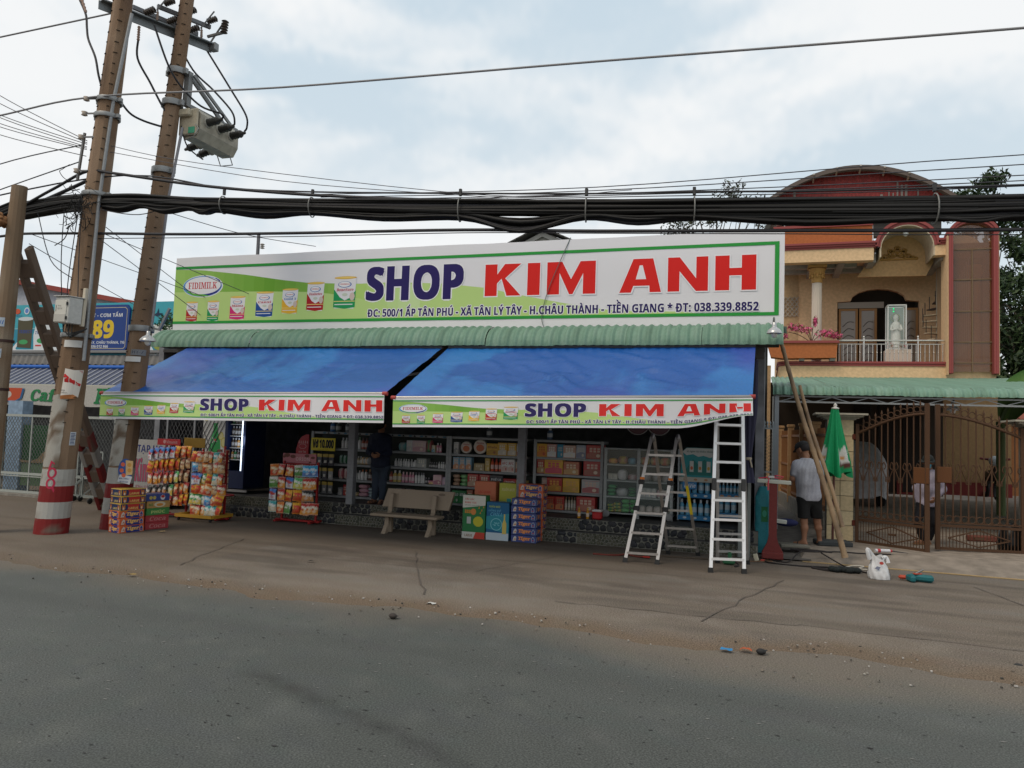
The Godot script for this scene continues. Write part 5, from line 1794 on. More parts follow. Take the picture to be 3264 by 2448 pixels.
	ty.prism(P([4.78, 7.3, 4.55, 7.5] + arch_pts(3.84, .70, 7.45, 8.12) + [2.98, 7.4, 2.62, 6.86, 4.55, 6.84]), V(0, 0, -14.2), Vector3.RIGHT, Vector3.UP, .1)
	obj("tympanum", ty, wallm, t)
	var orn := Geo.new(L(.36, .20, .06))
	for q in [[0, .22, .14], [.13, .17, .12], [-.13, .17, .12], [.28, .10, .10], [-.28, .10, .10], [.42, .05, .07], [-.42, .05, .07], [0, .36, .07], [.2, .28, .06], [-.2, .28, .06], [.52, .03, .045], [-.52, .03, .045]]:
		var ring := []
		for i in 13: ring.append(V(3.75 + q[0] + cos(TAU * i / 12.0) * q[2], 7.36 + q[1] + sin(TAU * i / 12.0) * q[2] * .7, -14.18))
		orn.tube(ring, .028, 5, false)
		orn.ball(V(3.75 + q[0], 7.36 + q[1], -14.19), V(q[2] * .4, q[2] * .35, .04), 8, 5)
	orn.bar(V(3.2, 7.37, -14.18), V(4.3, 7.37, -14.18), .05)
	obj("plaster_ornament", orn, vc(.8), t)
	var bu := Geo.new(L(.65, .64, .60))
	bu.ball(V(3.84, 7.93, -13.25), V(.08, .085, .08))
	obj("globe_light", bu, vc(.2), t)
	# column with a leafy capital
	var col := Geo.new(L(.58, .50, .42))
	var rows := []
	for q in [4.05, 6.62]:
		var r := PackedVector3Array()
		for i in 73:
			var a := TAU * i / 72.0
			var rr := .145 - (.014 if i % 4 < 2 else 0.0)
			r.append(V(1.42 + cos(a) * rr, q, -13.6 - sin(a) * rr))
		rows.append(r)
	col.grid(rows, true)
	obj("fluted_column", col, vc(.7), t)
	var cap := Geo.new(L(.40, .22, .07))
	cap.lathe([Vector2(.15, 6.58), Vector2(.17, 6.62), Vector2(.16, 6.70), Vector2(.20, 6.85), Vector2(.24, 6.98), Vector2(.26, 7.04), Vector2(.001, 7.04)], 16, V(1.42, 0, -13.6))
	for i in 16:
		var a := TAU * i / 16.0
		cap.ball(V(1.42 + cos(a) * .20, 6.78 + .1 * (i % 2), -13.6 + sin(a) * .2), V(.04, .07, .04), 6, 5)
	cap.lohi(V(1.15, 7.04, -13.87), V(1.69, 7.12, -13.33))
	obj("capital", cap, vc(.8), t)
	# doors in the arched opening
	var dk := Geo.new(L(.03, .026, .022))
	dk.lohi(V(2.1, 4.0, -16.6), V(4.7, 6.9, -16.5))
	dk.lohi(V(2.1, 4.0, -16.5), V(2.17, 6.9, -15.8))
	dk.lohi(V(4.6, 4.0, -16.5), V(4.7, 6.9, -15.8))
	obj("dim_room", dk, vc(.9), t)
	var tn := Geo.new(L(.34, .31, .27))
	tn.lohi(V(2.19, 6.12, -15.72), V(3.58, 6.32, -15.7))
	obj("transom_panel", tn, vc(.6), t)
	for q in [[2.22, 2.80], [2.84, 3.37], [4.12, 4.58]]:
		var fr := Geo.new(L(.33, .17, .055))
		var x0: float = q[0]
		var x1: float = q[1]
		for e in [[x0, x0 + .07], [x1 - .07, x1]]: fr.lohi(V(e[0], 4.07, -15.72), V(e[1], 6.1, -15.66))
		for e in [[4.07, 4.2], [4.95, 5.0], [6.03, 6.1]]: fr.lohi(V(x0 + .07, e[0], -15.71), V(x1 - .07, e[1], -15.67))
		var leaf := obj("door", fr, vc(.5), t)
		for e in [[4.2, 4.95], [5.0, 6.03]]:
			var pg := Geo.new(L(.22, .17, .12))
			pg.lohi(V(x0 + .07, e[0], -15.70), V(x1 - .07, e[1], -15.69))
			obj("pane", pg, vc(.12, 0, "", 1, 0, .6), leaf)
			var sc := Geo.new(L(.06, .04, .025))
			for i in 3: sc.tube(smooth([V(x0 + .12, e[0] + .1 + i * .2, -15.68), V((x0 + x1) / 2, e[0] + .22 + i * .22, -15.68), V(x1 - .12, e[0] + .15 + i * .25, -15.68)], 4), .010, 4)
			obj("leading", sc, vc(.6), leaf)
	# railing
	var ra := Geo.new(L(.62, .60, .56))
	ra.tube([V(1.97, 4.73, -13.05), V(4.82, 4.71, -13.05)], .026, 8)
	ra.tube([V(1.97, 4.62, -13.05), V(4.82, 4.60, -13.05)], .014, 6)
	obj("handrail", ra, vc(.25, .8), t)
	for i in 25:
		var bg := Geo.new(L(.55, .53, .50))
		var x := 2.02 + i * .115
		bg.tube([V(x, 4.09, -13.05), V(x, 4.62, -13.05)], .011, 5)
		bg.ball(V(x, 4.36, -13.05), V(.02, .03, .02), 6, 4)
		obj("baluster", bg, vc(.25, .8), t)
	for x in [2.70, 4.14]:
		var bg := Geo.new(L(.6, .58, .55))
		bg.tube([V(x, 4.09, -13.05), V(x, 4.80, -13.05)], .024, 7)
		bg.ball(V(x, 4.83, -13.05), V(.035, .035, .035), 8, 6)
		obj("rail_post", bg, vc(.25, .8), t)
	# planter
	var pl := Geo.new(orange)
	pl.prism(P([-.02, 4.62, .10, 4.20, .45, 4.16, 1.92, 4.18, 1.96, 4.62]), V(0, 0, -12.75), Vector3.RIGHT, Vector3.UP, .5)
	obj("planter_box", pl, vc(.8, 0, "soft", 1.0), t)
	var pr := Geo.new(maroon)
	pr.lohi(V(-.06, 4.62, -13.28), V(2.0, 4.69, -12.7))
	obj("planter_rim", pr, vc(.6), t)
	var ps := Geo.new(L(.3, .29, .27))
	for x in [.9, 1.75]: ps.lohi(V(x, 4.10, -13.1), V(x + .15, 4.2, -12.85))
	obj("planter_foot", ps, vc(.8), t)
	var fl := thing("bougainvillea", "pink flowering potted shrub trailing over the balcony planter", "plant", V(1.2, 4.69, -13))
	var st := Geo.new(L(.14, .09, .06))
	for q in [[.9, .5], [1.1, .45], [1.45, .35], [1.7, .25], [1.3, .55], [.5, .3]]:
		st.tube(smooth([V(1.25, 4.66, -13), V(lerpf(1.25, q[0], .5), 4.72 + q[1] * .6, -12.95), V(q[0], 4.69 + q[1], -12.9)], 4), .012, 5)
	obj("stem", st, vc(.9), fl)
	foliage_obj("flowers", [[V(.75, 5.12, -12.9), V(.26, .13, .2)], [V(1.0, 5.05, -12.9), V(.3, .12, .2)], [V(1.65, 4.92, -12.9), V(.32, .13, .2)], [V(1.9, 4.85, -12.9), V(.2, .08, .15)], [V(1.35, 5.3, -13), V(.06, .16, .06)], [V(.45, 4.85, -12.9), V(.15, .1, .15)]], 150, .05, [L(.62, .09, .22), L(.70, .16, .30), L(.50, .06, .16), L(.10, .14, .04)], fl)
	# spiral stair
	var ss := thing("spiral_stair", "dark metal spiral stair with pale treads at the right end of the balcony", "stair", V(4.85, 4.1, -14.6))
	var sp := Geo.new(L(.42, .38, .30))
	sp.tube([V(4.95, 4.08, -14.6), V(4.95, 7.1, -14.6)], .06, 10)
	obj("centre_pole", sp, vc(.4, .4), ss)
	for i in 11:
		var a := 2.2 + i * .42
		var y := 4.9 + i * .2
		var tg := Geo.new(L(.48, .40, .28) if i < 5 else L(.06, .05, .05))
		tg.cbox(V(4.95 + cos(a) * .22, y, -14.6 + sin(a) * .22), V(.42, .035, .2), .008, Basis(Vector3.UP, -a))
		obj("tread", tg, vc(.5), ss)
		var bg := Geo.new(L(.05, .045, .045))
		bg.tube([V(4.95 + cos(a) * .42, y, -14.6 + sin(a) * .42), V(4.95 + cos(a) * .42, y + .42, -14.6 + sin(a) * .42)], .012, 5)
		obj("baluster", bg, vc(.5), ss)
	# shrine
	var sh := thing("shrine_case", "tall glass case with a white robed statue and flowers on a pale pedestal", "shrine", V(3.75, 4.09, -14.2))
	var pd := Geo.new(L(.55, .50, .42))
	pd.cbox(V(3.77, 4.33, -14.2), V(.72, .46, .5), .015)
	obj("pedestal", pd, vc(.6), sh)
	var cf := Geo.new(L(.75, .76, .74))
	for x in [3.47, 3.97]:
		for z in [-14.42, -13.98]: cf.bar(V(x, 4.56, z), V(x, 5.93, z), .03)
	for y in [4.58, 5.92]:
		for z in [-14.42, -13.98]: cf.bar(V(3.47, y, z), V(3.97, y, z), .03)
		for x in [3.47, 3.97]: cf.bar(V(x, y, -14.42), V(x, y, -13.98), .03)
	obj("case_frame", cf, vc(.3), sh)
	for z in [-13.97]:
		var gp := Geo.new()
		gp.quad(V(3.48, 4.58, z), V(3.96, 4.58, z), V(3.96, 5.91, z), V(3.48, 5.91, z))
		obj("pane", gp, glass(Color(.85, .95, .9), .14), sh)
	var sb := Geo.new(L(.30, .36, .33))
	sb.lohi(V(3.48, 4.58, -14.42), V(3.96, 5.91, -14.40))
	obj("case_back", sb, vc(.4), sh)
	var fig := Geo.new(L(.66, .66, .62))
	fig.lathe([Vector2(.001, 4.6), Vector2(.15, 4.6), Vector2(.16, 4.65), Vector2(.13, 4.8), Vector2(.14, 5.0), Vector2(.12, 5.2), Vector2(.135, 5.32), Vector2(.11, 5.40), Vector2(.05, 5.44), Vector2(.055, 5.48), Vector2(.075, 5.54), Vector2(.07, 5.60), Vector2(.045, 5.65), Vector2(.001, 5.67)], 16, V(3.72, 0, -14.2))
	fig.tube(smooth([V(3.84, 5.33, -14.15), V(3.86, 5.17, -14.08), V(3.74, 5.22, -14.04)], 4), .035, 7)
	fig.tube(smooth([V(3.60, 5.33, -14.15), V(3.58, 5.17, -14.08), V(3.70, 5.20, -14.04)], 4), .035, 7)
	obj("robed_statue", fig, vc(.5), sh)
	var halo := Geo.new(L(.30, .35, .18))
	var hr := []
	for i in 19: hr.append(V(3.72 + cos(TAU * i / 18) * .12, 5.57 + sin(TAU * i / 18) * .12, -14.28))
	halo.tube(hr, .014, 5, false)
	obj("halo", halo, vc(.4), sh)
	var gl := Geo.new(L(.05, .7, .3))
	for y in [5.80, 5.72]: gl.ball(V(3.62, y, -13.95), V(.022, .022, .022), 8, 6)
	var gm := StandardMaterial3D.new()
	gm.albedo_color = Color(.1, .8, .5); gm.emission_enabled = true; gm.emission = Color(.1, 1, .55); gm.emission_energy_multiplier = .8
	obj("green_lamp", gl, gm, sh)
	foliage_obj("flowers", [[V(3.55, 4.68, -13.9), V(.14, .09, .06)], [V(3.85, 4.66, -13.9), V(.14, .08, .06)]], 50, .03, [L(.5, .06, .1), L(.7, .6, .55), L(.08, .14, .04)], sh)
	# glazed stair tower
	var tw := thing("stair_tower", "tall round-headed glazed stair tower with maroon frame at the right of the balcony", "tower", V(5.48, 3.7, -13))
	var fr2 := Geo.new(maroon)
	for x in [4.84, 6.0]:
		fr2.cbox(V(x + .06, 5.72, -12.85), V(.07, 3.98, .4), .01)
		fr2.cbox(V(x + (.10 if x < 5 else .0), 5.72, -12.80), V(.06, 3.98, .3), .01)
	arch_band(fr2, 5.48, .64, 7.70, 8.20, .08, -12.65, -13.3)
	arch_band(fr2, 5.48, .58, 7.68, 8.12, .07, -12.68, -13.3)
	obj("arched_frame", fr2, vc(.6), tw)
	var tb := Geo.new(L(.34, .23, .14))
	tb.prism(P([6.0, 3.75] + arch_pts(5.48, .56, 7.68, 8.1) + [4.95, 3.75]), V(0, 0, -14.35), Vector3.RIGHT, Vector3.UP, .05)
	tb.lohi(V(4.9, 3.72, -14.5), V(6.1, 7.7, -14.4))
	obj("shade_wall", tb, vc(.6), tw)
	var ic := Geo.new(L(.72, .36, .15))
	ic.lathe([Vector2(.16, 3.75), Vector2(.16, 6.6), Vector2(.22, 6.75), Vector2(.2, 7.0)], 14, V(5.72, 0, -13.7))
	ic.lohi(V(4.95, 3.76, -13.3), V(6.0, 4.1, -13.2))
	obj("inner_column", ic, vc(.7), tw)
	for i in 9:
		var bg := Geo.new(L(.5, .42, .32))
		bg.bar(V(5.05 + i * .055, 4.1 + i * .05, -13.3), V(5.05 + i * .055, 6.2 + i * .12, -13.3), .02)
		obj("inner_bar", bg, vc(.5), tw)
	var ts := Geo.new(cream)
	ts.lohi(V(4.84, 3.70, -13.6), V(4.86, 7.7, -12.7))
	ts.lohi(V(6.10, 3.70, -15), V(6.12, 7.7, -12.7))
	obj("side_cheek", ts, wallm, tw)
	var pmat := glass(Color(.46, .29, .15), .5, .03)
	var ys := [3.78, 4.05, 4.64, 5.52, 6.43, 7.30]
	for i in 5:
		for j in 2:
			var pg := Geo.new(L(.24, .155, .08) if i else L(.40, .13, .04))
			pg.cbox(V(5.235 + j * .49, (ys[i] + ys[i + 1]) / 2, -12.88), V(.47, ys[i + 1] - ys[i] - .03, .02), .004, Basis(Vector3.UP, rf(-.012, .012)) * Basis(Vector3.RIGHT, rf(-.012, .012)))
			obj("pane", pg, pmat, tw)
	var tp := Geo.new(L(.30, .22, .14))
	tp.prism(P([6.0, 7.32] + arch_pts(5.48, .52, 7.62, 8.05) + [4.96, 7.32]), V(0, 0, -12.87), Vector3.RIGHT, Vector3.UP, .02)
	obj("arched_pane", tp, pmat, tw)
	var mu := Geo.new(L(.17, .11, .06))
	mu.lohi(V(5.465, 3.78, -12.89), V(5.495, 7.3, -12.84))
	for y in ys.slice(1): mu.lohi(V(4.98, y - .016, -12.89), V(5.98, y + .016, -12.845))
	obj("mullions", mu, vc(.5), tw)
	# vaulted metal roof
	var va := thing("vaulted_roof", "barrel vaulted metal roof with a rust red sheeted end above the balcony house", "roof", V(2.7, 8.6, -15))
	var cy := []
	for i in 25:
		var f := i / 24.0
		var x := lerpf(-.05, 5.48, f)
		cy.append(Vector2(x, 9.42 + 1.05 * (1 - pow(absf(f - .5) * 2, 2.0)) - .30 * (f - .5)))
	var sheet2 := Geo.new(L(.12, .095, .085))
	var rws := []
	for z in [-14.3, -22.0]:
		for q in 1:
			var r := PackedVector3Array()
			for c in cy: r.append(V(c.x, c.y, z))
			rws.append(r)
	sheet2.grid(rws)
	var r2 := []
	for z in [-14.3, -14.3]:
		var r := PackedVector3Array()
		for c in cy: r.append(V(c.x, c.y - (.14 if r2.size() else 0.0), z + .002))
		r2.append(r)
	sheet2.grid(r2)
	obj("vault_sheet", sheet2, vc(.6, .2), va)
	var poly := PackedVector2Array()
	for c in cy: poly.append(Vector2(c.x, c.y - .06))
	poly.append(Vector2(5.3, 8.8)); poly.append(Vector2(0, 8.8))
	for i in 46:
		var x0 := 0.02 + i * .118
		var strip := Geometry2D.intersect_polygons(poly, P([x0, 0, x0 + .113, 0, x0 + .113, 20, x0, 20]))
		for q in strip:
			var eg := Geo.new(L(.20, .03, .026))
			eg.prism(q, V(0, 0, -14.75 + rf(0, .012)), Vector3.RIGHT, Vector3.UP, .02)
			var worn := clampf(1.0 - absf(i - 30) / 9.0, 0, 1) * .8 + (.5 if i < 10 and i > 4 else 0.0)
			for k in eg.v.size(): eg.c[k] = L(.33, .048, .042).lerp(L(.22, .03, .028), rf(0, .6))
			obj("end_panel", eg, vc(.6, 0, "blotch", 1.2), va)
			if rng.randf() < worn:
				var y0 := rf(9.2, 9.5)
				var y1 := y0 + rf(.2, .55)
				var wg := Geo.new(L(.25, .23, .21))
				wg.lohi(V(x0 + .01, y0, -14.74), V(x0 + rf(.04, .1), y1, -14.727))
				obj("bare_patch", wg, vc(.8), va)
	for c in [6, 9, 12, 15, 18]:
		var kg := Geo.new(L(.35, .33, .3))
		kg.bar(V(cy[c].x, cy[c].y - .03, -14.25), V(cy[c].x, cy[c].y - .16, -14.7), .05)
		obj("purlin_end", kg, vc(.6), va)
	var ft := Geo.new(L(.05, .048, .046))
	ft.bar(V(-.2, 8.35, -14.6), V(.10, 9.0, -14.6), .14)
	ft.bar(V(.1, 8.35, -14.6), V(.32, 9.2, -14.6), .08)
	ft.lohi(V(.2, 8.3, -15.2), V(5.1, 8.95, -14.9))
	obj("support", ft, vc(.7), va)
	# green canopy over the drive
	var ca := thing("green_canopy", "long green corrugated canopy sloping from the balcony house down to the gate", "canopy", V(5, 2.5, -8))
	var prof := [Vector2(-13.2, 3.62), Vector2(-9, 3.22), Vector2(-5, 2.84), Vector2(-3.35, 2.685)]
	for q in lip_profile(-3.35, 2.685, -3.02, 2.52, 8).slice(1): prof.append(q)
	var cs := rib_sheet(1.08, 8, prof).mesh()
	for i in 10: piece("roof_sheet", cs, vc(.6, 0, "soft", 1.5), ca, Transform3D(Basis(), V(.10 + i * 1.075, (i % 2) * .008, 0) - ca.position))
	var tr := Geo.new(L(.32, .33, .33))
	tr.bar(V(.15, 2.40, -3.1), V(11, 2.38, -3.1), .03)
	tr.bar(V(.15, 2.50, -3.1), V(11, 2.49, -3.1), .025)
	for i in 18:
		var x := .2 + i * .6
		tr.bar(V(x, 2.4, -3.1), V(x + .3, 2.49, -3.1), .014)
		tr.bar(V(x + .3, 2.49, -3.1), V(x + .6, 2.4, -3.1), .014)
	obj("truss", tr, vc(.5, .4), ca)
	var up := Geo.new(L(.33, .36, .38))
	up.bar(V(.17, .1, -3.1), V(.17, 2.5, -3.1), .075)
	obj("post", up, vc(.6), ca)
	for z in [-6.0, -9.0]:
		var u2 := Geo.new(L(.33, .36, .38))
		u2.bar(V(.17, .1, z), V(.17, 2.8, z), .075)
		obj("post", u2, vc(.6), ca)
	lamp("small shaded lamp hung under the truss behind the right gate leaf", V(3.05, 2.33, -3.3), V(3.05, 2.46, -3.2), .11)
	# neighbour on the far right
	var nb := thing("neighbour_house", "orange walled neighbour house with a red tiled slope at the far right", "house", V(9, 0, -19))
	var ng := Geo.new(L(.40, .17, .07))
	ng.lohi(V(7.4, .1, -18.2), V(13, 2.6, -18))
	obj("wall", ng, wallm, nb)
	for i in 8:
		for j in 3:
			var tg := Geo.new(pick([L(.26, .08, .06), L(.22, .07, .055), L(.30, .10, .07)]))
			tg.cbox(V(7.6 + i * .55, 2.75 + j * .22, -17.8 - j * .5), V(.53, .05, .56), .01, Basis(Vector3.RIGHT, .42))
			obj("roof_tile", tg, vc(.8), nb)

func gate_leaf(label: String, a: Vector3, b: Vector3, ya: float, yb: float, n: int) -> void:     # a: hinge foot, b: tip foot; ya, yb: arch height at either end
	var t := thing("gate_leaf", label, "gate", V((a.x + b.x) / 2, a.y, (a.z + b.z) / 2), "rusty brown iron gates")
	var rust := vc(.75, .25, "grain", 3.0)
	var k := L(.13, .07, .036)
	var d := b - a
	var ln := d.length()
	d /= ln
	var u := V(0, 1, 0)
	var pt := func(s: float, y: float) -> Vector3: return a + d * (s * ln) + u * y
	var arc := func(s: float) -> float: return lerpf(ya, yb, sin(s * PI * .5))
	for q in [[0.0, ya + .16, .05], [1.0, yb + .16, .065]]:
		var g := Geo.new(k)
		g.bar(pt.call(q[0], 0), pt.call(q[0], q[1]), q[2])
		obj("stile", g, rust, t)
	for y in [.02, .36, .405]:
		var g := Geo.new(k)
		g.bar(pt.call(0, y), pt.call(1, y), .03, .04 if y < .4 else .018)
		obj("rail", g, rust, t)
	var top := Geo.new(k)
	var tp := []
	for i in 15: tp.append(pt.call(i / 14.0, arc.call(i / 14.0)))
	top.tube(tp, .022, 7)
	obj("arched_rail", top, rust, t)
	for i in range(1, n):
		var s := float(i) / n
		var g := Geo.new(k)
		g.bar(pt.call(s, .40), pt.call(s, arc.call(s) + .15), .017)
		g.lathe([Vector2(.014, 0), Vector2(.016, .02), Vector2(.001, .07)], 6, pt.call(s, arc.call(s) + .14))
		obj("bar", g, rust, t)
	for i in n:
		var s := (i + .5) / n
		for y in [.46, arc.call(s) + .075]:
			var g := Geo.new(k)
			var r := ln / n * .44
			var ring := []
			for j in 15: ring.append(pt.call(s, y) + d * cos(TAU * j / 14.0) * r + u * sin(TAU * j / 14.0) * minf(r, .055))
			g.tube(ring, .0075, 5, false)
			obj("ring", g, rust, t)
	for i in range(0, n - 1, 2):
		var g := Geo.new(k)
		for e in [-1.0, 1.0]:
			var c: Vector3 = pt.call((i + 1.0) / n, 1.0)
			var w := ln / n
			var path := [c - u * .02, c + d * e * w * .5 + u * .10, c + d * e * w * .92 + u * .22, c + d * e * w * .62 + u * .29, c + d * e * w * .36 + u * .22, c + d * e * w * .6 + u * .18]
			g.tube(smooth(path, 4), .008, 5)
			g.tube(smooth([c + u * .0, c + d * e * w * .3 - u * .01, c + d * e * w * .3 + u * .05, c + d * e * w * .15 + u * .05], 4), .007, 5)
		obj("scroll", g, rust, t)
	for i in 25:
		var g := Geo.new(k)
		g.bar(pt.call((i + .5) / 25.0, .03), pt.call((i + .5) / 25.0, .35), .010)
		obj("lower_bar", g, rust, t)
	var dg := Geo.new(k)
	var q4 := [pt.call(.15, .18), pt.call(.52, .31), pt.call(.88, .18), pt.call(.52, .06)]
	for i in 4: dg.bar(q4[i] + V(0, 0, .02), q4[(i + 1) % 4] + V(0, 0, .02), .018)
	dg.bar(pt.call(.47, .19) + V(0, 0, .02), pt.call(.57, .19) + V(0, 0, .02), .03)
	obj("diamond", dg, rust, t)
	var lk := Geo.new(L(.20, .085, .035))
	lk.cbox(pt.call(1, 1.12) - d * .09 + V(0, 0, .03), V(.03, .24, .22), .006, Basis(d.cross(u), u, -d))
	obj("lock_plate", lk, rust, t)
	for y in [.3, ya - .05]:
		var hg := Geo.new(L(.2, .05, .03))
		hg.cbox(pt.call(-.04 if a.x < b.x else -.04, y), V(.08, .09, .06), .01)
		obj("hinge", hg, rust, t)

func tiled_pillar(label: String, x0: float, x1: float, z0: float, top: float) -> void:
	var t := thing("gate_pillar", label, "pillar", V((x0 + x1) / 2, .12, z0 - .2), "tiled gate pillars")
	var core := Geo.new(L(.16, .145, .12))
	core.lohi(V(x0 + .005, .12, z0 - .42), V(x1 - .005, top, z0 - .012))
	obj("core", core, vc(.9, 0, "soft", 1.0), t)
	var ys := [.13, .37, .60, .84, 1.08, 1.31, 1.55, 1.80, top]
	var w := (x1 - x0) / 2
	for i in ys.size() - 1:
		for j in 2:
			var g := Geo.new(L(.64, .50, .29).lerp(pick([L(.66, .53, .32), L(.58, .45, .26), L(.68, .55, .33)]), .7))
			g.cbox(V(x0 + w * (j + .5), (ys[i] + ys[i + 1]) / 2, z0 - .006), V(w - .008, ys[i + 1] - ys[i] - .008, .016), .003)
			obj("tile", g, vc(.45, 0, "soft", 1.5), t)
	var c := Geo.new(L(.40, .37, .30))
	for q in [[0, .02, .03], [.03, .05, .07], [.06, .08, .13], [.10, .12, .19]]: c.lohi(V(x0 - q[2], top + q[0] * .75, z0 - .42 - q[2]), V(x1 + q[2], top + q[0] * .75 + .028, z0 + q[2]))
	obj("cornice", c, vc(.8, 0, "soft", 1.5), t)

func build_gate() -> void:
	tiled_pillar("tan tiled gate pillar with a moulded cap behind the folded green umbrella", .93, 1.33, -1.75, 2.06)
	tiled_pillar("tiled gate pillar with a moulded cap cut off by the right edge of the photo", 3.72, 4.12, -1.75, 2.02)
	gate_leaf("rusty arched gate leaf standing ajar beside the tan pillar", V(1.38, .12, -1.74), V(2.27, .12, -1.13), 1.72, 2.04, 11)
	gate_leaf("rusty arched gate leaf standing closed at the far right", V(3.67, .12, -1.76), V(2.46, .14, -1.40), 1.72, 2.02, 11)
	# side fence and mesh gate in the alley
	var f := thing("picket_fence", "tan posts and rusty pickets along the alley behind the man in grey shirt", "fence", V(.5, .1, -4))
	var bs := Geo.new(L(.22, .20, .17))
	var fa := V(.35, .08, -9.2)
	var fb := V(1.03, .1, -3.2)
	bs.bar(fa + V(0, .16, 0), fb + V(0, .16, 0), .12, .34)
	obj("base_wall", bs, vc(.9, 0, "blotch", 1.0), f)
	for s in [0.0, .28, .56, .82]:
		var pg := Geo.new(L(.50, .30, .15))
		var c := fa.lerp(fb, s)
		pg.cbox(c + V(0, 1.05, .03), V(.14, 1.75, .14), .01)
		pg.cbox(c + V(0, 1.95, .03), V(.18, .07, .18), .015)
		obj("post", pg, vc(.8, 0, "soft", 1.0), f)
	for i in 44:
		var pg := Geo.new(L(.25, .11, .045))
		var c := fa.lerp(fb, (i + .5) / 44.0)
		pg.bar(c + V(0, .34, 0), c + V(0, 1.85, 0), .022)
		obj("picket", pg, vc(.7, .2), f)
	for y in [.42, 1.05, 1.72]:
		var pg := Geo.new(L(.25, .11, .045))
		pg.bar(fa + V(0, y, 0), fb + V(0, y, 0), .03, .05)
		obj("rail", pg, vc(.7, .2), f)
	var m := thing("alley_gate", "grey framed diamond mesh gate with a spiked crest across the narrow alley", "gate", V(0, .1, -2.9))
	var fr := Geo.new(L(.30, .34, .36))
	for x in [-.15, .12]: fr.bar(V(x, .1, -2.9), V(x, 1.96, -2.9), .035)
	for y in [.3, 1.12, 1.90]: fr.bar(V(-.15, y, -2.9), V(.12, y, -2.9), .03)
	obj("frame", fr, vc(.5, .4), m)
	for i in 6:
		var sg := Geo.new(L(.30, .34, .36))
		sg.lathe([Vector2(.012, 0), Vector2(.022, .04), Vector2(.008, .06), Vector2(.02, .09), Vector2(.001, .13)], 7, V(-.13 + i * .048, 1.91, -2.9))
		obj("spike", sg, vc(.5, .4), m)
	var mg := Geo.new(L(.20, .17, .14))
	for s in [-1.0, 1.0]:
		for i in 34:
			var y0 := .1 + i * .06 - .27
			var a := V(-.14 if s > 0 else .11, y0, -2.9)
			var b := V(.11 if s > 0 else -.14, y0 + .27, -2.9)
			if y0 > .3 and y0 + .27 < 1.9: mg.bar(a, b, .007)
	obj("mesh", mg, vc(.5, .4), m)
	# covered car
	var car := thing("covered_car", "car under a rumpled silver cover parked behind the open gate leaf", "car", V(2.05, .12, -11))
	var rows := []
	for i in 15:
		var y := i / 14.0
		var r := PackedVector3Array()
		for j in 49:
			var a := TAU * j / 48.0
			var hw := .90
			var hl := 2.0
			var yy := .36 + 1.36 * y
			if y > .55:
				var s := (y - .55) / .45
				hw = lerpf(.90, .58, pow(s, 1.4)); hl = lerpf(2.0, 1.35, pow(s, 1.2))
			if y > .97: hw *= .9
			var cx := signf(cos(a)) * pow(absf(cos(a)), .35) * hw
			var cz := signf(sin(a)) * pow(absf(sin(a)), .35) * hl
			var wob := .03 * nz(a * .5 + 3, yy, 1.6) + .018 * sin(a * 13 + yy * 3) * (1 - y)
			r.append(V(2.05 + cx * (1 + wob), yy + (.05 * sin(a * 9) if i == 0 else 0.0), -11.2 - cz * (1 + wob)))
		rows.append(r)
	var lid := PackedVector3Array()
	for j in 49: lid.append(V(2.05 + (rows[-1][j].x - 2.05) * .02, 1.755, -11.2 + (rows[-1][j].z + 11.2) * .02))
	rows.append(lid)
	var cg := Geo.new(L(.50, .50, .51))
	cg.grid(rows, true)
	obj("cover", cg, vc(.5, .15, "blotch", 1.2, .4), car)
	for x in [1.35, 2.75]:
		for z in [-9.75, -12.6]:
			var wg := Geo.new(L(.012, .012, .012))
			wg.lathe([Vector2(.001, -.1), Vector2(.26, -.1), Vector2(.3, -.06), Vector2(.3, .06), Vector2(.26, .1), Vector2(.001, .1)], 18, V(x, .42, z), Basis(V(0, 1, 0), V(1, 0, 0), V(0, 0, -1)))
			obj("wheel", wg, vc(.8), car)
	# motorbike glimpsed by the right pillar: dark body, white lamp housing
	var mb := thing("parked_motorbike", "motorbike glimpsed through the right gate leaf, with a white lamp housing", "motorbike", V(6.6, .12, -15.2))
	var bg := Geo.new(L(.02, .02, .022))
	for z in [-15.0, -16.2]: bg.lathe([Vector2(.2, -.05), Vector2(.28, -.04), Vector2(.28, .04), Vector2(.2, .05), Vector2(.2, -.05)], 18, V(6.6, .4, z), Basis(V(0, 1, 0), V(1, 0, 0), V(0, 0, -1)))
	obj("wheels", bg, vc(.8), mb)
	var by := Geo.new(L(.025, .022, .02))
	by.tube(smooth([V(6.6, .5, -16.1), V(6.6, .85, -15.9), V(6.6, .75, -15.5), V(6.6, 1.05, -15.15), V(6.6, .7, -15.0)], 4), .13, 8)
	obj("body", by, vc(.3), mb)
	var hl := Geo.new(L(.5, .55, .58))
	hl.ball(V(6.6, 1.28, -15.1), V(.2, .16, .15))
	obj("lamp_housing", hl, vc(.3), mb)
	var hb := Geo.new(L(.15, .02, .02))
	hb.tube([V(6.2, 1.35, -15.2), V(6.6, 1.3, -15.2), V(7.0, 1.35, -15.2)], .04, 6)
	obj("handlebar", hb, vc(.4), mb)
	var sk := Geo.new(L(.01, .01, .011))
	sk.lathe([Vector2(.001, 0), Vector2(.17, 0), Vector2(.2, .1), Vector2(.16, .3), Vector2(.06, .42), Vector2(.001, .43)], 12, V(3.6, .12, -2.1))
	paint_worn(sk, L(.01, .01, .011), L(.02, .02, .022), 0)
	tag(obj("black_sack", sk, vc(.35)), "black rubbish sack slumped at the right gate pillar", "sack")
	var rb := Geo.new(L(.16, .05, .035))
	rb.cbox(V(3.45, .17, -3.1), V(.5, .1, .12), .02, Basis(Vector3.UP, .2))
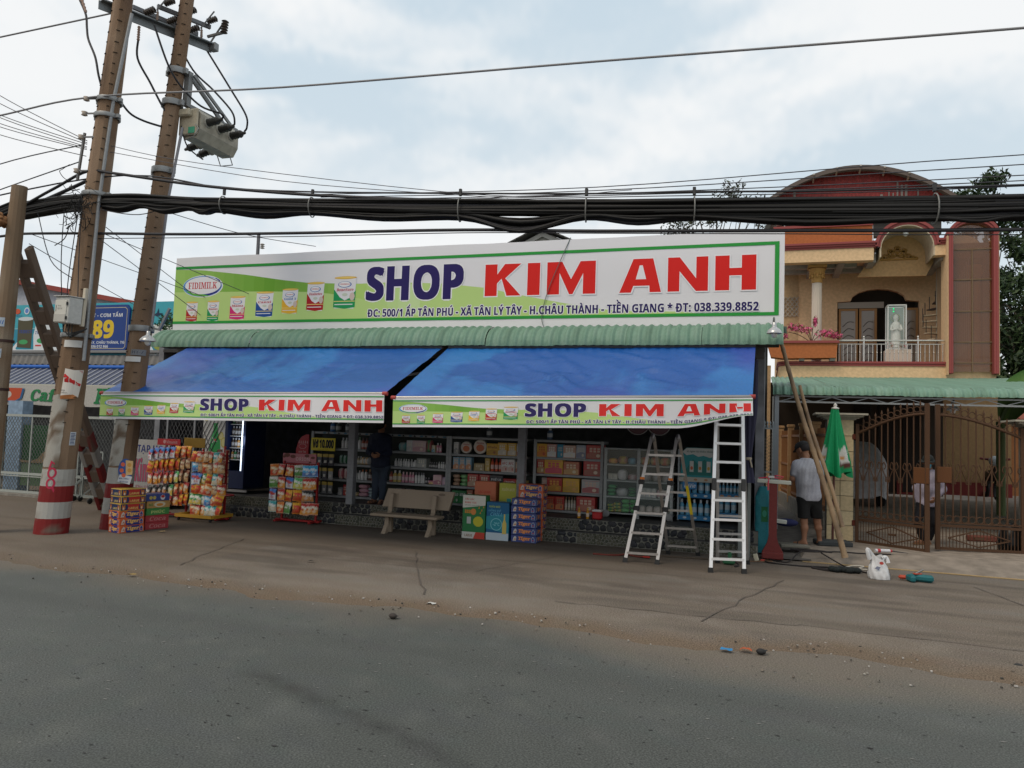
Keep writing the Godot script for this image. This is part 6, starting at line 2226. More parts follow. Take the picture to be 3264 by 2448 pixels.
	tag(obj("red_plank", rb, vc(.7)), "short reddish plank lying behind the right gate leaf", "plank")

# ---------------------------------------------------------------- what the shop sells
const NTH := ["first", "second", "third", "fourth", "fifth", "sixth", "seventh", "eighth", "ninth", "tenth", "eleventh", "twelfth", "thirteenth", "fourteenth", "fifteenth", "sixteenth", "seventeenth", "eighteenth", "nineteenth", "twentieth", "twenty-first", "twenty-second", "twenty-third", "twenty-fourth", "twenty-fifth", "twenty-sixth", "twenty-seventh", "twenty-eighth", "twenty-ninth", "thirtieth", "thirty-first", "thirty-second"]
var shapes := {}
var goods_mat: StandardMaterial3D

func item(called: String, key: String, make: Callable, t: Transform3D, label: String, cat: String, group: String) -> void:
	if not shapes.has(key): shapes[key] = make.call().mesh()
	tag(piece(called, shapes[key], goods_mat, self, t), label, cat, group)

func bag_geo(k: Color, k2: Color, k3: Color, sd: int) -> Geo:     # crisps bag .15 wide, .2 high, hanging point at the top
	var g := Geo.new()
	for side in [1.0, -1.0]:
		var rows := []
		for i in 11:
			var y := -.20 + .02 * i
			var v := clampf(i / 10.0, 0, 1)
			var r := PackedVector3Array()
			for j in 9:
				var u := j / 8.0
				var wob := .006 * sin(u * 20 + sd + y * 60)
				var th := .042 * pow(sin(PI * clampf(u, .02, .98)), .6) * pow(sin(PI * clampf(v, .04, .96)), .5) + wob * .6
				var x: float = (u - .5) * .145 * (1 - .06 * sin(PI * v)) * side
				r.append(V(x, y + wob, th * side))
			rows.append(r)
		g.grid(rows)
	for i in g.v.size():
		var p := g.v[i]
		var f := nz(p.x * 2 + sd * 3, p.y * 2, 3.0)
		var c := k
		if p.y < -.11 + f * .06: c = k2
		if absf(p.y + .075 + p.x * .25) < .022 and absf(p.x) < .055: c = k3
		if p.y > -.014 or p.y < -.188: c = k.lerp(k3, .4)
		if Vector2(p.x - .01, p.y + .145).length() < .028: c = k2.lerp(k3, .6)
		g.c[i] = c
	return g

func bag(i: int, t: Transform3D, label: String, group: String) -> void:
	var R := L(.50, .03, .02)
	var pal := [[R, L(.75, .30, .03), L(.8, .75, .6)], [L(.72, .20, .02), L(.55, .06, .02), L(.85, .75, .5)], [L(.80, .44, .03), L(.45, .08, .02), L(.7, .05, .03)], [L(.04, .22, .60), L(.75, .78, .8), R], [L(.03, .30, .07), L(.75, .55, .1), L(.85, .85, .75)], [L(.78, .76, .70), L(.08, .26, .05), L(.2, .35, .1)], [L(.02, .02, .022), L(.55, .22, .05), L(.6, .55, .5)], [L(.10, .50, .14), L(.65, .6, .1), L(.85, .85, .8)], [L(.30, .10, .05), L(.6, .35, .15), L(.7, .6, .4)], [L(.05, .40, .42), L(.7, .6, .4), L(.85, .85, .8)], [L(.05, .45, .80), L(.1, .2, .5), L(.75, .85, .9)]]
	var q = pal[i % pal.size()]
	item("snack_bag", "bag%d" % i, func(): return bag_geo(q[0], q[1], q[2], i), t, label, "snack bag", group)
const BAGK := ["red", "orange", "yellow", "blue and white", "green", "white", "black", "lime green", "brown", "turquoise", "shiny blue"]

func bottle_geo(h: float, r: float, k: Color, cap: Color) -> Geo:
	var g := Geo.new(k)
	g.lathe([Vector2(.001, 0), Vector2(r * .9, 0), Vector2(r, h * .04), Vector2(r, h * .62), Vector2(r * .8, h * .72), Vector2(r * .4, h * .80)], 10)
	g.col = k.lerp(L(.7, .7, .68), .55)
	g.lathe([Vector2(r * 1.02, h * .2), Vector2(r * 1.02, h * .52)], 10)
	g.col = cap
	g.lathe([Vector2(r * .45, h * .79), Vector2(r * .45, h * .99), Vector2(r * .3, h), Vector2(.001, h)], 10)
	return g

func box_geo(w: float, h: float, d: float, k: Color, k2: Color, words: String, ink: Color) -> Geo:
	var g := Geo.new(k)
	g.cbox(V(0, h / 2, 0), V(w, h, d), .004)
	var p := Print.new(plane(V(-w / 2, 0, d / 2), Vector3.RIGHT, Vector3.UP))
	p.lay = .0005
	p.nums([w * .04, h * .05, w * .96, h * .05, w * .96, h * .42, w * .5, h * .5, w * .04, h * .36], k2)
	p.rect(w * .06, h * .86, w * .94, h * .92, k2.lerp(k, .4))
	if words: write(p, words, w * .12, h * .58, w * .88, h * .8, ink, "b", 0, null, 0, 0, 6)
	else:
		for i in 6: p.rect(w * (.2 + .22 * (i % 3)), h * (.48 + .18 * (i / 3)), w * (.36 + .22 * (i % 3)), h * (.62 + .18 * (i / 3)), k2.lerp(ink, .5))
	p.oval(w * .7, h * .24, w * .12, h * .12, ink.lerp(k2, .3), 8)
	g.join(p.g)
	return g

func pack_geo(w: float, h: float, d: float, k: Color, k2: Color) -> Geo:
	var g := Geo.new(k)
	var rows := []
	for i in 9:
		var a := PI * i / 8.0
		var r := PackedVector3Array()
		for j in 17:
			var b := TAU * j / 16.0
			var s := pow(sin(clampf(a, .02, PI - .02)), .45)
			r.append(V(signf(cos(b)) * pow(absf(cos(b)), .5) * w / 2 * s, h / 2 - cos(a) * h / 2, -signf(sin(b)) * pow(absf(sin(b)), .5) * d / 2 * s))
		rows.append(r)
	g.grid(rows, true)
	for i in g.v.size():
		if absf(g.v[i].x) < w * .28: g.c[i] = k2
	return g

func shelf_row(cab: String, shelf: String, y: float, x0: float, z: float, list: Array) -> void:    # list: [kind, count, w, h, colour, colour 2, words, what]
	var x := x0
	var n := 0
	for q in list:
		var kind: String = q[0]
		for i in int(q[1]):
			var w: float = q[2]
			var hh: float = q[3]
			if kind != "gap":
				var what: String = q[7]
				var label := "%s, %s on the %s shelf, %s" % [what, NTH[mini(n, 31)], shelf, cab]
				var t := Transform3D(Basis(Vector3.UP, rf(-.06, .06)), V(x + w / 2, y + .001, z + rf(-.015, .015)))
				var key := "%s%.3f%.3f%s%s%s" % [kind, w, hh, q[4], q[5], q[6]]
				match kind:
					"bottle": item("bottle", key, func(): return bottle_geo(hh, w * .44, q[4], q[5]), t, label, "bottle", "goods on the shelves")
					"box": item("goods_box", key, func(): return box_geo(w * .97, hh, minf(w, .16), q[4], q[5], q[6], q[8] if q.size() > 8 else L(.7, .65, .5)), t, label, "box", "goods on the shelves")
					"pack": item("goods_pack", key, func(): return pack_geo(w * .98, hh, .14, q[4], q[5]), t, label, "pack", "goods on the shelves")
					"stack":
						for s in 3: item("goods_pack", key, func(): return pack_geo(w * .96, hh / 3.05, .14, q[4], q[5]), t.translated(V(rf(-.01, .01), s * hh / 3, 0)), "%s, %s layer, %s on the %s shelf, %s" % [what.get_slice(" in", 0), ["bottom", "middle", "top"][s], NTH[mini(n, 31)], shelf, cab], "pack", "goods on the shelves")
				n += 1
			x += w

func cabinet(label: String, x0: float, x1: float, ys: Array, z: float, d: float, ups: Array, k := L(.30, .31, .31), rail := .04) -> Node3D:
	var t := thing("shelf_cabinet", label, "cabinet", V((x0 + x1) / 2, .36, z - d / 2))
	var m := vc(.5, .1, "soft", 1.5)
	for i in ys.size():
		var g := Geo.new(k)
		g.cbox(V((x0 + x1) / 2, ys[i] - rail / 2, z - d / 2), V(x1 - x0, rail, d), .004)
		obj("shelf", g, m, t)
	for x in ups:
		var g := Geo.new(k)
		g.cbox(V(x, (.36 + ys[-1]) / 2, z + .003), V(.05, ys[-1] - .36 + .01, .03), .004)
		obj("upright", g, m, t)
	var b := Geo.new(L(.05, .055, .05))
	b.lohi(V(x0, .4, z - d - .02), V(x1, ys[-1], z - d))
	obj("back", b, vc(.7), t)
	return t

func build_goods() -> void:
	goods_mat = vc(.42, 0, "", 1, 0, .5)
	var W := L(.62, .62, .60)
	var z := -.8
	var c1 := cabinet("long grey open cabinet of toiletries behind the stone bench", -8.06, -5.29, [.41, .71, .99, 1.27, 1.57], z, .36, [-8.05, -5.31])
	var p := Print.new(plane(V(-8.06, 1.53, z + .008), Vector3.RIGHT, Vector3.UP))
	for i in 12:
		p.oval(.26 + i * .22, .02, .035, .012, L(.03, .14, .22), 10)
		p.nums([.32 + i * .22, .006, .335 + i * .22, .034, .35 + i * .22, .034, .37 + i * .22, .006], L(.02, .02, .02))
	obj("printed_edge", p.g, vc(.5), c1)
	cabinet("grey open cabinet of biscuits and sweets behind the cartons, between bench and post", -5.28, -3.85, [.41, .71, .99, 1.27, 1.57], z, .36, [-5.26, -3.92])
	cabinet("grey open cabinet of gift hampers above the sauce bottles and red cooler", -3.73, -2.53, [.41, .71, 1.0, 1.28, 1.57], z, .36, [-3.71, -2.56])
	var c4 := cabinet("glass fronted cabinet of plastic bags behind the nearer ladder", -2.51, -1.40, [.44, .70, .96, 1.22, 1.48], z + .05, .36, [-2.49, -1.95, -1.42], L(.34, .36, .35), .025)
	for x in [-2.22, -1.68]:
		var gp := Geo.new()
		gp.quad(V(x - .25, .46, z + .075), V(x + .25, .46, z + .075), V(x + .25, 1.46, z + .075), V(x - .25, 1.46, z + .075))
		obj("glass_door", gp, glass(Color(.85, .95, .92), .08), c4)
	for x in [-2.45, -1.45]:
		var wg := Geo.new(L(.25, .25, .25))
		wg.lathe([Vector2(.001, -.015), Vector2(.05, -.015), Vector2(.06, 0), Vector2(.05, .015), Vector2(.001, .015)], 12, V(x, .42, z + .10), Basis(V(0, 1, 0), V(0, 0, 1), V(1, 0, 0)))
		obj("caster", wg, vc(.5), c4)
	var n1 := "toiletry cabinet"
	var zz := z - .10
	var pinkk := L(.60, .25, .32)
	var teal := L(.10, .30, .30)
	shelf_row(n1, "top", 1.27, -7.50, zz, [["bottle", 2, .075, .20, W, L(.5, .5, .5), "", "white bottle"], ["gap", 2, .1, 0, W, W, "", ""], ["bottle", 1, .07, .22, W, L(.2, .3, .2), "", "white bottle"], ["bottle", 2, .08, .21, L(.30, .08, .05), L(.1, .05, .05), "", "red bottle"], ["bottle", 2, .08, .22, L(.05, .22, .08), L(.02, .1, .04), "", "green bottle"], ["bottle", 1, .06, .16, W, L(.4, .1, .1), "", "white bottle"], ["gap", 4, .1, 0, W, W, "", ""], ["pack", 1, .16, .16, teal, L(.3, .35, .33), "", "teal bag of wipes"], ["box", 1, .12, .2, W, L(.5, .5, .48), "", "white carton"], ["box", 1, .27, .2, L(.55, .42, .42), L(.5, .3, .32), "", "pale pink dotted carton"], ["pack", 1, .1, .22, L(.35, .10, .10), L(.08, .25, .1), "", "red and green bag"], ["box", 1, .07, .13, L(.6, .5, .3), L(.1, .3, .4), "", "cream carton"], ["bottle", 2, .06, .17, pinkk, W, "", "pink bottle"]])
	shelf_row(n1, "second", .99, -7.50, zz, [["pack", 2, .085, .16, L(.03, .15, .07), L(.3, .4, .35), "", "dark green sachet"], ["gap", 1, .12, 0, W, W, "", ""], ["bottle", 3, .055, .15, L(.4, .35, .22), W, "", "tan jar"], ["pack", 2, .08, .14, W, L(.6, .4, .2), "", "white and orange sachet"], ["gap", 5, .1, 0, W, W, "", ""], ["bottle", 7, .052, .14, W, L(.65, .65, .63), "", "small white bottle"], ["bottle", 1, .11, .13, W, W, "", "squat white tub"], ["box", 1, .2, .17, L(.25, .27, .24), L(.35, .36, .34), "", "grey carton"], ["bottle", 4, .045, .11, L(.1, .1, .1), L(.3, .3, .3), "", "small dark jar"], ["bottle", 5, .045, .12, W, L(.6, .6, .6), "", "small white roll-on"]])
	shelf_row(n1, "third", .71, -7.50, zz, [["pack", 2, .1, .2, L(.45, .12, .14), L(.55, .45, .4), "", "red and white pouch"], ["gap", 1, .1, 0, W, W, "", ""], ["bottle", 2, .07, .17, W, L(.6, .5, .5), "", "white pump bottle"], ["bottle", 2, .07, .19, W, L(.5, .15, .05), "", "white bottle with orange cap"], ["bottle", 1, .08, .20, L(.08, .04, .03), L(.3, .2, .1), "", "dark brown bottle"], ["bottle", 1, .06, .2, L(.6, .3, .25), L(.7, .5, .4), "", "salmon bottle"], ["gap", 3, .1, 0, W, W, "", ""], ["bottle", 1, .08, .18, L(.4, .1, .06), L(.3, .05, .03), "", "rust red bottle"], ["bottle", 2, .085, .21, L(.55, .42, .12), W, "", "yellow shampoo bottle"], ["bottle", 4, .065, .19, pinkk, L(.7, .5, .5), "", "pink lotion bottle"], ["bottle", 4, .05, .19, W, L(.2, .2, .22), "", "slim white bottle"], ["bottle", 2, .045, .11, L(.05, .05, .06), L(.3, .3, .3), "", "small black bottle"], ["box", 1, .1, .06, L(.5, .1, .25), L(.6, .4, .1), "", "low magenta carton"], ["box", 1, .16, .17, L(.6, .4, .42), L(.4, .15, .2), "", "pink gift carton"], ["box", 2, .06, .13, L(.55, .45, .6), L(.7, .5, .6), "", "lilac carton"]])
	shelf_row(n1, "bottom", .41, -7.50, zz, [["box", 1, .1, .14, L(.2, .2, .22), L(.4, .4, .4), "", "striped grey carton"], ["box", 1, .08, .2, L(.35, .02, .03), L(.4, .05, .04), "", "tall red carton"], ["gap", 1, .12, 0, W, W, "", ""], ["pack", 1, .12, .07, L(.5, .4, .2), L(.6, .5, .4), "", "cream packet"], ["stack", 1, .2, .22, L(.45, .22, .28), L(.5, .3, .33), "", "rose pink napkin pack in a pile"], ["stack", 1, .16, .17, L(.25, .35, .38), L(.35, .42, .44), "", "pale blue napkin pack in a pile"], ["gap", 3, .12, 0, W, W, "", ""], ["stack", 2, .2, .19, L(.42, .2, .22), L(.6, .55, .55), "", "white and red towel pack in a pile"], ["stack", 1, .2, .13, L(.08, .25, .45), L(.15, .35, .5), "", "blue towel pack in a pile"]])
	var n2 := "biscuit cabinet"
	var yel := L(.62, .36, .03)
	var redd := L(.40, .03, .025)
	shelf_row(n2, "top", 1.27, -5.22, zz, [["box", 1, .09, .2, W, L(.3, .3, .3), "", "white patterned carton"], ["gap", 1, .05, 0, W, W, "", ""], ["gap", 2, .24, 0, W, W, "", ""], ["box", 1, .21, .20, yel, L(.45, .25, .02), "Oliada", "yellow biscuit carton", L(.2, .03, .02)], ["box", 2, .17, .22, yel, L(.55, .5, .4), "", "yellow hamper carton"], ["box", 1, .12, .21, W, L(.5, .2, .2), "AFC", "white and red cracker carton", redd]])
	for q in [[-4.98, .105, "smaller"], [-4.72, .125, "larger"]]:
		var g := Geo.new(L(.55, .50, .42))
		g.lathe([Vector2(.001, 0), Vector2(q[1], 0), Vector2(q[1], .06), Vector2(q[1] * .92, .07), Vector2(q[1] * .9, .062), Vector2(.001, .062)], 24, V(q[0], 1.28 + q[1], z - .1), Basis(V(1, 0, 0), V(0, 0, 1), V(0, -1, 0)))
		var rp := Print.new(plane(V(q[0], 1.28 + q[1], z - .036), Vector3.RIGHT, Vector3.UP))
		rp.oval(0, -.02, q[1] * .6, q[1] * .5, L(.5, .12, .03), 16)
		write(rp, "Danisa", -q[1] * .55, q[1] * .4, q[1] * .55, q[1] * .68, L(.4, .03, .02), "R", 0, null, 0, .2)
		g.join(rp.g)
		tag(obj("biscuit_tin", g, goods_mat), "%s round cream biscuit tin on the top shelf of the biscuit cabinet" % q[2], "tin")
	shelf_row(n2, "second", .99, -5.22, zz, [["box", 3, .115, .22, L(.20, .38, .50), L(.55, .25, .12), "", "pale blue cereal carton"], ["gap", 1, .05, 0, W, W, "", ""], ["box", 1, .2, .13, L(.30, .22, .10), L(.35, .27, .15), "", "low tan carton"], ["box", 1, .09, .22, L(.45, .30, .07), L(.5, .35, .1), "", "tall mustard carton"], ["bottle", 3, .07, .22, L(.55, .08, .02), L(.4, .03, .02), "", "red orange bottle"], ["box", 2, .125, .22, W, L(.55, .4, .35), "AFC", "white cracker carton", redd], ["box", 1, .14, .18, L(.42, .33, .25), L(.35, .1, .06), "", "tan and red carton"]])
	shelf_row(n2, "third", .71, -5.22, zz, [["stack", 1, .14, .2, L(.35, .2, .13), L(.45, .3, .2), "", "brown noodle pack in a pile"], ["stack", 1, .15, .2, L(.10, .35, .10), L(.3, .5, .25), "", "green noodle pack in a pile"], ["box", 1, .21, .22, redd, L(.45, .3, .2), "", "red biscuit carton"], ["box", 1, .2, .22, redd, L(.55, .45, .3), "", "red and cream biscuit carton"], ["box", 1, .24, .22, L(.03, .03, .035), L(.08, .06, .06), "PHÊ LA", "black coffee carton", W], ["box", 1, .24, .17, redd, L(.3, .02, .02), "ChocoPie", "red pie carton", W], ["box", 1, .18, .15, L(.5, .36, .12), L(.4, .25, .05), "Custas", "mustard cake carton", L(.2, .05, .02)]])
	shelf_row(n2, "bottom", .41, -5.22, zz, [["box", 2, .14, .22, L(.02, .15, .045), L(.03, .2, .06), "MILO", "dark green drink carton", W], ["box", 1, .12, .24, L(.35, .10, .05), L(.5, .3, .2), "", "red brown carton"], ["gap", 3, .2, 0, W, W, "", ""], ["box", 1, .16, .2, L(.3, .2, .1), L(.4, .3, .2), "", "tan carton"]])
	var n3 := "gift hamper cabinet"
	shelf_row(n3, "top", 1.28, -3.69, zz, [["box", 1, .18, .22, yel, L(.6, .2, .03), "", "yellow noodle carton", redd], ["box", 1, .17, .22, L(.5, .25, .2), W, "", "salmon milk carton block"], ["box", 1, .11, .22, L(.03, .25, .40), L(.05, .3, .45), "", "blue carton"], ["box", 1, .22, .21, L(.5, .3, .22), W, "", "peach milk carton block"], ["box", 1, .17, .22, L(.35, .38, .42), L(.2, .22, .3), "", "grey blue milk carton block"], ["box", 1, .30, .23, redd, L(.35, .12, .08), "", "red hamper of jars"]])
	shelf_row(n3, "second", 1.0, -3.69, zz, [["box", 1, .14, .24, redd, L(.4, .25, .1), "", "red hamper"], ["box", 1, .33, .24, yel, L(.55, .08, .12), "", "bright yellow fruit hamper", L(.6, .1, .1)], ["box", 1, .28, .22, L(.42, .12, .07), L(.5, .3, .12), "", "orange red hamper of jars"], ["gap", 1, .06, 0, W, W, "", ""], ["box", 1, .30, .24, redd, L(.3, .1, .07), "", "red hamper of jars"]])
	shelf_row(n3, "third", .71, -3.60, zz, [["box", 1, .1, .22, L(.4, .35, .3), L(.5, .1, .1), "", "grey and red carton"], ["box", 1, .27, .23, L(.38, .02, .02), L(.5, .25, .05), "", "deep red hamper of drink bottles", L(.7, .35, .05)], ["box", 1, .29, .23, yel, L(.5, .3, .05), "", "gold hamper of drink bottles", L(.6, .3, .1)], ["gap", 1, .04, 0, W, W, "", ""], ["box", 1, .32, .23, L(.38, .38, .37), L(.35, .1, .1), "", "silver hamper of jars"]])
	shelf_row(n3, "bottom", .41, -3.55, zz, [["box", 1, .05, .23, yel, L(.5, .4, .1), "", "thin yellow carton"], ["box", 2, .15, .22, redd, L(.55, .2, .08), "", "red hamper with an oval window", L(.1, .12, .1)], ["bottle", 4, .05, .22, L(.45, .40, .30), L(.3, .15, .08), "", "cream tumbler"], ["gap", 1, .02, 0, W, W, "", ""], ["box", 1, .33, .24, redd, L(.42, .15, .1), "", "wide red hamper of jars"]])
	var n4 := "glass cabinet"
	shelf_row(n4, "top", 1.22, -2.46, zz + .05, [["pack", 1, .16, .09, L(.5, .15, .03), L(.6, .35, .05), "", "orange bag"], ["pack", 1, .16, .13, L(.25, .07, .04), L(.4, .3, .05), "", "red brown bag"], ["pack", 1, .15, .11, L(.04, .12, .2), L(.1, .3, .4), "", "blue bag"], ["gap", 1, .05, 0, W, W, "", ""], ["pack", 3, .16, .13, L(.25, .2, .05), L(.45, .1, .05), "", "mixed orange and green bag"]])
	shelf_row(n4, "second", .96, -2.46, zz + .05, [["box", 2, .08, .1, L(.36, .35, .3), L(.4, .4, .36), "", "small cream carton"], ["pack", 1, .16, .17, L(.35, .36, .36), L(.5, .5, .5), "", "clear bag of cups"], ["pack", 1, .18, .11, L(.2, .06, .07), L(.4, .35, .35), "", "red and clear bag"], ["gap", 1, .05, 0, W, W, "", ""], ["pack", 3, .16, .12, L(.12, .11, .1), L(.3, .3, .3), "", "grey bag"]])
	shelf_row(n4, "third", .70, -2.46, zz + .05, [["stack", 1, .14, .18, L(.02, .20, .05), L(.03, .25, .08), "", "green packet in a pile"], ["pack", 1, .2, .13, L(.25, .27, .26), L(.4, .4, .4), "", "clear plastic bag"], ["stack", 1, .13, .15, L(.03, .15, .05), L(.05, .2, .07), "", "dark green packet in a pile"], ["gap", 1, .07, 0, W, W, "", ""], ["box", 3, .085, .15, L(.34, .35, .34), L(.45, .45, .45), "", "off-white carton"], ["pack", 2, .13, .14, L(.5, .25, .3), W, "", "pink tissue pack"]])
	shelf_row(n4, "bottom", .44, -2.46, zz + .05, [["stack", 1, .11, .13, L(.4, .32, .03), L(.05, .25, .04), "", "yellow and green packet in a pile"], ["stack", 1, .12, .16, L(.45, .34, .03), L(.05, .2, .04), "", "yellow packet in a pile"], ["stack", 2, .14, .22, L(.02, .22, .03), L(.03, .28, .05), "", "bright green packet in a pile"], ["pack", 4, .12, .13, L(.36, .3, .26), L(.45, .4, .36), "", "pale bag of dried food"]])
	# socks under their price card
	var so := thing("price_card", "yellow price card lettered Vớ 10.000 above the hanging socks", "price card", V(-7.79, 1.22, z + .05))
	var sg := Geo.new(L(.62, .50, .04))
	sg.cbox(V(-7.79, 1.335, z + .05), V(.51, .235, .012), .003)
	obj("card", sg, vc(.6), so)
	var sp := Print.new(plane(V(-8.045, 1.217, z + .057), Vector3.RIGHT, Vector3.UP))
	write(sp, "Vớ 10.000", .03, .045, .48, .21, L(.012, .012, .012), "b", .004)
	write(sp, "HÀNG VIỆT NAM", .15, .015, .36, .032, L(.2, .15, .02), "s")
	obj("printed_price", sp.g, vc(.6), so)
	var nn := 0
	for r in 3:
		for i in 4:
			var k: Color = pick([L(.05, .05, .055), L(.2, .2, .2), L(.42, .42, .41), L(.1, .1, .11)])
			item("sock_pack", "sock%d" % nn, func():
				var g := Geo.new(k)
				g.cbox(V(0, -.12, 0), V(.095, .17, .02), .006)
				g.col = L(.5, .36, .07)
				g.cbox(V(0, -.02, .002), V(.1, .06, .024), .004)
				g.col = L(.6, .58, .5)
				g.cbox(V(0, -.13, .008), V(.05, .05, .012), .003)
				return g, Transform3D(Basis(Vector3.UP, rf(-.2, .2)), V(-7.98 + i * .125, 1.15 - r * .255, z + .04 + rf(0, .02))), "pack of socks, %s in the %s row under the price card" % [NTH[i], NTH[r]], "socks", "sock packs under the price card")
			nn += 1
	# red arched board
	var ab := thing("red_arched_board", "red arched display board with a white crown outline, behind the centre snack rack", "display board", V(-8.3, .4, z - .05))
	var ag := Geo.new(L(.36, .022, .025))
	ag.prism(P([-8.43, .4, -8.16, .4, -8.16, 1.5, -8.22, 1.505, -8.32, 1.46, -8.39, 1.36, -8.43, 1.22]), V(0, 0, z - .04), Vector3.RIGHT, Vector3.UP, .03)
	obj("board", ag, vc(.4), ab)
	var ap := Print.new(plane(V(-8.43, 1.1, z - .039), Vector3.RIGHT, Vector3.UP))
	for i in 18:
		var a := TAU * i / 18.0
		var b := TAU * (i + 1) / 18.0
		ap.nums([.14 + cos(a) * .075, .18 + sin(a) * .04, .14 + cos(b) * .075, .18 + sin(b) * .04, .14 + cos(b) * .083, .18 + sin(b) * .047, .14 + cos(a) * .083, .18 + sin(a) * .047], L(.5, .3, .28), 0)
	for i in 5: ap.nums([.05 + i * .045, .235, .07 + i * .045, .235, .065 + i * .045, .285, .055 + i * .045, .285], L(.5, .3, .28), 0)
	write(ap, "new Tex", .06, .06, .22, .10, L(.5, .3, .28), "b")
	obj("printed_crown", ap.g, vc(.4), ab)
	# things on the cabinets
	for q in [[-7.72, L(.05, .15, .35)], [-7.6, L(.08, .1, .08)], [-7.4, L(.12, .13, .14)], [-4.6, L(.05, .06, .07)], [-3.5, L(.04, .08, .14)]]:
		var g := Geo.new(q[1])
		g.join(bottle_geo(.2, .05, q[1], W), Transform3D(Basis(), V(q[0], 1.575, z - .15)))
		tag(obj("jar", g, goods_mat), "%s jar standing on top of the shelves near x %s" % ["blue", ""] if false else "dim storage jar on the cabinet tops, %s from the left" % NTH[[-7.72, -7.6, -7.4, -4.6, -3.5].find(q[0])], "jar", "jars on the cabinets")
	for q in [[-1.98, "left"], [-1.64, "right"]]:
		var f := thing("hanging_fan", "round pink faced fan hanging above the glass cabinet, %s of two" % q[1], "fan", V(q[0], 1.72, -.75))
		var g := Geo.new(L(.10, .05, .055))
		g.lathe([Vector2(.001, -.03), Vector2(.17, -.02), Vector2(.19, 0), Vector2(.17, .02), Vector2(.001, .035)], 24, V(q[0], 1.90, -.75), Basis(V(1, 0, 0), V(0, 0, 1), V(0, -1, 0)))
		obj("face", g, vc(.6), f)
		var r := Geo.new(L(.3, .28, .27))
		var ring := []
		for i in 25: ring.append(V(q[0] + cos(TAU * i / 24) * .19, 1.90 + sin(TAU * i / 24) * .19, -.74))
		r.tube(ring, .008, 5, false)
		obj("rim", r, vc(.4), f)
	# drinks fridge with the light strip
	var fr := thing("drinks_fridge", "dark blue glass door drinks fridge edged with a bright white light strip", "fridge", V(-9.42, .45, -.55))
	var fg := Geo.new(L(.012, .02, .06))
	fg.lohi(V(-9.66, .46, -.95), V(-9.60, 2.0, -.34))
	fg.lohi(V(-9.24, .46, -.95), V(-9.20, 2.0, -.34))
	fg.lohi(V(-9.60, .46, -.95), V(-9.24, .78, -.36))
	fg.lohi(V(-9.60, .78, -.95), V(-9.24, 2.0, -.92))
	obj("body", fg, vc(.35), fr)
	for y in [.98, 1.2, 1.42, 1.64, 1.85]:
		var g := Geo.new(L(.4, .42, .43))
		g.lohi(V(-9.59, y, -.9), V(-9.26, y + .015, -.40))
		obj("shelf", g, vc(.4), fr)
	var lg := Geo.new(L(.8, .85, .9))
	lg.lohi(V(-9.272, .79, -.335), V(-9.252, 1.98, -.325))
	var lm := StandardMaterial3D.new()
	lm.albedo_color = Color(.9, .95, 1); lm.emission_enabled = true; lm.emission = Color(.86, .92, 1.0); lm.emission_energy_multiplier = 2.2
	obj("light_strip", lg, lm, fr)
	var ol := OmniLight3D.new()
	ol.light_color = Color(.86, .92, 1); ol.light_energy = .06; ol.light_size = .1; ol.shadow_enabled = true; ol.omni_range = 8; ol.omni_attenuation = 2
	ol.position = V(-9.262, 1.35, -.28)
	add_child(ol)
	var ch := Geo.new(L(.30, .30, .30))
	ch.bar(V(-9.68, .42, -.33), V(-9.1, .42, -.33), .04)
	obj("skid", ch, vc(.5, .3), fr)
	var fn := 0
	for y in [.995, 1.215, 1.435, 1.655]:
		for i in 5:
			var k: Color = pick([L(.3, .32, .3), L(.02, .15, .05), L(.4, .2, .05), L(.08, .06, .05)])
			item("fridge_bottle", "fb%d" % (fn % 7), func(): return bottle_geo(.18, .028, k, L(.5, .5, .5)), Transform3D(Basis(), V(-9.56 + i * .066, y, -.46)), "bottle in the lit fridge, %s on the %s shelf from below" % [NTH[i], NTH[fn / 5]], "bottle", "bottles in the fridge")
			fn += 1
	var up := thing("drink_poster", "pale poster of a green soft drink bottle with lemon slices beside the fridge", "poster", V(-9.9, .5, -.36))
	var ug := Geo.new(L(.50, .51, .50))
	ug.lohi(V(-10.19, .5, -.40), V(-9.67, 2.0, -.37))
	obj("board", ug, vc(.5), up)
	var pp := Print.new(plane(V(-10.19, .5, -.369), Vector3.RIGHT, Vector3.UP))
	pp.nums([.16, .05, .42, .05, .42, .72, .40, .85, .345, 1.0, .33, 1.12, .345, 1.16, .225, 1.16, .24, 1.12, .235, 1.0, .19, .85, .16, .72], L(.03, .26, .07))
	pp.nums([.18, .1, .22, .1, .22, .72, .255, 1.0, .25, 1.1, .24, 1.0, .20, .8], L(.1, .42, .16))
	for q in [[.42, .92, .06, .08], [.49, .80, .07, .1], [.07, 1.25, .07, .055]]:
		pp.oval(q[0], q[1], q[2], q[3], L(.45, .40, .10), 16)
		pp.oval(q[0], q[1], q[2] * .75, q[3] * .75, L(.55, .52, .25), 14)
	write(pp, "7", .22, .78, .27, .88, L(.6, .62, .6), "b")
	pp.oval(.295, .84, .022, .025, L(.5, .04, .03), 10)
	write(pp, "up", .28, .80, .34, .83, L(.6, .62, .6), "b")
	obj("printed_bottle", pp.g, vc(.45), up)
	# lattice front and board with old lettering
	var lt := thing("lattice_door", "grey framed expanding lattice front at the dark left end of the shop", "lattice", V(-11, 0, -.35))
	for x in [-11.78, -11.0, -10.36]:
		var g := Geo.new(L(.22, .23, .24))
		g.bar(V(x, 0, -.35), V(x, 2.6, -.35), .04)
		obj("upright", g, vc(.5, .3), lt)
	for y in [.1, 1.72, 2.4]:
		var g := Geo.new(L(.22, .23, .24))
		g.bar(V(-11.8, y, -.35), V(-10.34, y, -.35), .04)
		obj("rail", g, vc(.5, .3), lt)
	var mg := Geo.new(L(.10, .10, .105))
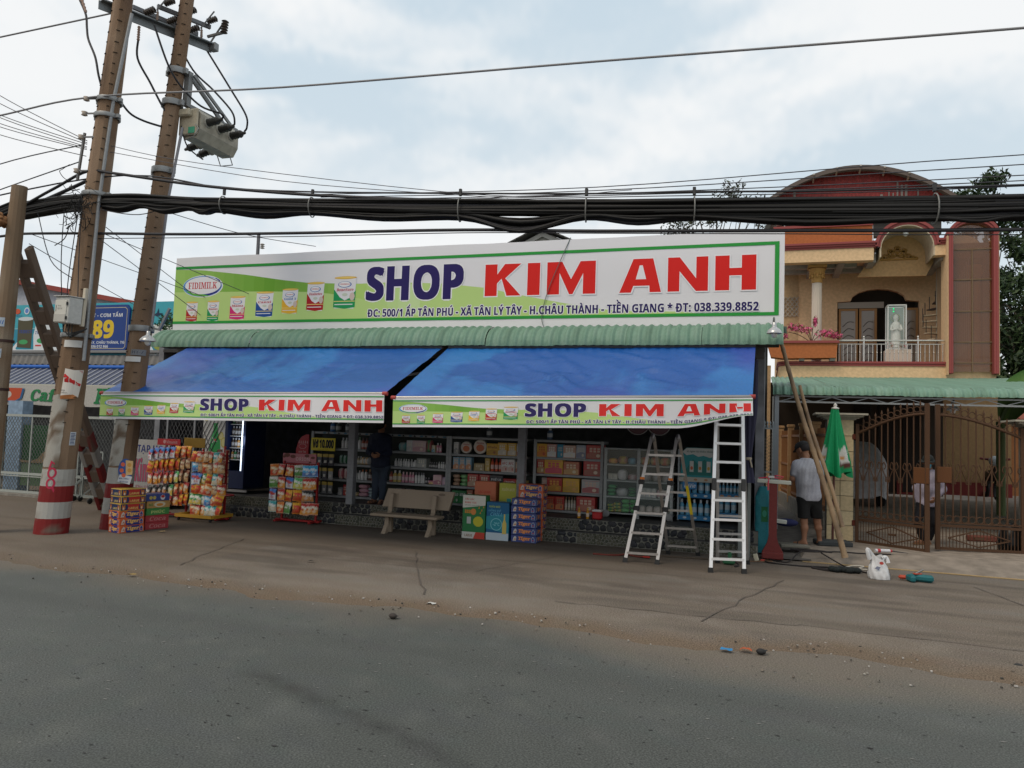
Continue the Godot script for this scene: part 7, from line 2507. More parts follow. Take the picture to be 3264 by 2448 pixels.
	for i in 26:
		for s in [-1.0, 1.0]:
			var x0 := -12.4 + i * .085
			var a := V(x0 if s > 0 else x0 + .6, .6, -.36)
			var b := V(x0 + .6 if s > 0 else x0, 1.7, -.36)
			mg.bar(a, b, .008)
	obj("lattice", mg, vc(.5, .3), lt).set_meta("kind", "stuff")
	var tb := thing("grocery_board", "grey standing board lettered TẠP HÓA in navy over faded red words", "sign board", V(-11.1, 0, -.05))
	var tg := Geo.new(L(.34, .335, .32))
	tg.lohi(V(-11.52, .0, -.14), V(-10.70, 1.30, -.1))
	obj("board", tg, vc(.6, 0, "soft", 2.0), tb)
	var tp := Print.new(plane(V(-11.52, 0, -.098), Vector3.RIGHT, Vector3.UP))
	write(tp, "TẠP HÓA", .05, 1.02, .80, 1.24, L(.02, .03, .13), "b")
	write(tp, "Kim Anh", .03, .50, .80, .95, L(.34, .06, .11), "b", .004, L(.02, .1, .12), .006)
	write(tp, "Kho Sỉ & Lẻ", .05, .36, .6, .45, L(.3, .12, .15), "R", 0, null, 0, .2)
	write(tp, "GẠO - THỨC ĂN", .03, .18, .79, .31, L(.02, .13, .12), "b")
	obj("printed_lettering", tp.g, vc(.6), tb)
	snack_racks()
	cartons()
	front_things()

func rack_frame(t: Node3D, x0: float, x1: float, z: float, top: float, k: Color) -> void:
	for x in [x0, x1]:
		var g := Geo.new(k)
		g.bar(V(x, .05, z), V(x, top, z), .03)
		obj("upright", g, vc(.45, .2), t)
	for y in [.3, .55, .8, 1.0]:
		var g := Geo.new(k)
		g.bar(V(x0, minf(y, top - .03), z), V(x1, minf(y, top - .03), z), .018)
		obj("crossbar", g, vc(.45, .2), t)
	var b := Geo.new(k)
	b.cbox(V((x0 + x1) / 2, .04, z + .02), V(x1 - x0 + .2, .035, .08), .01)
	for x in [x0, x1]: b.cbox(V(x, .035, z + .02), V(.05, .035, .4), .01)
	obj("foot", b, vc(.45, .2), t)

func snack_racks() -> void:
	var red := L(.32, .022, .022)
	var rc := thing("snack_rack", "red wire snack rack with a pink header in the middle of the step", "snack rack", V(-7.75, 0, .2))
	rack_frame(rc, -7.98, -7.30, .16, 1.05, red)
	var hg := Geo.new(L(.42, .15, .17))
	hg.cbox(V(-7.69, 1.10, .14), V(.67, .165, .015), .003)
	obj("header", hg, vc(.5), rc)
	var hp := Print.new(plane(V(-8.02, 1.02, .149), Vector3.RIGHT, Vector3.UP))
	for q in [[.08, .13, .09], [.2, .11, .08], [.48, .13, .07], [.6, .1, .06], [.02, .1, .05], [.55, .02, .04]]: hp.oval(q[0], q[1], q[2] * .7, q[2] * .4, L(.13, .04, .03), 9)
	write(hp, "ORION", .26, .04, .54, .10, L(.55, .35, .35), "b")
	obj("printed_header", hp.g, vc(.5), rc)
	var rows := [[.99, [[1, 1], [0, 1], [0, 1], [5, 3], [10, 3]]], [.775, [[5, 1], [0, 1], [3, 1], [7, 3], [0, 3]]], [.565, [[3, 1], [0, 1], [2, 1], [2, 3], [6, 2]]], [.355, [[9, 1], [1, 1], [5, 1], [2, 1], [0, 4]]]]
	var names := ["top", "second", "third", "bottom"]
	for r in 4:
		for i in 5:
			var q = rows[r][1][i]
			for d in int(q[1]):
				bag(q[0] + 11 * (i % 2), Transform3D(Basis(Vector3.UP, rf(-.3, .3) + (.35 if i > 2 else 0.0)) * Basis(Vector3.RIGHT, -.12 + rf(-.1, .1)) * Basis(Vector3.BACK, rf(-.1, .1)) * Basis.from_scale(V(1.08, rf(.93, 1.02), 1)), V(-8.10 + i * .165 + d * .04, rows[r][0] + rf(-.005, .005), .27 - d * .025)), "%s snack bag, %s%s, %s row, centre rack" % [BAGK[q[0] % 11], NTH[i], ["", " but one behind the front", " behind two others", " at the very back"][d] if d else " from the left", names[r]], "snack bags on the centre rack")
	# two racks by the pole: one turned to the road, one to the shop door
	var ra := thing("snack_rack", "red snack rack with a red header crowded with bags beside the beer cartons", "snack rack", V(-9.85, 0, .85))
	rack_frame(ra, -10.12, -9.62, .62, 1.24, red)
	var h2 := Geo.new(L(.36, .02, .025))
	h2.cbox(V(-10.0, 1.30, .70), V(.5, .11, .015), .003)
	obj("header", h2, vc(.5), ra)
	var h3 := Print.new(plane(V(-10.25, 1.245, .709), Vector3.RIGHT, Vector3.UP))
	h3.oval(.16, .06, .03, .035, L(.5, .25, .25), 10)
	write(h3, "Vinamit", .2, .03, .44, .085, L(.5, .25, .25), "b")
	obj("printed_header", h3.g, vc(.5), ra)
	var rb := thing("snack_rack", "crowded snack rack on a yellow wheeled base nearer the stone step", "snack rack", V(-9.1, 0, .75))
	rack_frame(rb, -9.32, -8.82, .62, 1.2, red)
	var yb := Geo.new(L(.48, .26, .03))
	for q in [[-9.5, 1.0, -8.75, 1.0], [-9.5, .5, -8.75, .5]]: yb.bar(V(q[0], .09, q[1]), V(q[2], .09, q[3]), .05)
	for x in [-9.5, -8.75]: yb.bar(V(x, .09, .5), V(x, .09, 1.0), .05)
	obj("yellow_base", yb, vc(.5), rb)
	for x in [-9.45, -8.8]:
		for z in [.52, .98]:
			var wg := Geo.new(L(.03, .03, .03))
			wg.lathe([Vector2(.001, -.015), Vector2(.025, -.015), Vector2(.03, 0), Vector2(.025, .015), Vector2(.001, .015)], 10, V(x, .032, z), Basis(V(0, 1, 0), V(1, 0, 0), V(0, 0, -1)))
			obj("caster", wg, vc(.6), rb)
	var yc := Geo.new(L(.24, .15, .02))
	yc.cbox(V(-9.62, 1.30, .5), V(.46, .17, .012), .003)
	tag(obj("yellow_card", yc, vc(.6)), "blank mustard display card above the crowded snack racks", "display card")
	var sets := [[1.19, [3, 3, 3, 3, 3, 2, 1, 2]], [.985, [2, 2, 2, 2, 2, 2, 8, 8]], [.77, [0, 0, 0, 0, 0, 7, 8, 8]], [.555, [6, 6, 6, 6, 4, 1, 1, 0]], [.36, [2, 2, 2, 2, 0, 0, 2, 2]]]
	var nm := ["top", "second", "third", "fourth", "bottom"]
	for r in 5:
		for i in 8:
			var k: int = sets[r][1][i]
			bag(k + (11 if (i + r) % 3 == 0 else 0), Transform3D(Basis(Vector3.UP, -.35 + rf(-.25, .25)) * Basis(Vector3.RIGHT, -.15 + rf(-.06, .06)) * Basis(Vector3.BACK, rf(-.1, .1)), V(-10.10 + i * .08, sets[r][0] + .010 * i + rf(-.012, .012), .97 - i * .035 + rf(-.01, .01))), "%s snack bag, %s in the %s row, rack by the cartons" % [BAGK[k], NTH[i], nm[r]], "snack bags on the rack by the cartons")
	var s2 := [[1.17, [2, 0, 8, 0, 9, 0]], [1.0, [10, 8, 1, 8, 0, 8]], [.80, [3, 3, 4, 2, 9, 0]], [.62, [2, 2, 1, 1, 8, 0]], [.45, [4, 4, 9, 10, 1, 2]], [.27, [1, 0, 0, 9, 9, 2]]]
	var nm2 := ["top", "second", "third", "fourth", "fifth", "bottom"]
	for r in 6:
		for i in 6:
			var k: int = s2[r][1][i]
			bag(k + (11 if (i + r) % 2 == 0 else 0), Transform3D(Basis(Vector3.UP, .1 + rf(-.5, .5)) * Basis(Vector3.RIGHT, -.12 + rf(-.15, .1)) * Basis(Vector3.BACK, rf(-.2, .2)) * Basis.from_scale(V(1, rf(.9, 1.02), 1)), V(-9.34 + i * .108, s2[r][0] + rf(-.008, .008), .76 + rf(-.02, .02))), "%s snack bag, %s in the %s row, rack on yellow wheels" % [BAGK[k], NTH[i], nm2[r]], "snack bags on the wheeled rack")
	var cr := thing("card_rack", "slim red stand of blister cards beside the lit fridge", "stand", V(-9.2, .36, .1))
	var cg := Geo.new(red)
	cg.bar(V(-9.30, .36, .08), V(-9.30, 1.25, .08), .03)
	cg.lathe([Vector2(.001, .36), Vector2(.17, .36), Vector2(.16, .385), Vector2(.001, .39)], 16, V(-9.25, 0, .08))
	obj("stand", cg, vc(.45), cr)
	for r in 6:
		for i in 2:
			var k: Color = pick([L(.12, .05, .05), L(.35, .3, .25), L(.05, .1, .08), L(.3, .08, .06)])
			item("blister_card", "bl%d" % r, func(): return box_geo(.1, .1, .015, k, L(.4, .35, .25), "", L(.5, .1, .1)), Transform3D(Basis(Vector3.UP, .2), V(-9.38 + i * .16, 1.09 - r * .125, .12)), "blister card, %s in the %s row, slim stand by the fridge" % [["left", "right"][i], NTH[r]], "blister card", "blister cards by the fridge")

func carton_geo(kind: String) -> Geo:
	var w := .40
	var h := .106
	var d := .265
	var blue := L(.012, .035, .19)
	var org := L(.60, .10, .015)
	var yel := L(.60, .38, .03)
	var k: Color = {"tiger": blue, "tiger orange": org, "larue": yel, "cola": L(.02, .05, .25), "noodle": L(.5, .28, .08), "phuc": L(.04, .25, .05), "red": L(.38, .02, .03)}[kind]
	var g := Geo.new(k.lerp(L(.2, .19, .18), .12))
	g.cbox(V(0, h / 2, 0), V(w, h, d), .004)
	for f in 4:
		var b := Basis(Vector3.UP, f * PI / 2)
		var fw := w if f % 2 == 0 else d
		var p := Print.new(plane(b * V(-fw / 2, 0, (d if f % 2 == 0 else w) / 2) + V(0, 0, 0), b.x, Vector3.UP))
		p.lay = .0006
		match kind:
			"tiger", "tiger orange":
				var o := kind == "tiger orange"
				if o: p.nums([fw * .28, .004, fw * .84, .004, fw * .78, h * .3, fw * .8, h - .004, fw * .34, h - .004, fw * .24, h * .5], blue)
				p.nums([fw * .07, h * .15, fw * .2, h * .18, fw * .22, h * .7, fw * .16, h * .88, fw * .1, h * .6], L(.5, .48, .44))
				p.nums([fw * .11, h * .3, fw * .2, h * .35, fw * .17, h * .6], L(.45, .12, .03))
				write(p, "Tiger", fw * .27, h * .2, fw * .76, h * .85, L(.72, .25, .06) if not o else L(.75, .42, .12), "R", .002, blue.lerp(L(0, 0, 0), .3), .004, .2)
				p.nums([fw * .82, h * .12, fw * .94, h * .12, fw * .95, h * .6, fw * .88, h * .92, fw * .81, h * .6], L(.3, .33, .4))
				p.nums([fw * .84, h * .17, fw * .92, h * .17, fw * .925, h * .56, fw * .88, h * .82, fw * .835, h * .56], blue)
				p.nums([fw * .855, h * .3, fw * .905, h * .3, fw * .905, h * .42, fw * .855, h * .42], L(.6, .1, .03))
			"larue":
				p.nums([fw * .02, h * .08, fw * .98, h * .08, fw * .98, h * .92, fw * .02, h * .92], L(.012, .03, .10))
				p.nums([fw * .28, h * .1, fw * .78, h * .1, fw * .74, h * .5, fw * .78, h * .9, fw * .28, h * .9, fw * .32, h * .5], L(.42, .03, .02) if f % 2 == 0 else L(.012, .03, .10))
				write(p, "LARUE", fw * .34, h * .2, fw * .72, h * .5, L(.65, .5, .15), "b")
				for s in [.14, .86]:
					p.nums([fw * (s - .07), h * .3, fw * s, h * .08, fw * (s + .07), h * .3, fw * (s + .06), h * .9, fw * s, h * .7, fw * (s - .06), h * .9], L(.5, .16, .03))
					p.nums([fw * (s - .03), h * .2, fw * (s + .03), h * .2, fw * (s + .02), h * .5, fw * (s - .02), h * .5], L(.6, .55, .45))
			"cola":
				p.oval(fw * .7, h * .5, h * .38, h * .38, L(.6, .6, .62), 16)
				p.oval(fw * .7, h * .62, h * .3, h * .2, L(.5, .03, .03), 14)
				for s in [.2, .35]: p.oval(fw * s, h * .5, .03, .03, L(.5, .4, .1), 6)
			"noodle":
				p.oval(fw * .55, h * .5, fw * .25, h * .4, L(.6, .55, .4), 14)
				p.oval(fw * .55, h * .45, fw * .15, h * .22, L(.6, .25, .05), 12)
				write(p, "MÌ", fw * .08, h * .3, fw * .25, h * .75, L(.03, .2, .05), "b")
			"phuc": write(p, "PHÚC", fw * .2, h * .25, fw * .8, h * .8, L(.5, .6, .2), "b")
			"red": write(p, "Coca", fw * .15, h * .2, fw * .85, h * .8, L(.5, .2, .2), "R", 0, null, 0, .25)
		g.join(p.g)
	return g

func poster_carton(called: String, at: Vector3, w: float, h: float, d: float, label: String, k: Color, draw: Callable) -> void:
	var t := thing(called, label, "gift carton", at, "tall drink cartons by the bench")
	var g := Geo.new(k)
	g.cbox(at + V(0, h / 2, 0), V(w, h, d), .005)
	obj("carton", g, vc(.5), t)
	var p := Print.new(plane(at + V(-w / 2, 0, d / 2 + .0006), Vector3.RIGHT, Vector3.UP))
	draw.call(p, w, h)
	obj("printed_front", p.g, vc(.45), t)

func cartons() -> void:
	var nms := {"tiger": "navy beer carton with orange lettering", "tiger orange": "orange and navy beer carton", "larue": "yellow and navy beer carton with a fox", "cola": "blue cola carton", "noodle": "tan noodle carton with a bowl picture", "phuc": "green carton lettered PHÚC", "red": "red cola carton"}
	var put := func(kind: String, at: Vector3, turn: float, where: String) -> void:
		item("drink_carton", "carton " + kind, func(): return carton_geo(kind), Transform3D(Basis(Vector3.UP, turn + rf(-.03, .03)), at), "%s, %s" % [nms[kind], where], "carton", "drink cartons stacked in front of the shop")
	var lv := ["lowest", "second", "third", "fourth", "fifth", "topmost"]
	for i in 6: put.call("tiger orange" if i < 3 else "larue", V(-9.10 + rf(-.006, .006), .001 + i * .108, 2.46 + rf(-.006, .006)), 1.36, "%s of the stack at the banded pole" % lv[i])
	var ks := ["red", "red", "phuc", "noodle", "cola"]
	for i in 5: put.call(ks[i], V(-9.08, .001 + i * .108, 1.98 + rf(-.01, .01)), 1.36, "%s of the mixed stack behind the beer stack" % lv[i])
	for i in 6: put.call("tiger", V(-3.52 + rf(-.006, .006), .001 + i * .112, .22), rf(-.02, .02), "%s of the navy stack beside the tall gift cartons" % lv[i])
	for i in 8: put.call("tiger orange", V(-3.51 + rf(-.006, .006), .001 + i * .109, -.085 if false else -.07 + .0), 0.0, "%s of the orange stack behind the navy one" % NTH[i])
	var gr := L(.02, .16, .05)
	poster_carton("gift_carton", V(-4.34, 0, .25), .38, .67, .2, "tall green and white drink carton printed TÀI LỘC SUNG TÚC", gr, func(p, w, h):
		p.nums([0, h * .70, w, h * .78, w, h, 0, h], L(.55, .54, .48))
		write(p, "TÀI LỘC", w * .08, h * .88, w * .5, h * .94, L(.45, .05, .03), "b", 0, null, 0, .2)
		write(p, "SUNG TÚC", w * .08, h * .81, w * .6, h * .865, L(.45, .05, .03), "b", 0, null, 0, .2)
		write(p, "GIA ĐÌNH HẠNH PHÚC", w * .08, h * .755, w * .75, h * .785, L(.05, .12, .05), "b", 0, null, 0, .2)
		write(p, "888", w * .1, h * .58, w * .36, h * .66, L(.6, .22, .03), "b")
		p.oval(w * .48, h * .62, .045, .05, L(.55, .2, .05), 14)
		for q in [[.7, .7], [.82, .64], [.9, .72], [.76, .58]]: p.nums([w * q[0], h * q[1], w * (q[0] + .05), h * q[1], w * (q[0] + .03), h * (q[1] + .06)], L(.6, .2, .03))
		p.nums([w * .2, h * .34, w * .38, h * .34, w * .38, h * .5, w * .2, h * .5], L(.4, .42, .4))
		p.oval(w * .7, h * .4, w * .22, h * .12, L(.45, .42, .03), 14)
		p.rect(0, 0, w, h * .15, L(.50, .5, .46))
		p.nums([w * .5, 0, w, 0, w, h * .15, w * .6, h * .15], L(.45, .05, .03))
		write(p, "LARUE", w * .12, h * .04, w * .46, h * .1, L(.2, .1, .05), "b"))
	poster_carton("gift_carton", V(-3.945, 0, .25), .37, .585, .2, "tall teal and blue drink carton with a bottle picture, UỐNG ĐỘ CHILL", L(.01, .10, .22), func(p, w, h):
		p.nums([0, h * .3, w, h * .2, w, h * .72, 0, h * .62], L(.02, .22, .28))
		p.rect(0, 0, w, h * .2, L(.42, .5, .55))
		write(p, "XUÂN MỚI", w * .1, h * .86, w * .6, h * .92, L(.4, .5, .05), "b", 0, null, 0, .2)
		write(p, "UỐNG ĐỘ", w * .08, h * .74, w * .62, h * .83, L(.1, .35, .5), "b", 0, null, 0, .3)
		write(p, "CHILL", w * .16, h * .64, w * .7, h * .73, L(.1, .35, .5), "b", 0, null, 0, .3)
		for i in 20:
			var a := TAU * i / 20.0
			var b := TAU * (i + 1) / 20.0
			p.nums([w * .45 + cos(a) * .085, h * .42 + sin(a) * .085, w * .45 + cos(b) * .085, h * .42 + sin(b) * .085, w * .45 + cos(b) * .095, h * .42 + sin(b) * .095, w * .45 + cos(a) * .095, h * .42 + sin(a) * .095], L(.2, .5, .55), 0)
		write(p, "-2°C", w * .3, h * .38, w * .6, h * .47, L(.2, .5, .55), "b")
		p.nums([w * .72, h * .18, w * .9, h * .18, w * .9, h * .45, w * .84, h * .55, w * .84, h * .7, w * .78, h * .7, w * .78, h * .55, w * .72, h * .45], L(.55, .42, .1)))
	poster_carton("gift_carton", V(-4.36, .36, -.28), .37, .50, .2, "orange red gift carton printed LẠC QUAN VIỆT behind the green one", L(.52, .16, .08), func(p, w, h):
		p.nums([0, h * .3, w * .7, h * .5, w, h * .3, w, 0, 0, 0], L(.6, .3, .12))
		write(p, "LẠC QUAN", w * .2, h * .6, w * .75, h * .7, L(.5, .03, .02), "b")
		write(p, "VIỆT", w * .35, h * .48, w * .65, h * .57, L(.5, .03, .02), "b"))
	poster_carton("gift_carton", V(-3.93, .36, -.28), .37, .49, .2, "yellow green gift carton with teal cans behind the blue one", L(.42, .42, .06), func(p, w, h):
		p.nums([0, 0, w, 0, w, h * .5, w * .5, h * .2, 0, h * .3], L(.1, .3, .25))
		write(p, "XUÂN MỚI", w * .1, h * .75, w * .7, h * .86, L(.6, .55, .3), "b", 0, null, 0, .25)
		for q in [[.1, .3], [.36, .4], [.72, .28]]: p.nums([w * q[0], 0, w * (q[0] + .2), 0, w * (q[0] + .2), h * (q[1] + .1), w * q[0], h * (q[1] + .1)], L(.03, .3, .3))
		write(p, "S", w * .4, h * .2, w * .5, h * .4, L(.4, .6, .55), "b"))

func water_rack(label: String, x0: float, x1: float, z: float, head: float, ys: Array, big: bool) -> void:
	var t := thing("water_rack", label, "drinks rack", V((x0 + x1) / 2, .36, z))
	var bl := L(.02, .17, .36)
	for x in [x0, x1]:
		var g := Geo.new(L(.30, .34, .36))
		g.bar(V(x, .38, z), V(x, head, z), .025)
		g.bar(V(x, .38, z - .3), V(x, head, z - .3), .025)
		obj("upright", g, vc(.4), t)
	for i in ys.size():
		var g := Geo.new(L(.22, .3, .34))
		g.lohi(V(x0, ys[i], z - .3), V(x1, ys[i] + .012, z))
		obj("shelf", g, vc(.4), t)
		var e := Geo.new(bl if i != ys.size() - 1 or not big else L(.45, .44, .38))
		e.cbox(V((x0 + x1) / 2, ys[i] - .02, z + .012), V(x1 - x0, .075, .012), .003)
		var edge := obj("printed_edge", e, vc(.4), t)
		var p := Print.new(plane(V(x0, ys[i] - .055, z + .019), Vector3.RIGHT, Vector3.UP))
		for j in 3: p.oval((x1 - x0) * (.2 + j * .3), .035, .03, .018, L(.5, .55, .58) if i != ys.size() - 1 else L(.4, .2, .1), 8)
		obj("print", p.g, vc(.4), edge)
		var n := 0
		var wd := .05 if i == ys.size() - 1 else .085
		var x: float = x0 + wd * .6
		if i < (2 if big else 2):
			while x < x1 - wd * .4:
				item("water_bottle", "wb%.2f" % wd, func(): return bottle_geo(.17 if wd < .06 else .25, wd * .46, L(.10, .32, .48), L(.55, .6, .65)), Transform3D(Basis(), V(x, ys[i] + .013, z - .08)), "blue water bottle, %s on the %s shelf, %s" % [NTH[n], ["lower", "upper"][i % 2], "rack with the mountain header" if big else "dark rack behind the standing ladder"], "water bottle", "water bottles on the racks")
				x += wd * 1.15
				n += 1
	if big:
		var g := Geo.new(L(.03, .26, .28))
		g.prism(P([x0 + .03, 1.07, x1, 1.05, x1, 1.53, x0 + .12, 1.53, x0 + .04, 1.46]), V(0, 0, z + .01), Vector3.RIGHT, Vector3.UP, .02)
		obj("header", g, vc(.5), t)
		var p := Print.new(plane(V(x0, 1.05, z + .011), Vector3.RIGHT, Vector3.UP))
		p.nums([.05, .41, .12, .36, .22, .38, .3, .34, .38, .36, .48, .33, .55, .36, .55, .475, .12, .475], L(.52, .53, .50))
		p.nums([.1, .12, .22, .3, .30, .22, .4, .3, .55, .16, .55, .05, .1, .05], L(.02, .17, .15))
		write(p, "vị ngon từ thiên nhiên", .12, .40, .53, .44, L(.06, .15, .12), "b")
		for i in 3:
			p.rect(.17 + i * .13, .1, .23 + i * .13, .27, L(.5, .52, .48))
			p.oval(.20 + i * .13, .16, .022, .03, L(.5, .12 + i * .1, .05), 8)
		obj("printed_header", p.g, vc(.5), t)
		var pk := Geo.new(L(.03, .2, .45))
		pk.cbox(V(x0 + .17, .955, z - .06), V(.22, .17, .12), .01)
		for i in 4: pk.join(bottle_geo(.22, .025, L(.2, .42, .58), L(.03, .15, .45)), Transform3D(Basis(), V(x0 + .09 + i * .052, .87, z - .06)))
		var pp := Print.new(plane(V(x0 + .06, .87, z + .0015), Vector3.RIGHT, Vector3.UP))
		write(pp, "LaVie", .03, .03, .20, .1, L(.6, .65, .7), "b", 0, null, 0, .2)
		pk.join(pp.g)
		tag(obj("water_multipack", pk, goods_mat), "shrink wrapped blue pack of water bottles under the mountain header", "multipack")

func ladder_rails(t: Node3D, a: Vector3, b: Vector3, wide: float, side: Vector3, k: Color, rungs: int, first: float, step: float, m: Material) -> void:
	var ln := a.distance_to(b)
	for s in [-.5, .5]:
		var g := Geo.new(k)
		g.bar(a + side * wide * s, b + side * wide * s * .82, .042, .028, side.cross(b - a))
		obj("rail", g, m, t)
		var f := Geo.new(L(.02, .02, .02))
		f.bar(a + side * wide * s - (b - a).normalized() * .005, a + side * wide * s + (b - a).normalized() * .06, .062, .038, side.cross(b - a))
		obj("rubber_foot", f, vc(.7), t)
	for i in rungs:
		var c := a.lerp(b, (first + i * step) / ln)
		var w := wide * lerpf(1, .82, (first + i * step) / ln)
		var g := Geo.new(k)
		g.bar(c - side * w * .5, c + side * w * .5, .036, .03)
		obj("rung", g, m, t)

func front_things() -> void:
	water_rack("blue water rack with a teal mountain header behind the nearer ladder", -1.32, -.79, -.80, 1.5, [.45, .80, 1.05], true)
	water_rack("short blue drinks rack behind the standing white ladder", -.72, -.36, -.80, 1.2, [.52, .82], false)
	# stone bench
	var b := thing("stone_bench", "speckled tan terrazzo bench with a leaning back in front of the toiletry shelves", "bench", V(-5.4, 0, .45))
	var tz := vc(.6, 0, "grain", 5.0, .2)
	var k := L(.42, .33, .24)
	var g := Geo.new(k)
	g.cbox(V(-5.42, .295, .50), V(1.16, .045, .32), .012)
	obj("seat", g, tz, b)
	var bg := Geo.new(k)
	bg.prism(P([-5.96, .0, -4.78, .0, -4.72, .30, -5.90, .30]), V(0, .40, .32), Vector3.RIGHT, V(0, .97, -.24).normalized(), .045)
	obj("backrest", bg, tz, b)
	var mk := Print.new(plane(V(-4.98, .62, .2685), Vector3.RIGHT, V(0, .97, -.24).normalized()))
	mk.oval(.05, .02, .06, .022, L(.16, .12, .09), 16)
	obj("stamped_mark", mk.g, vc(.7), b)
	for x in [-5.78, -5.02]:
		var lg := Geo.new(k)
		lg.prism(P([-.62, 0, -.52, 0, -.50, .27, -.34, .40, -.30, .62, -.36, .62, -.40, .42, -.40, .28, -.46, .20, -.50, .0, -.28, 0, -.27, .27, -.58, .27].slice(0, 18)), V(x + .04, 0, 0), Vector3.FORWARD, Vector3.UP, .07)
		obj("leg", lg, tz, b)
		var l2 := Geo.new(k)
		l2.cbox(V(x, .135, .36), V(.075, .27, .08), .01)
		obj("leg", l2, tz, b)
	# cooler and sauce bottles
	var c := thing("red_cooler", "small red drinks cooler with a white lid on the shop step", "cooler", V(-2.51, .36, -.30))
	var cg := Geo.new(L(.40, .012, .018))
	cg.cbox(V(-2.51, .42, -.30), V(.15, .12, .13), .02)
	obj("body", cg, vc(.35), c)
	var cl := Geo.new(L(.6, .58, .56))
	cl.cbox(V(-2.51, .495, -.30), V(.155, .035, .135), .012)
	obj("lid", cl, vc(.4), c)
	for q in [[-2.80, "left"], [-2.66, "right"]]:
		var s := Geo.new()
		s.join(bottle_geo(.17, .026, L(.50, .22, .015), L(.55, .3, .03)), Transform3D(Basis(), V(q[0], .36, -.27)))
		tag(obj("sauce_bottle", s, vc(.2)), "amber sauce bottle standing on the step left of the red cooler, %s of two" % q[1], "bottle", "sauce bottles on the step")
	# ladders
	var al := vc(.35, .75, "soft", 2.0)
	var la := thing("step_ladder", "grey aluminium folding ladder standing open with a yellow sticker on its rear leg", "ladder", V(-1.35, 0, .8), "aluminium ladders in front of the shop")
	var sd := V(1, 0, -.12).normalized()
	ladder_rails(la, V(-1.57, .0, 1.32), V(-1.36, 1.68, .82), .42, sd, L(.50, .46, .43), 6, .13, .275, al)
	ladder_rails(la, V(-1.12, .0, .28), V(-1.33, 1.68, .78), .42, sd, L(.40, .37, .34), 6, .13, .275, al)
	for s in [-.5, .5]:
		var hg := Geo.new(L(.20, .19, .19))
		hg.ball(V(-1.345, 1.67, .80) + sd * .42 * .82 * s, V(.035, .07, .05), 10, 6)
		obj("hinge", hg, vc(.4, .5), la)
		for f in [.42, .63]:
			var kb := Geo.new(L(.02, .02, .02))
			kb.cbox(V(-1.57, 0, 1.32).lerp(V(-1.36, 1.68, .82), f) + sd * .42 * .92 * s, V(.08, .07, .06), .012)
			obj("lock_knob", kb, vc(.5), la)
		var og := Geo.new(L(.65, .18, .02))
		og.cbox(V(-1.57, 0, 1.32).lerp(V(-1.36, 1.68, .82), .66) + sd * .42 * .91 * s, V(.06, .035, .04), .005)
		obj("orange_clip", og, vc(.5), la)
	var ys := Geo.new(L(.65, .48, .02))
	ys.bar(V(-1.12, 0, .28).lerp(V(-1.33, 1.68, .78), .36) + sd * .21 * .95 + V(0, 0, .02), V(-1.12, 0, .28).lerp(V(-1.33, 1.68, .78), .6) + sd * .21 * .9 + V(0, 0, .02), .04, .03, sd.cross(Vector3.UP))
	obj("yellow_sticker", ys, vc(.5), la)
	var lb := thing("step_ladder", "bright white aluminium ladder standing under the curled valance corner", "ladder", V(-.4, 0, 1.2), "aluminium ladders in front of the shop")
	var wm := vc(.3, .35, "", 1, 0, .5)
	ladder_rails(lb, V(-.45, .0, 1.50), V(-.47, 2.1, 1.16), .42, V(1, 0, -.3).normalized(), L(.80, .80, .80), 8, .17, .247, wm)
	ladder_rails(lb, V(-.42, .0, .72), V(-.47, 2.1, 1.1), .40, V(1, 0, -.3).normalized(), L(.45, .44, .43), 8, .17, .247, al)
	for s in [-.5, .5]:
		var kb := Geo.new(L(.05, .05, .05))
		kb.cbox(V(-.455, 1.1, 1.33) + V(1, 0, -.3).normalized() * .42 * .9 * s, V(.06, .16, .06), .012)
		obj("lock", kb, vc(.5), lb)
	# curtain tied at the right post
	var ct := thing("tied_curtain", "dark slate curtain tied with a pale cord at the right post", "curtain", V(-.25, 1.05, .25))
	var rows := []
	for i in 15:
		var y := 1.08 + 1.75 * i / 14.0
		var w := .11
		if y < 1.42: w = lerpf(.085, .035, clampf((y - 1.08) / .34, 0, 1))
		else: w = lerpf(.035, .10, clampf((y - 1.42) / .7, 0, 1))
		var r := PackedVector3Array()
		for j in 33:
			var a := TAU * j / 32.0
			r.append(V(-.24 + cos(a) * w * (1 + .18 * sin(a * 7)), y, .24 - sin(a) * w * .7 * (1 + .18 * sin(a * 7))))
		rows.append(r)
	var cu := Geo.new(L(.035, .035, .06))
	cu.grid(rows, true)
	obj("cloth", cu, vc(.9), ct)
	var cd := Geo.new(L(.35, .30, .22))
	cd.lathe([Vector2(.04, 1.40), Vector2(.048, 1.42), Vector2(.04, 1.44)], 12, V(-.24, 0, .24))
	cd.bar(V(-.22, 1.42, .28), V(-.19, 1.30, .29), .03, .012)
	obj("cord", cd, vc(.8), ct)

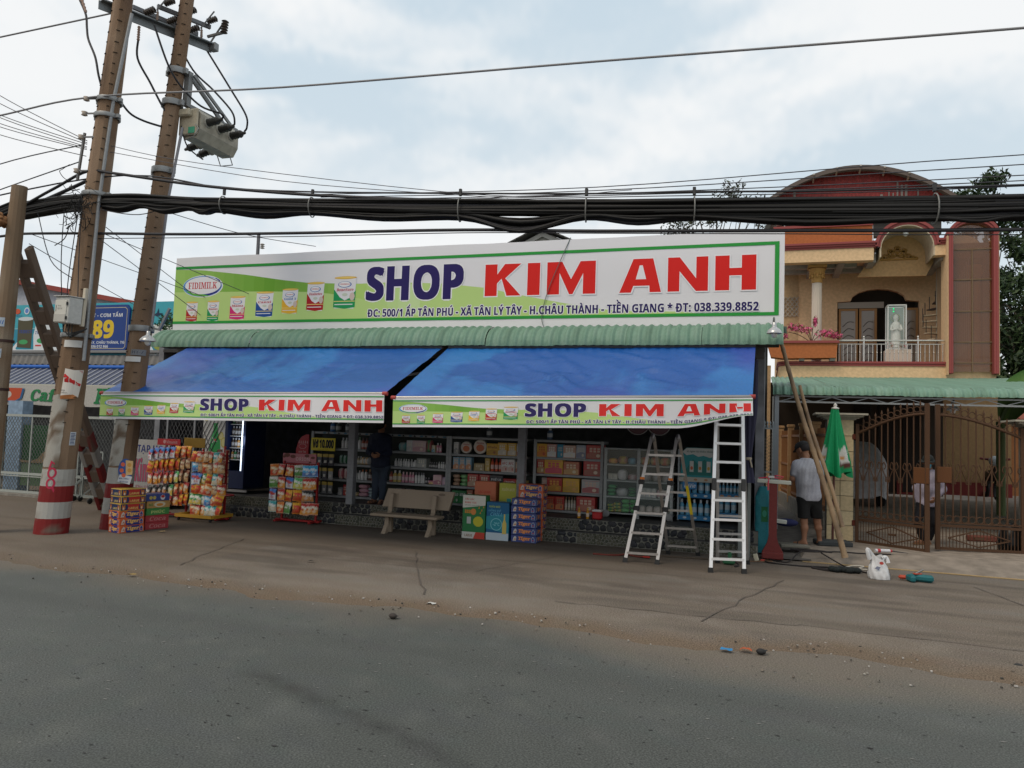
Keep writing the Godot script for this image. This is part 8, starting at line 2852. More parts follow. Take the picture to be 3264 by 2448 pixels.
# ---------------------------------------------------------------- people
func flesh(g: Geo, bones: Array, cell: float, k: float, cuts := []) -> void:    # one skin over tapered bones [a, b, ra, rb]
	var lo := V(INF, INF, INF)
	var hi := -lo
	for b in bones:
		for e in 2:
			var r: float = b[2 + e] + k + cell * 3
			lo = lo.min(b[e] - V(r, r, r)); hi = hi.max(b[e] + V(r, r, r))
	var n := Vector3i(((hi - lo) / cell).ceil()) + Vector3i(2, 2, 2)
	var sy := n.x
	var sz := n.x * n.y
	var f := PackedFloat32Array()
	f.resize(n.x * n.y * n.z)
	f.fill(1.0)
	for b in bones:
		var a: Vector3 = b[0]
		var ab: Vector3 = b[1] - a
		var l2 := maxf(ab.length_squared(), 1e-9)
		var ra: float = b[2]
		var dr: float = b[3] - ra
		var m := maxf(ra, b[3]) + k + cell * 2
		var i0 := Vector3i((((a.min(b[1]) - V(m, m, m)) - lo) / cell).floor()).max(Vector3i.ZERO)
		var i1 := Vector3i((((a.max(b[1]) + V(m, m, m)) - lo) / cell).ceil()).min(n - Vector3i.ONE)
		for z in range(i0.z, i1.z):
			for y in range(i0.y, i1.y):
				var p := lo + V(i0.x, y, z) * cell - a
				var at := z * sz + y * sy + i0.x
				for x in range(i0.x, i1.x):
					var t := clampf(p.dot(ab) / l2, 0, 1)
					var d := (p - ab * t).length() - ra - dr * t
					var o := f[at]
					var h := maxf(k - absf(o - d), 0) / k
					f[at] = minf(o, d) - h * h * k * .25
					at += 1
					p.x += cell
	if cuts.size():
		for z in n.z:
			for y in n.y:
				for x in n.x:
					var at := z * sz + y * sy + x
					if f[at] < cell * 3:
						var p := lo + V(x, y, z) * cell
						for c in cuts: f[at] = maxf(f[at], (p - c[0]).dot(c[1]))
	var ids := {}
	var vs := PackedVector3Array()
	var corner := [0, 1, sy, sy + 1, sz, sz + 1, sz + sy, sz + sy + 1]
	var cp := [V(0, 0, 0), V(1, 0, 0), V(0, 1, 0), V(1, 1, 0), V(0, 0, 1), V(1, 0, 1), V(0, 1, 1), V(1, 1, 1)]
	var ed := [[0, 1], [2, 3], [4, 5], [6, 7], [0, 2], [1, 3], [4, 6], [5, 7], [0, 4], [1, 5], [2, 6], [3, 7]]
	for z in n.z - 1:
		for y in n.y - 1:
			for x in n.x - 1:
				var at := z * sz + y * sy + x
				if absf(f[at]) > cell * 2: continue
				var sum := V(0, 0, 0)
				var cnt := 0
				for e in ed:
					var u := f[at + corner[e[0]]]
					var w := f[at + corner[e[1]]]
					if (u < 0) != (w < 0):
						sum += (cp[e[0]] as Vector3).lerp(cp[e[1]], u / (u - w)); cnt += 1
				if cnt:
					ids[at] = vs.size()
					vs.append(lo + (V(x, y, z) + sum / cnt) * cell)
	var ns := PackedVector3Array()
	ns.resize(vs.size())
	var quads := []
	var off := [[sy, sz], [sz, 1], [1, sy]]
	var st := [1, sy, sz]
	for at in ids:
		for ax in 3:
			var w: float = f[at + st[ax]]
			if (f[at] < 0) == (w < 0): continue
			var q := [at - off[ax][0] - off[ax][1], at - off[ax][1], at, at - off[ax][0]]
			if not (ids.has(q[0]) and ids.has(q[1]) and ids.has(q[3])): continue
			if f[at] > 0: q.reverse()
			var id := [ids[q[0]], ids[q[1]], ids[q[2]], ids[q[3]]]
			var nn := (vs[id[2]] - vs[id[0]]).cross(vs[id[3]] - vs[id[1]])
			for i in id: ns[i] += nn
			quads.append(id)
	for id in quads:
		var c := []
		for i in id: c.append(ns[i].normalized())
		g.stri(vs[id[0]], vs[id[1]], vs[id[2]], c[0], c[1], c[2])
		g.stri(vs[id[0]], vs[id[2]], vs[id[3]], c[0], c[2], c[3])

func hand_bones(w: Vector3, d: Vector3, palm: Vector3, side: float, s: float) -> Array:     # wrist, pointing direction, palm direction
	d = d.normalized()
	var ac := d.cross(palm).normalized() * side
	palm = ac.cross(d).normalized() * side
	var o := []
	for i in 4:
		var x := (i - 1.5) * .019 * s
		var kn := w + d * .085 * s + ac * x
		o.append([w + ac * x * .6, kn, .017 * s, .013 * s])
		var ln: float = [.066, .078, .072, .055][i] * s
		var m := kn + (d * .85 + palm * .5).normalized() * ln * .5
		o.append([kn, m, .0095 * s, .009 * s])
		o.append([m, m + (d * .35 + palm * .9).normalized() * ln * .5, .009 * s, .0075 * s])
	var t0 := w + d * .03 * s - ac * .026 * s
	var t1 := t0 + (d * .6 - ac * .7 + palm * .3).normalized() * .045 * s
	o.append([t0, t1, .014 * s, .011 * s])
	o.append([t1, t1 + (d + palm * .5).normalized() * .032 * s, .0105 * s, .008 * s])
	return o

func person(called_label: String, at: Vector3, J: Dictionary, look: Dictionary) -> void:
	var t := thing("person", called_label, "person", at)
	var s: float = look.s
	var skin: Color = look.skin
	var side: Vector3 = (J.shR - J.shL).normalized()
	var hc: Vector3 = J.head
	var fd: Vector3 = J.face.normalized()
	var ud: Vector3 = (J.up - fd * J.up.dot(fd)).normalized()
	var sd := ud.cross(fd).normalized()
	var g := Geo.new(skin)
	var torso := []
	for e in [-1.0, 1.0]:
		var l: Vector3 = side * e
		torso.append([J.chest + l * .075 * s, J.waist + l * .055 * s, .108 * s, .098 * s])
		torso.append([J.waist + l * .055 * s, J.pelvis + l * .06 * s, .098 * s, .105 * s])
	torso.append([(J.shL as Vector3).lerp(J.shR, .14), (J.shL as Vector3).lerp(J.shR, .86), .062 * s, .062 * s])
	torso.append([J.chest, J.neck, .10 * s, .06 * s])
	var bones := torso.duplicate()
	bones.append([J.neck, hc - ud * .05 * s - fd * .015 * s, .052 * s, .050 * s])
	for e in ["L", "R"]:
		bones.append([J["sh" + e], J["el" + e], .050 * s, .040 * s])
		bones.append([J["el" + e], J["wr" + e], .041 * s, .027 * s])
		bones.append([J["hip" + e], J["kn" + e], .080 * s, .054 * s])
		var calf: Vector3 = (J["kn" + e] as Vector3).lerp(J["an" + e], .35) - J["foot" + e] * .012
		bones.append([J["kn" + e], calf, .052 * s, .053 * s])
		bones.append([calf, J["an" + e], .053 * s, .032 * s])
		var fdn: Vector3 = J["foot" + e].normalized()
		bones.append([J["an" + e], J["an" + e] - V(0, .045, 0) * s + fdn * .06 * s, .032 * s, .03 * s])
		bones.append([J["an" + e] - V(0, .05, 0) * s - fdn * .03 * s, J["an" + e] - V(0, .055, 0) * s + fdn * .15 * s, .031 * s, .024 * s])
	flesh(g, bones, .015, .03)
	var hb := [[hc - fd * .025 * s + ud * .012 * s, hc + fd * .022 * s + ud * .016 * s, .090 * s, .084 * s], [hc + fd * .03 * s - ud * .035 * s, hc + fd * .055 * s - ud * .088 * s, .062 * s, .040 * s], [hc - ud * .05 * s - fd * .015 * s, hc - ud * .12 * s - fd * .02 * s, .05 * s, .05 * s], [hc + fd * .098 * s - ud * .012 * s, hc + fd * .116 * s - ud * .042 * s, .009 * s, .014 * s], [hc + fd * .095 * s - ud * .075 * s - sd * .02 * s, hc + fd * .095 * s - ud * .075 * s + sd * .02 * s, .011 * s, .011 * s], [hc + fd * .088 * s + ud * .014 * s - sd * .04 * s, hc + fd * .088 * s + ud * .014 * s + sd * .04 * s, .014 * s, .014 * s]]
	for e in [-1.0, 1.0]: hb.append([hc + sd * e * .088 * s + ud * .005 * s - fd * .01 * s, hc + sd * e * .085 * s - ud * .035 * s, .018 * s, .013 * s])
	flesh(g, hb, .0075, .018)
	for e in ["L", "R"]:
		var dir: Vector3 = J["wr" + e] - J["el" + e]
		flesh(g, hand_bones(J["wr" + e], dir, J["palm" + e], 1.0 if e == "L" else -1.0, s), .006, .006)
	obj("body", g, vc(.55), t)
	for e in [-1.0, 1.0]:
		var eg := Geo.new(L(.03, .02, .015))
		eg.ball(hc + fd * .092 * s + sd * e * .032 * s - ud * .004 * s, V(.009, .009, .009) * s, 8, 6)
		obj("eye", eg, vc(.2), t)
	# hair, hat
	var hr := Geo.new(look.hair)
	flesh(hr, [[hc - fd * .032 * s + ud * .02 * s, hc + fd * .01 * s + ud * .03 * s, .096 * s, .088 * s]], .009, .01, [[hc + fd * .03 * s + ud * .045 * s, (fd * .9 - ud * .35).normalized()], [hc - ud * .055 * s, -ud]])
	obj("hair", hr, vc(.7), t)
	var cg := Geo.new(look.hat)
	flesh(cg, [[hc - fd * .028 * s + ud * .035 * s, hc + fd * .022 * s + ud * .04 * s, .101 * s, .097 * s]], .009, .01, [[hc + ud * .03 * s, (-ud - fd * .12).normalized()]])
	var hat := obj("hat", cg, vc(.85), t)
	var br := []
	for i in 2:
		var r := PackedVector3Array()
		for j in 25:
			var a: float = lerpf(-1.15, 1.15, j / 24.0) if look.cap else TAU * j / 24.0
			var rr: float = (.098 if i == 0 else (.175 if look.cap else .155)) * s
			r.append(hc + (fd * cos(a) * (rr if look.cap or i == 0 else rr) + sd * sin(a) * minf(rr, .105 * s if look.cap else rr)) + ud * (.045 - i * (.02 if look.cap else .035)) * s)
		br.append(r)
	var bg := Geo.new(look.hat)
	bg.grid(br)
	for r in br:
		for j in r.size(): r[j] -= ud * .006
	bg.grid(br)
	obj("brim", bg, vc(.85), hat)
	# shirt or jacket
	var sb := []
	for b in torso: sb.append([b[0], b[1], b[2] + .022 * s, b[3] + .026 * s])
	sb.append([J.pelvis - side * .05 * s - V(0, .05, 0), J.pelvis + side * .05 * s - V(0, .05, 0), .125 * s, .125 * s])
	for e in ["L", "R"]:
		var end: Vector3 = (J["sh" + e] as Vector3).lerp(J["el" + e], look.sleeve if look.sleeve < 1 else 1.0)
		sb.append([J["sh" + e], end, .066 * s, .062 * s])
		if look.sleeve >= 1: sb.append([J["el" + e], (J["el" + e] as Vector3).lerp(J["wr" + e], .9), .056 * s, .046 * s])
	var sg := Geo.new(look.shirt)
	flesh(sg, sb, .014, .035, [[V(0, look.hem, 0), V(0, -1, 0)], [J.neck + V(0, .03, 0) * s, V(0, 1, 0)]])
	for i in sg.v.size():
		var p := sg.v[i]
		var st: float = .5 + .5 * sin((p - at).dot(side) * 330.0)
		var fold := nz(p.x * 1.2 + p.z, p.y * .6, 2.2)
		sg.c[i] = (look.shirt as Color).lerp(look.shirt2, clampf(st * look.stripe + fold * .5, 0, 1))
		sg.n[i] = (sg.n[i] + V(nz(p.x + p.z, p.y * .5, 3.0), nz(p.y, p.x, 3.0) * .5, nz(p.z, p.y * .5 + 7, 3.0)) * 1.1).normalized()
	obj(look.top, sg, vc(.85, 0, "soft", 3.0), t)
	# shorts or trousers
	var lb := [[J.hipL, J.hipR, .112 * s, .112 * s], [J.waist, J.pelvis, .10 * s, .115 * s]]
	for e in ["L", "R"]:
		var kn: Vector3 = J["kn" + e]
		if look.shorts: lb.append([J["hip" + e], kn.lerp(J["hip" + e], .02), .100 * s, .092 * s])
		else:
			lb.append([J["hip" + e], kn, .094 * s, .07 * s])
			lb.append([kn, J["an" + e], .07 * s, .058 * s])
	var pg := Geo.new(look.legs)
	var pc := [[V(0, look.hem + .10, 0), V(0, 1, 0)]]
	if look.shorts: pc.append([V(0, J.knL.y + .045 * s, 0), V(0, -1, 0)])
	else: pc.append([V(0, minf(J.anL.y, J.anR.y) - .02 * s, 0), V(0, -1, 0)])
	flesh(pg, lb, .014, .022, pc)
	for i in pg.v.size():
		var p := pg.v[i]
		pg.n[i] = (pg.n[i] + V(nz(p.x + p.z, p.y * .5, 3.0), nz(p.y, p.x, 3.0) * .5, nz(p.z, p.y * .5 + 7, 3.0)) * .9).normalized()
	obj("shorts" if look.shorts else "trousers", pg, vc(.9), t)
	for e in ["L", "R"]:
		var fdn: Vector3 = J["foot" + e].normalized()
		var fb := Basis(fdn.cross(Vector3.UP), Vector3.UP, -fdn)
		var fg := Geo.new(look.shoe)
		fg.cbox(J["an" + e] - V(0, .085, 0) * s + fdn * .055 * s, V(.09, .022, .25) * s, .008, fb)
		var st := []
		for i in 7:
			var a := PI * i / 6.0
			st.append(J["an" + e] - V(0, .08 - .055 * sin(a), 0) * s + fdn * .09 * s + fb.x * cos(a) * .044 * s)
		fg.tube(st, .009 * s, 5)
		obj("sandal", fg, vc(.7), t)
	if look.mask:
		var mg := Geo.new(L(.10, .42, .58))
		flesh(mg, [[hc + fd * .035 * s - ud * .035 * s, hc + fd * .058 * s - ud * .082 * s, .066 * s, .05 * s], [hc + fd * .1 * s - ud * .02 * s, hc + fd * .11 * s - ud * .05 * s, .02 * s, .02 * s]], .008, .02, [[hc - ud * .012 * s, ud], [hc + fd * .03 * s, -fd]])
		obj("face_mask", mg, vc(.8), t)

func build_people() -> void:
	person("man in grey striped shirt, black shorts and dark cap, seen from behind", V(.66, .12, -.85), {
		"head": V(.53, 1.565, -.94), "face": V(-.72, -.42, -.55), "up": V(-.25, .9, -.2), "neck": V(.575, 1.41, -.875), "chest": V(.585, 1.27, -.87), "waist": V(.60, 1.05, -.85), "pelvis": V(.62, .88, -.84),
		"shL": V(.43, 1.335, -.83), "shR": V(.755, 1.335, -.92), "elL": V(.385, 1.11, -.83), "elR": V(.80, 1.09, -.95), "wrL": V(.36, 1.05, -1.04), "wrR": V(.66, 1.06, -1.12), "palmL": V(.7, 0, -.6), "palmR": V(-.8, 0, -.2),
		"hipL": V(.545, .82, -.81), "hipR": V(.705, .82, -.87), "knL": V(.55, .49, -.80), "knR": V(.745, .49, -.93), "anL": V(.555, .205, -.78), "anR": V(.785, .205, -1.00), "footL": V(-.75, 0, -.25), "footR": V(-.2, 0, -1)},
		{"s": .95, "skin": L(.27, .13, .075), "hair": L(.02, .018, .017), "hat": L(.02, .02, .022), "cap": true, "shirt": L(.33, .33, .37), "shirt2": L(.46, .46, .49), "stripe": .7, "sleeve": .62, "hem": .80, "top": "shirt", "shorts": true, "legs": L(.012, .012, .013), "shoe": L(.025, .022, .02), "mask": false})
	person("man in black bucket hat and blue face mask stepping out behind the ajar gate leaf", V(2.44, .12, -2.1), {
		"head": V(2.455, 1.43, -2.10), "face": V(-.25, -.12, 1), "up": V(0, 1, 0), "neck": V(2.48, 1.285, -2.14), "chest": V(2.49, 1.16, -2.15), "waist": V(2.47, .96, -2.13), "pelvis": V(2.45, .80, -2.12),
		"shL": V(2.63, 1.225, -2.14), "shR": V(2.345, 1.215, -2.14), "elL": V(2.68, 1.0, -2.16), "elR": V(2.30, 1.0, -2.20), "wrL": V(2.545, .86, -2.02), "wrR": V(2.32, .82, -2.20), "palmL": V(-1, 0, -.3), "palmR": V(1, 0, 0),
		"hipL": V(2.52, .76, -2.12), "hipR": V(2.38, .76, -2.11), "knL": V(2.545, .46, -2.10), "knR": V(2.28, .50, -1.98), "anL": V(2.48, .20, -2.18), "anR": V(2.37, .205, -2.05), "footL": V(-.3, 0, 1), "footR": V(-.95, 0, .5)},
		{"s": .87, "skin": L(.25, .12, .07), "hair": L(.015, .014, .013), "hat": L(.018, .02, .02), "cap": false, "shirt": L(.42, .38, .46), "shirt2": L(.32, .29, .36), "stripe": .3, "sleeve": 1.0, "hem": .72, "top": "shirt", "shorts": false, "legs": L(.012, .013, .016), "shoe": L(.22, .11, .05), "mask": true})
	person("man in dark jacket and jeans looking down at his hands among the shelves", V(-6.4, .36, -.3), {
		"head": V(-6.38, 1.72, -.30), "face": V(.15, -.55, .8), "up": V(0, .9, .3), "neck": V(-6.40, 1.565, -.36), "chest": V(-6.40, 1.43, -.36), "waist": V(-6.38, 1.22, -.35), "pelvis": V(-6.37, 1.05, -.34),
		"shL": V(-6.24, 1.50, -.34), "shR": V(-6.555, 1.50, -.36), "elL": V(-6.20, 1.25, -.30), "elR": V(-6.60, 1.25, -.33), "wrL": V(-6.27, 1.21, -.10), "wrR": V(-6.42, 1.20, -.12), "palmL": V(-1, .4, 0), "palmR": V(1, .4, 0),
		"hipL": V(-6.29, 1.0, -.34), "hipR": V(-6.45, 1.0, -.34), "knL": V(-6.30, .70, -.31), "knR": V(-6.44, .70, -.32), "anL": V(-6.32, .445, -.34), "anR": V(-6.46, .445, -.33), "footL": V(.2, 0, 1), "footR": V(-.3, 0, 1)},
		{"s": .92, "skin": L(.22, .11, .065), "hair": L(.012, .012, .012), "hat": L(.012, .012, .015), "cap": true, "shirt": L(.010, .013, .028), "shirt2": L(.014, .016, .03), "stripe": 0.0, "sleeve": 1.0, "hem": .99, "top": "jacket", "shorts": false, "legs": L(.028, .04, .06), "shoe": L(.06, .03, .02), "mask": false})

# ---------------------------------------------------------------- small things on the right
func loose_cord(label: String, pts: Array, r: float, k: Color, called := "cord") -> void:
	var g := Geo.new(k)
	g.tube(smooth(pts, 6), r, 5)
	tag(obj(called, g, vc(.6)), label, called)

func build_misc() -> void:
	# stand with a plank on top
	var st := thing("plank_stand", "red brown pedestal with a pale plank across its top beside the shop corner", "stand", V(.09, .02, -.05))
	var g := Geo.new(L(.17, .03, .025))
	g.prism(P([-.14, 0, .14, 0, .075, .13, .055, .22, .055, .98, -.055, .98, -.055, .22, -.075, .13]), V(.10, .10, .05), Vector3.RIGHT, Vector3.UP, .13)
	g.cbox(V(.10, .06, -.01), V(.29, .09, .26), .01)
	obj("pedestal", g, vc(.6, 0, "soft", 2.0), st)
	var pg := Geo.new(L(.46, .47, .40))
	pg.cbox(V(.11, 1.10, -.02), V(.46, .05, .17), .006, Basis(Vector3.BACK, -.03))
	obj("plank", pg, vc(.6), st)
	var tl := thing("pink_clamp", "pink handled clamp lying on the plank of the red brown stand", "clamp", V(.1, 1.13, -.02))
	var cg := Geo.new(L(.55, .05, .09))
	cg.tube(smooth([V(-.10, 1.14, 0), V(.05, 1.16, .01), V(.22, 1.15, -.02)], 4), .010, 6)
	cg.tube(smooth([V(.04, 1.15, .03), V(.03, 1.08, .08), V(.03, .98, .085)], 4), .010, 6)
	cg.tube(smooth([V(.08, 1.16, 0), V(.15, 1.19, .01), V(.24, 1.17, .0)], 4), .009, 6)
	obj("handles", cg, vc(.4), tl)
	var jg := Geo.new(L(.5, .5, .48))
	jg.cbox(V(.07, 1.165, 0), V(.09, .035, .05), .008)
	obj("jaw", jg, vc(.4, .5), tl)
	# big blue bag
	var bb := thing("blue_sack", "tall turquoise woven sack standing behind the red brown stand", "sack", V(-.03, .05, -.3))
	var rows := []
	for i in 13:
		var r := PackedVector3Array()
		for j in 33:
			var a := TAU * j / 32.0
			var w := .115 + .012 * nz(a, i * .3, .7) + .006 * sin(i * 2.1 + a * 5)
			if i > 10: w *= 1 - (i - 10) * .25
			r.append(V(-.03 + signf(cos(a)) * pow(absf(cos(a)), .6) * w, .05 + i * .08, -.3 - signf(sin(a)) * pow(absf(sin(a)), .6) * w * .8))
		rows.append(r)
	var bg := Geo.new(L(.03, .25, .30))
	bg.grid(rows, true)
	obj("cloth", bg, vc(.5, 0, "soft", 3.0), bb)
	var lp := Print.new(plane(V(-.06, .5, -.195), Vector3.RIGHT, Vector3.UP))
	lp.rect(0, 0, .09, .22, L(.02, .17, .06), .004)
	lp.oval(.045, .12, .03, .05, L(.05, .3, .2), 12, .002)
	obj("green_panel", lp.g, vc(.6), bb)
	var wb := Geo.new(L(.50, .50, .44))
	wb.cbox(V(.09, .50, -.5), V(.42, .055, .09), .006, Basis(Vector3.BACK, -.06))
	tag(obj("pale_board", wb, vc(.6)), "short pale board propped low behind the red brown stand", "board")
	var db := Geo.new(L(.012, .018, .07))
	db.ball(V(.30, .47, -.62), V(.17, .06, .1), 12, 7)
	tag(obj("blue_cloth", db, vc(.8)), "dark blue cloth heap behind the pale board in the alley", "cloth")
	# slabs
	for q in [[V(.40, .125, -.75), V(.42, .05, .3), L(.30, .28, .23), "pale flat stone slab at the feet of the man in grey shirt"], [V(.98, .155, -1.15), V(.5, .07, .35), L(.07, .075, .08), "dark grey slab at the foot of the green umbrella"]]:
		var sg := Geo.new(q[2])
		sg.cbox(q[0], q[1], .012, Basis(Vector3.UP, .2))
		tag(obj("slab", sg, vc(.9, 0, "grain", 3.0)), q[3], "slab")
	# folded umbrella
	var um := thing("folded_umbrella", "green market umbrella folded up before the tan gate pillar, with white bottle prints", "umbrella", V(1.0, .19, -1.3))
	var pole := Geo.new(L(.12, .05, .04))
	pole.tube([V(.99, .19, -1.3), V(1.015, 2.2, -1.3)], .018, 8)
	obj("pole", pole, vc(.4, .4), um)
	var fr := []
	for i in 25:
		var v := i / 24.0
		var y := lerpf(1.20, 2.21, v)
		var w := lerpf(.235, .05, pow(v, .85))
		if v < .12: w *= .90 + v
		var r := PackedVector3Array()
		for j in 97:
			var a := TAU * j / 96.0
			var fold := 1 + .27 * (1 - v * .5) * sin(a * 8 + .5 * sin(v * 3))
			var dy := -.05 * (1 - v) * sin(a * 4 + 1) if v < .2 else 0.0
			r.append(V(1.01 + cos(a) * w * fold + .01 * (1 - v), y + dy, -1.3 - sin(a) * w * fold * .8))
		fr.append(r)
	var fg := Geo.new(L(.005, .28, .10))
	fg.grid(fr, true)
	for i in fg.v.size():
		var p := fg.v[i]
		var a := atan2(-(p.z + 1.3), p.x - 1.01)
		var b := fposmod(a + PI / 2 + .35, TAU / 3) - TAU / 6
		if absf(b) < .36 and p.y > 1.31 and p.y < 1.58 + .05 * sin(a * 8): fg.c[i] = L(.58, .58, .55) if p.y > 1.37 else L(.10, .03, .025)
		if absf(b) < .2 and p.y > 1.44 and p.y < 1.48: fg.c[i] = L(.5, .22, .03)
	obj("canopy", fg, vc(.7, 0, "soft", 3.0), um)
	var fn := func(u, v, h):
		var a: float = -PI / 2 + .55 + u
		return V(1.015 + cos(a) * (.25 + h), v, -1.3 - sin(a) * (.21 + h))
	var up := Print.new(fn)
	write(up, "IEL", -.12, 1.545, .22, 1.585, L(.6, .62, .58), "b", 0, null, 0, .2)
	write(up, "6", .0, 1.46, .2, 1.53, L(.6, .62, .58), "b", 0, null, 0, .2)
	obj("printed_letters", up.g, vc(.6), um)
	var fin := Geo.new(L(.55, .54, .50))
	fin.lathe([Vector2(.001, 2.20), Vector2(.05, 2.21), Vector2(.06, 2.225), Vector2(.02, 2.25), Vector2(.03, 2.27), Vector2(.012, 2.30), Vector2(.001, 2.31)], 12, V(1.015, 0, -1.3))
	obj("finial", fin, vc(.4), um)
	# bamboo poles
	var bm := thing("bamboo_pole", "pair of bamboo poles lashed together leaning from the kerb up to the sign corner", "bamboo pole", V(1.05, .11, .05))
	for q in [[V(1.05, .11, .06), V(.12, 3.36, -.22), .042, .027], [V(1.02, .52, .01), V(.44, 2.50, -.16), .030, .022]]:
		var tp := []
		var tr := []
		var ln: float = q[0].distance_to(q[1])
		var k := int(ln / .05)
		for i in k + 1:
			var f := float(i) / k
			tp.append((q[0] as Vector3).lerp(q[1], f) + V(.012 * sin(f * 7), 0, .01 * sin(f * 5 + 1)))
			tr.append(lerpf(q[2], q[3], f) * (1.14 if i % 6 == 0 else 1.0))
		var tg := Geo.new(L(.30, .20, .12))
		tg.tube(tp, tr, 9)
		paint_worn(tg, L(.32, .22, .13), L(.20, .14, .09), .1, 1.6)
		obj("cane", tg, vc(.6, 0, "soft", 2.0), bm)
	lamp("shaded lamp hanging at the lower right corner of the big shop sign", V(.08, 3.14, .90), V(.07, 3.36, .40), .10)
	# tools and rubbish on the forecourt
	var bag := thing("plastic_bag", "white plastic carrier bag with handles standing among the tools on the kerb", "bag", V(1.36, 0, .95))
	var br := []
	for i in 12:
		var v := i / 11.0
		var r := PackedVector3Array()
		for j in 41:
			var a := TAU * j / 40.0
			var w := lerpf(.135, .10, v) * (.75 + .25 * sin(PI * clampf(v * 1.2 + .15, 0, 1)))
			var cr := 1 + .16 * nz(a * .6, v * .8, 1.6) + .05 * sin(a * 9 + v * 8)
			r.append(V(1.37 + cos(a) * w * cr - v * .03, .004 + v * .27 * (1 + .1 * sin(a * 2)), .95 - sin(a) * w * .75 * cr))
		br.append(r)
	var pgb := Geo.new(L(.66, .66, .66))
	pgb.grid(br, true)
	var pm: StandardMaterial3D = vc(.35, 0, "", 1, 0, .5).duplicate()
	pm.backlight_enabled = true
	pm.backlight = Color(.4, .4, .4)
	obj("sheet", pgb, pm, bag)
	for e in [[V(1.25, .24, .98), V(1.22, .37, 1.0), V(1.30, .26, .94)], [V(1.40, .25, .92), V(1.45, .27, .90), V(1.47, .2, .9)]]:
		var hg := Geo.new(L(.66, .66, .66))
		hg.tube(smooth(e, 5), [.03, .03, .028, .026, .024, .02, .022, .024, .026, .028, .03], 6)
		obj("handle", hg, pm, bag)
	var tp2 := Print.new(plane(V(1.30, .12, 1.055), V(1, 0, -.1).normalized(), Vector3.UP))
	tp2.nums([.0, .02, .05, .0, .07, .04, .03, .05], L(.2, .22, .3))
	tp2.oval(.08, .09, .025, .02, L(.45, .06, .05), 9)
	obj("print", tp2.g, vc(.6), bag)
	var dr := thing("power_drill", "teal power tool with red trim lying on the forecourt right of the plastic bag", "power tool", V(1.82, 0, .92))
	var dg := Geo.new(L(.015, .12, .13))
	dg.cbox(V(1.84, .05, .93), V(.28, .085, .09), .025, Basis(Vector3.UP, -.15))
	dg.cbox(V(1.72, .045, .98), V(.07, .08, .16), .02, Basis(Vector3.UP, .3))
	obj("housing", dg, vc(.45), dr)
	var dk := Geo.new(L(.4, .06, .03))
	dk.cbox(V(1.80, .098, .93), V(.1, .014, .05), .004, Basis(Vector3.UP, .5))
	dk.cbox(V(1.64, .04, .90), V(.1, .05, .06), .02)
	obj("trim", dk, vc(.5), dr)
	var bit := Geo.new(L(.25, .24, .23))
	bit.tube([V(1.78, .1, .93), V(1.87, .15, .90)], .012, 6)
	obj("lever", bit, vc(.4, .6), dr)
	var bl := Geo.new(L(.014, .016, .016))
	for i in 7: bl.ball(V(.84 + i * .05, .035, .67 + .03 * sin(i * 2.0)), V(.06, .04, .06), 9, 6)
	tag(obj("tool_pouch", bl, vc(.85)), "crumpled black tool pouch lying left of the plastic bag", "pouch")
	var tb := thing("sealant_tube", "white and red sealant tube lying behind the plastic bag", "sealant tube", V(1.6, .13, -.6))
	var tg2 := Geo.new(L(.58, .58, .60))
	tg2.tube([V(1.50, .16, -.55), V(1.70, .16, -.62)], .026, 10)
	obj("tube", tg2, vc(.4), tb)
	var tr2 := Geo.new(L(.42, .04, .05))
	tr2.tube([V(1.53, .16, -.56), V(1.57, .16, -.575)], .0275, 10)
	tr2.tube([V(1.70, .16, -.62), V(1.73, .16, -.63)], .02, 8)
	obj("red_band", tr2, vc(.4), tb)
	var nz2 := Geo.new(L(.06, .06, .06))
	nz2.tube([V(1.73, .16, -.63), V(1.95, .14, -.68)], [.012, .004], 6)
	obj("nozzle", nz2, vc(.5), tb)
	var blk := L(.02, .018, .017)
	loose_cord("long black power cord snaking from the stand past the bamboo foot", [V(-.05, .02, .05), V(.0, .015, .35), V(.15, .012, .45), V(.5, .012, .48), V(.85, .012, .40), V(1.1, .012, .52), V(.95, .012, .6), V(.6, .012, .55), V(.75, .012, .68), V(.9, .02, .67)], .011, blk)
	loose_cord("black cord coiled on the kerb behind the long power cord", [V(.05, .015, .1), V(.3, .015, .25), V(.5, .13, -.1), V(.9, .13, -.2), V(.65, .13, -.32), V(.35, .13, -.25), V(.6, .13, -.12), V(1.0, .135, -.3), V(1.3, .13, -.35), V(1.7, .13, -.5)], .010, blk)
	loose_cord("dark cord looping between the bamboo foot and the plastic bag", [V(.75, .13, -.1), V(1.0, .02, .15), V(1.1, .012, .35), V(1.25, .012, .6), V(1.5, .012, .7)], .010, blk)
	loose_cord("short white rope end curling left of the plastic bag", [V(1.05, .012, .25), V(1.15, .012, .1), V(1.28, .02, .12), V(1.2, .012, .3), V(1.3, .012, .35)], .009, L(.5, .47, .40))
	loose_cord("thin brown cable trailing on the ground at the shop corner", [V(-.55, .012, .62), V(-.3, .012, .5), V(-.1, .012, .4), V(.1, .012, .3), V(-.05, .012, .2)], .008, L(.16, .09, .05))
	var pl := thing("plug_strip", "cream plug strip with a red plug on the ground below the white ladder", "plug strip", V(-.12, 0, .3))
	var psg := Geo.new(L(.50, .46, .34))
	psg.cbox(V(-.12, .05, .3), V(.06, .1, .05), .008, Basis(Vector3.BACK, .3))
	obj("block", psg, vc(.4), pl)
	var prg := Geo.new(L(.4, .06, .04))
	prg.cbox(V(-.03, .02, .32), V(.06, .03, .04), .008)
	obj("red_plug", prg, vc(.4), pl)
	var gb := thing("green_grinder", "dark green hand tool under the lowest rungs of the white ladder", "hand tool", V(-.46, 0, .84))
	var ggg := Geo.new(L(.02, .10, .045))
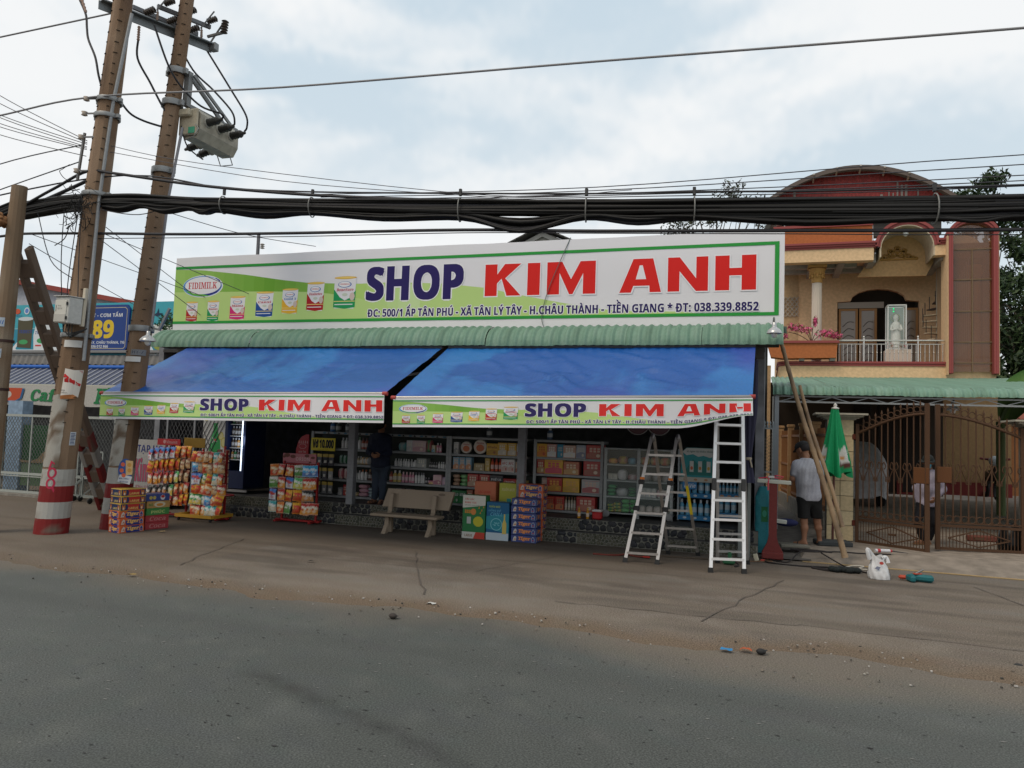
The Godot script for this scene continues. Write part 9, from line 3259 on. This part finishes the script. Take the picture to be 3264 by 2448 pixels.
	ggg.cbox(V(-.46, .05, .84), V(.16, .08, .08), .02)
	ggg.cbox(V(-.45, .12, .84), V(.05, .1, .05), .012)
	obj("housing", ggg, vc(.45), gb)
	var gk := Geo.new(blk)
	gk.tube(smooth([V(-.38, .05, .84), V(-.33, .02, .92), V(-.38, .012, 1.0)], 4), .012, 6)
	obj("cable", gk, vc(.6), gb)
	var sp := Geo.new(L(.14, .03, .02))
	sp.tube(smooth([V(-2.3, .012, .94), V(-2.0, .012, .9), V(-1.85, .02, .78), V(-1.7, .012, .85), V(-1.58, .02, .88)], 5), .013, 5)
	sp.col = L(.4, .03, .02)
	sp.cbox(V(-1.56, .02, .88), V(.1, .02, .04), .005, Basis(Vector3.UP, -.3))
	tag(obj("red_strap", sp, vc(.7)), "dark red strap lying in front of the nearer ladder", "strap")
	var bt := Geo.new(L(.08, .06, .045))
	bt.bar(V(-2.1, .015, .75), V(-.75, .015, .55), .03, .02)
	tag(obj("thin_batten", bt, vc(.8)), "thin dark batten lying along the ground behind the ladders", "batten")
	# litter
	var lit := [[-.29, 5.1, L(.03, .2, .42), "scrap of blue plastic at the road edge"], [-.14, 5.05, L(.4, .08, .02), "orange wrapper at the road edge"], [-.02, 5.05, L(.02, .02, .02), "small black lump at the road edge"], [-12.4, .8, L(.5, .5, .5), "white scrap on the ground by the slotted strut"], [-8.6, 2.3, L(.35, .26, .12), "yellowed leaf on the forecourt before the cartons"], [-6.6, 4.9, L(.3, .2, .05), "small yellow leaf at the dusty road edge"], [-3.1, 4.7, L(.5, .5, .48), "white paper scrap at the worn road edge"], [1.9, 4.6, L(.03, .03, .03), "dark pebble on the worn strip right of the road edge"], [2.0, .5, L(.5, .5, .5), "tiny white scrap below the ajar gate leaf"], [-5.3, 3.4, L(.05, .045, .04), "dark flat scrap in the middle of the forecourt"], [-3.2, 5.3, L(.04, .035, .03), "dark stone lump on the asphalt edge"]]
	for q in lit:
		var lg := Geo.new(q[2])
		var r := PackedVector3Array()
		var r2 := PackedVector3Array()
		var yy := .012 if q[1] < 4.2 else -.022
		for i in 5:
			r.append(V(q[0] - .05 + i * .025, yy + rf(0, .02), q[1] + rf(-.02, .02)))
			r2.append(V(q[0] - .04 + i * .022, yy + rf(0, .02), q[1] - rf(.03, .06)))
		lg.grid([r, r2])
		if "lump" in q[3] or "pebble" in q[3]: lg.ball(V(q[0], yy + .01, q[1]), V(.04, .025, .03), 8, 5)
		tag(obj("litter", lg, vc(.7)), q[3], "litter")
	# gravel crumbs along the broken edge
	var gv := Geo.new()
	for i in 900:
		var x := rf(-12, 6)
		var z := 4.55 + .0175 * (x + 4) + rng.randfn(0, .35)
		gv.col = pick([L(.3, .28, .25), L(.12, .1, .08), L(.2, .17, .14), L(.06, .055, .05), L(.4, .38, .35)])
		var s := rf(.006, .018)
		gv.box(V(x, -.028 if z > 4.9 else -.012, z), V(s, s * .7, s), Basis(Vector3.UP, rf(0, 3)) * Basis(Vector3.RIGHT, rf(-.5, .5)))
	var go := obj("gravel", gv, vc(.95))
	go.set_meta("kind", "stuff")
	go.set_meta("label", "loose grit and crumbs along the broken asphalt edge")
	go.set_meta("category", "gravel")

func more() -> void:
	build_poles()
	build_cafe()
	build_trees()
	build_house()
	build_gate()
	build_goods()
	build_misc()
	build_people()
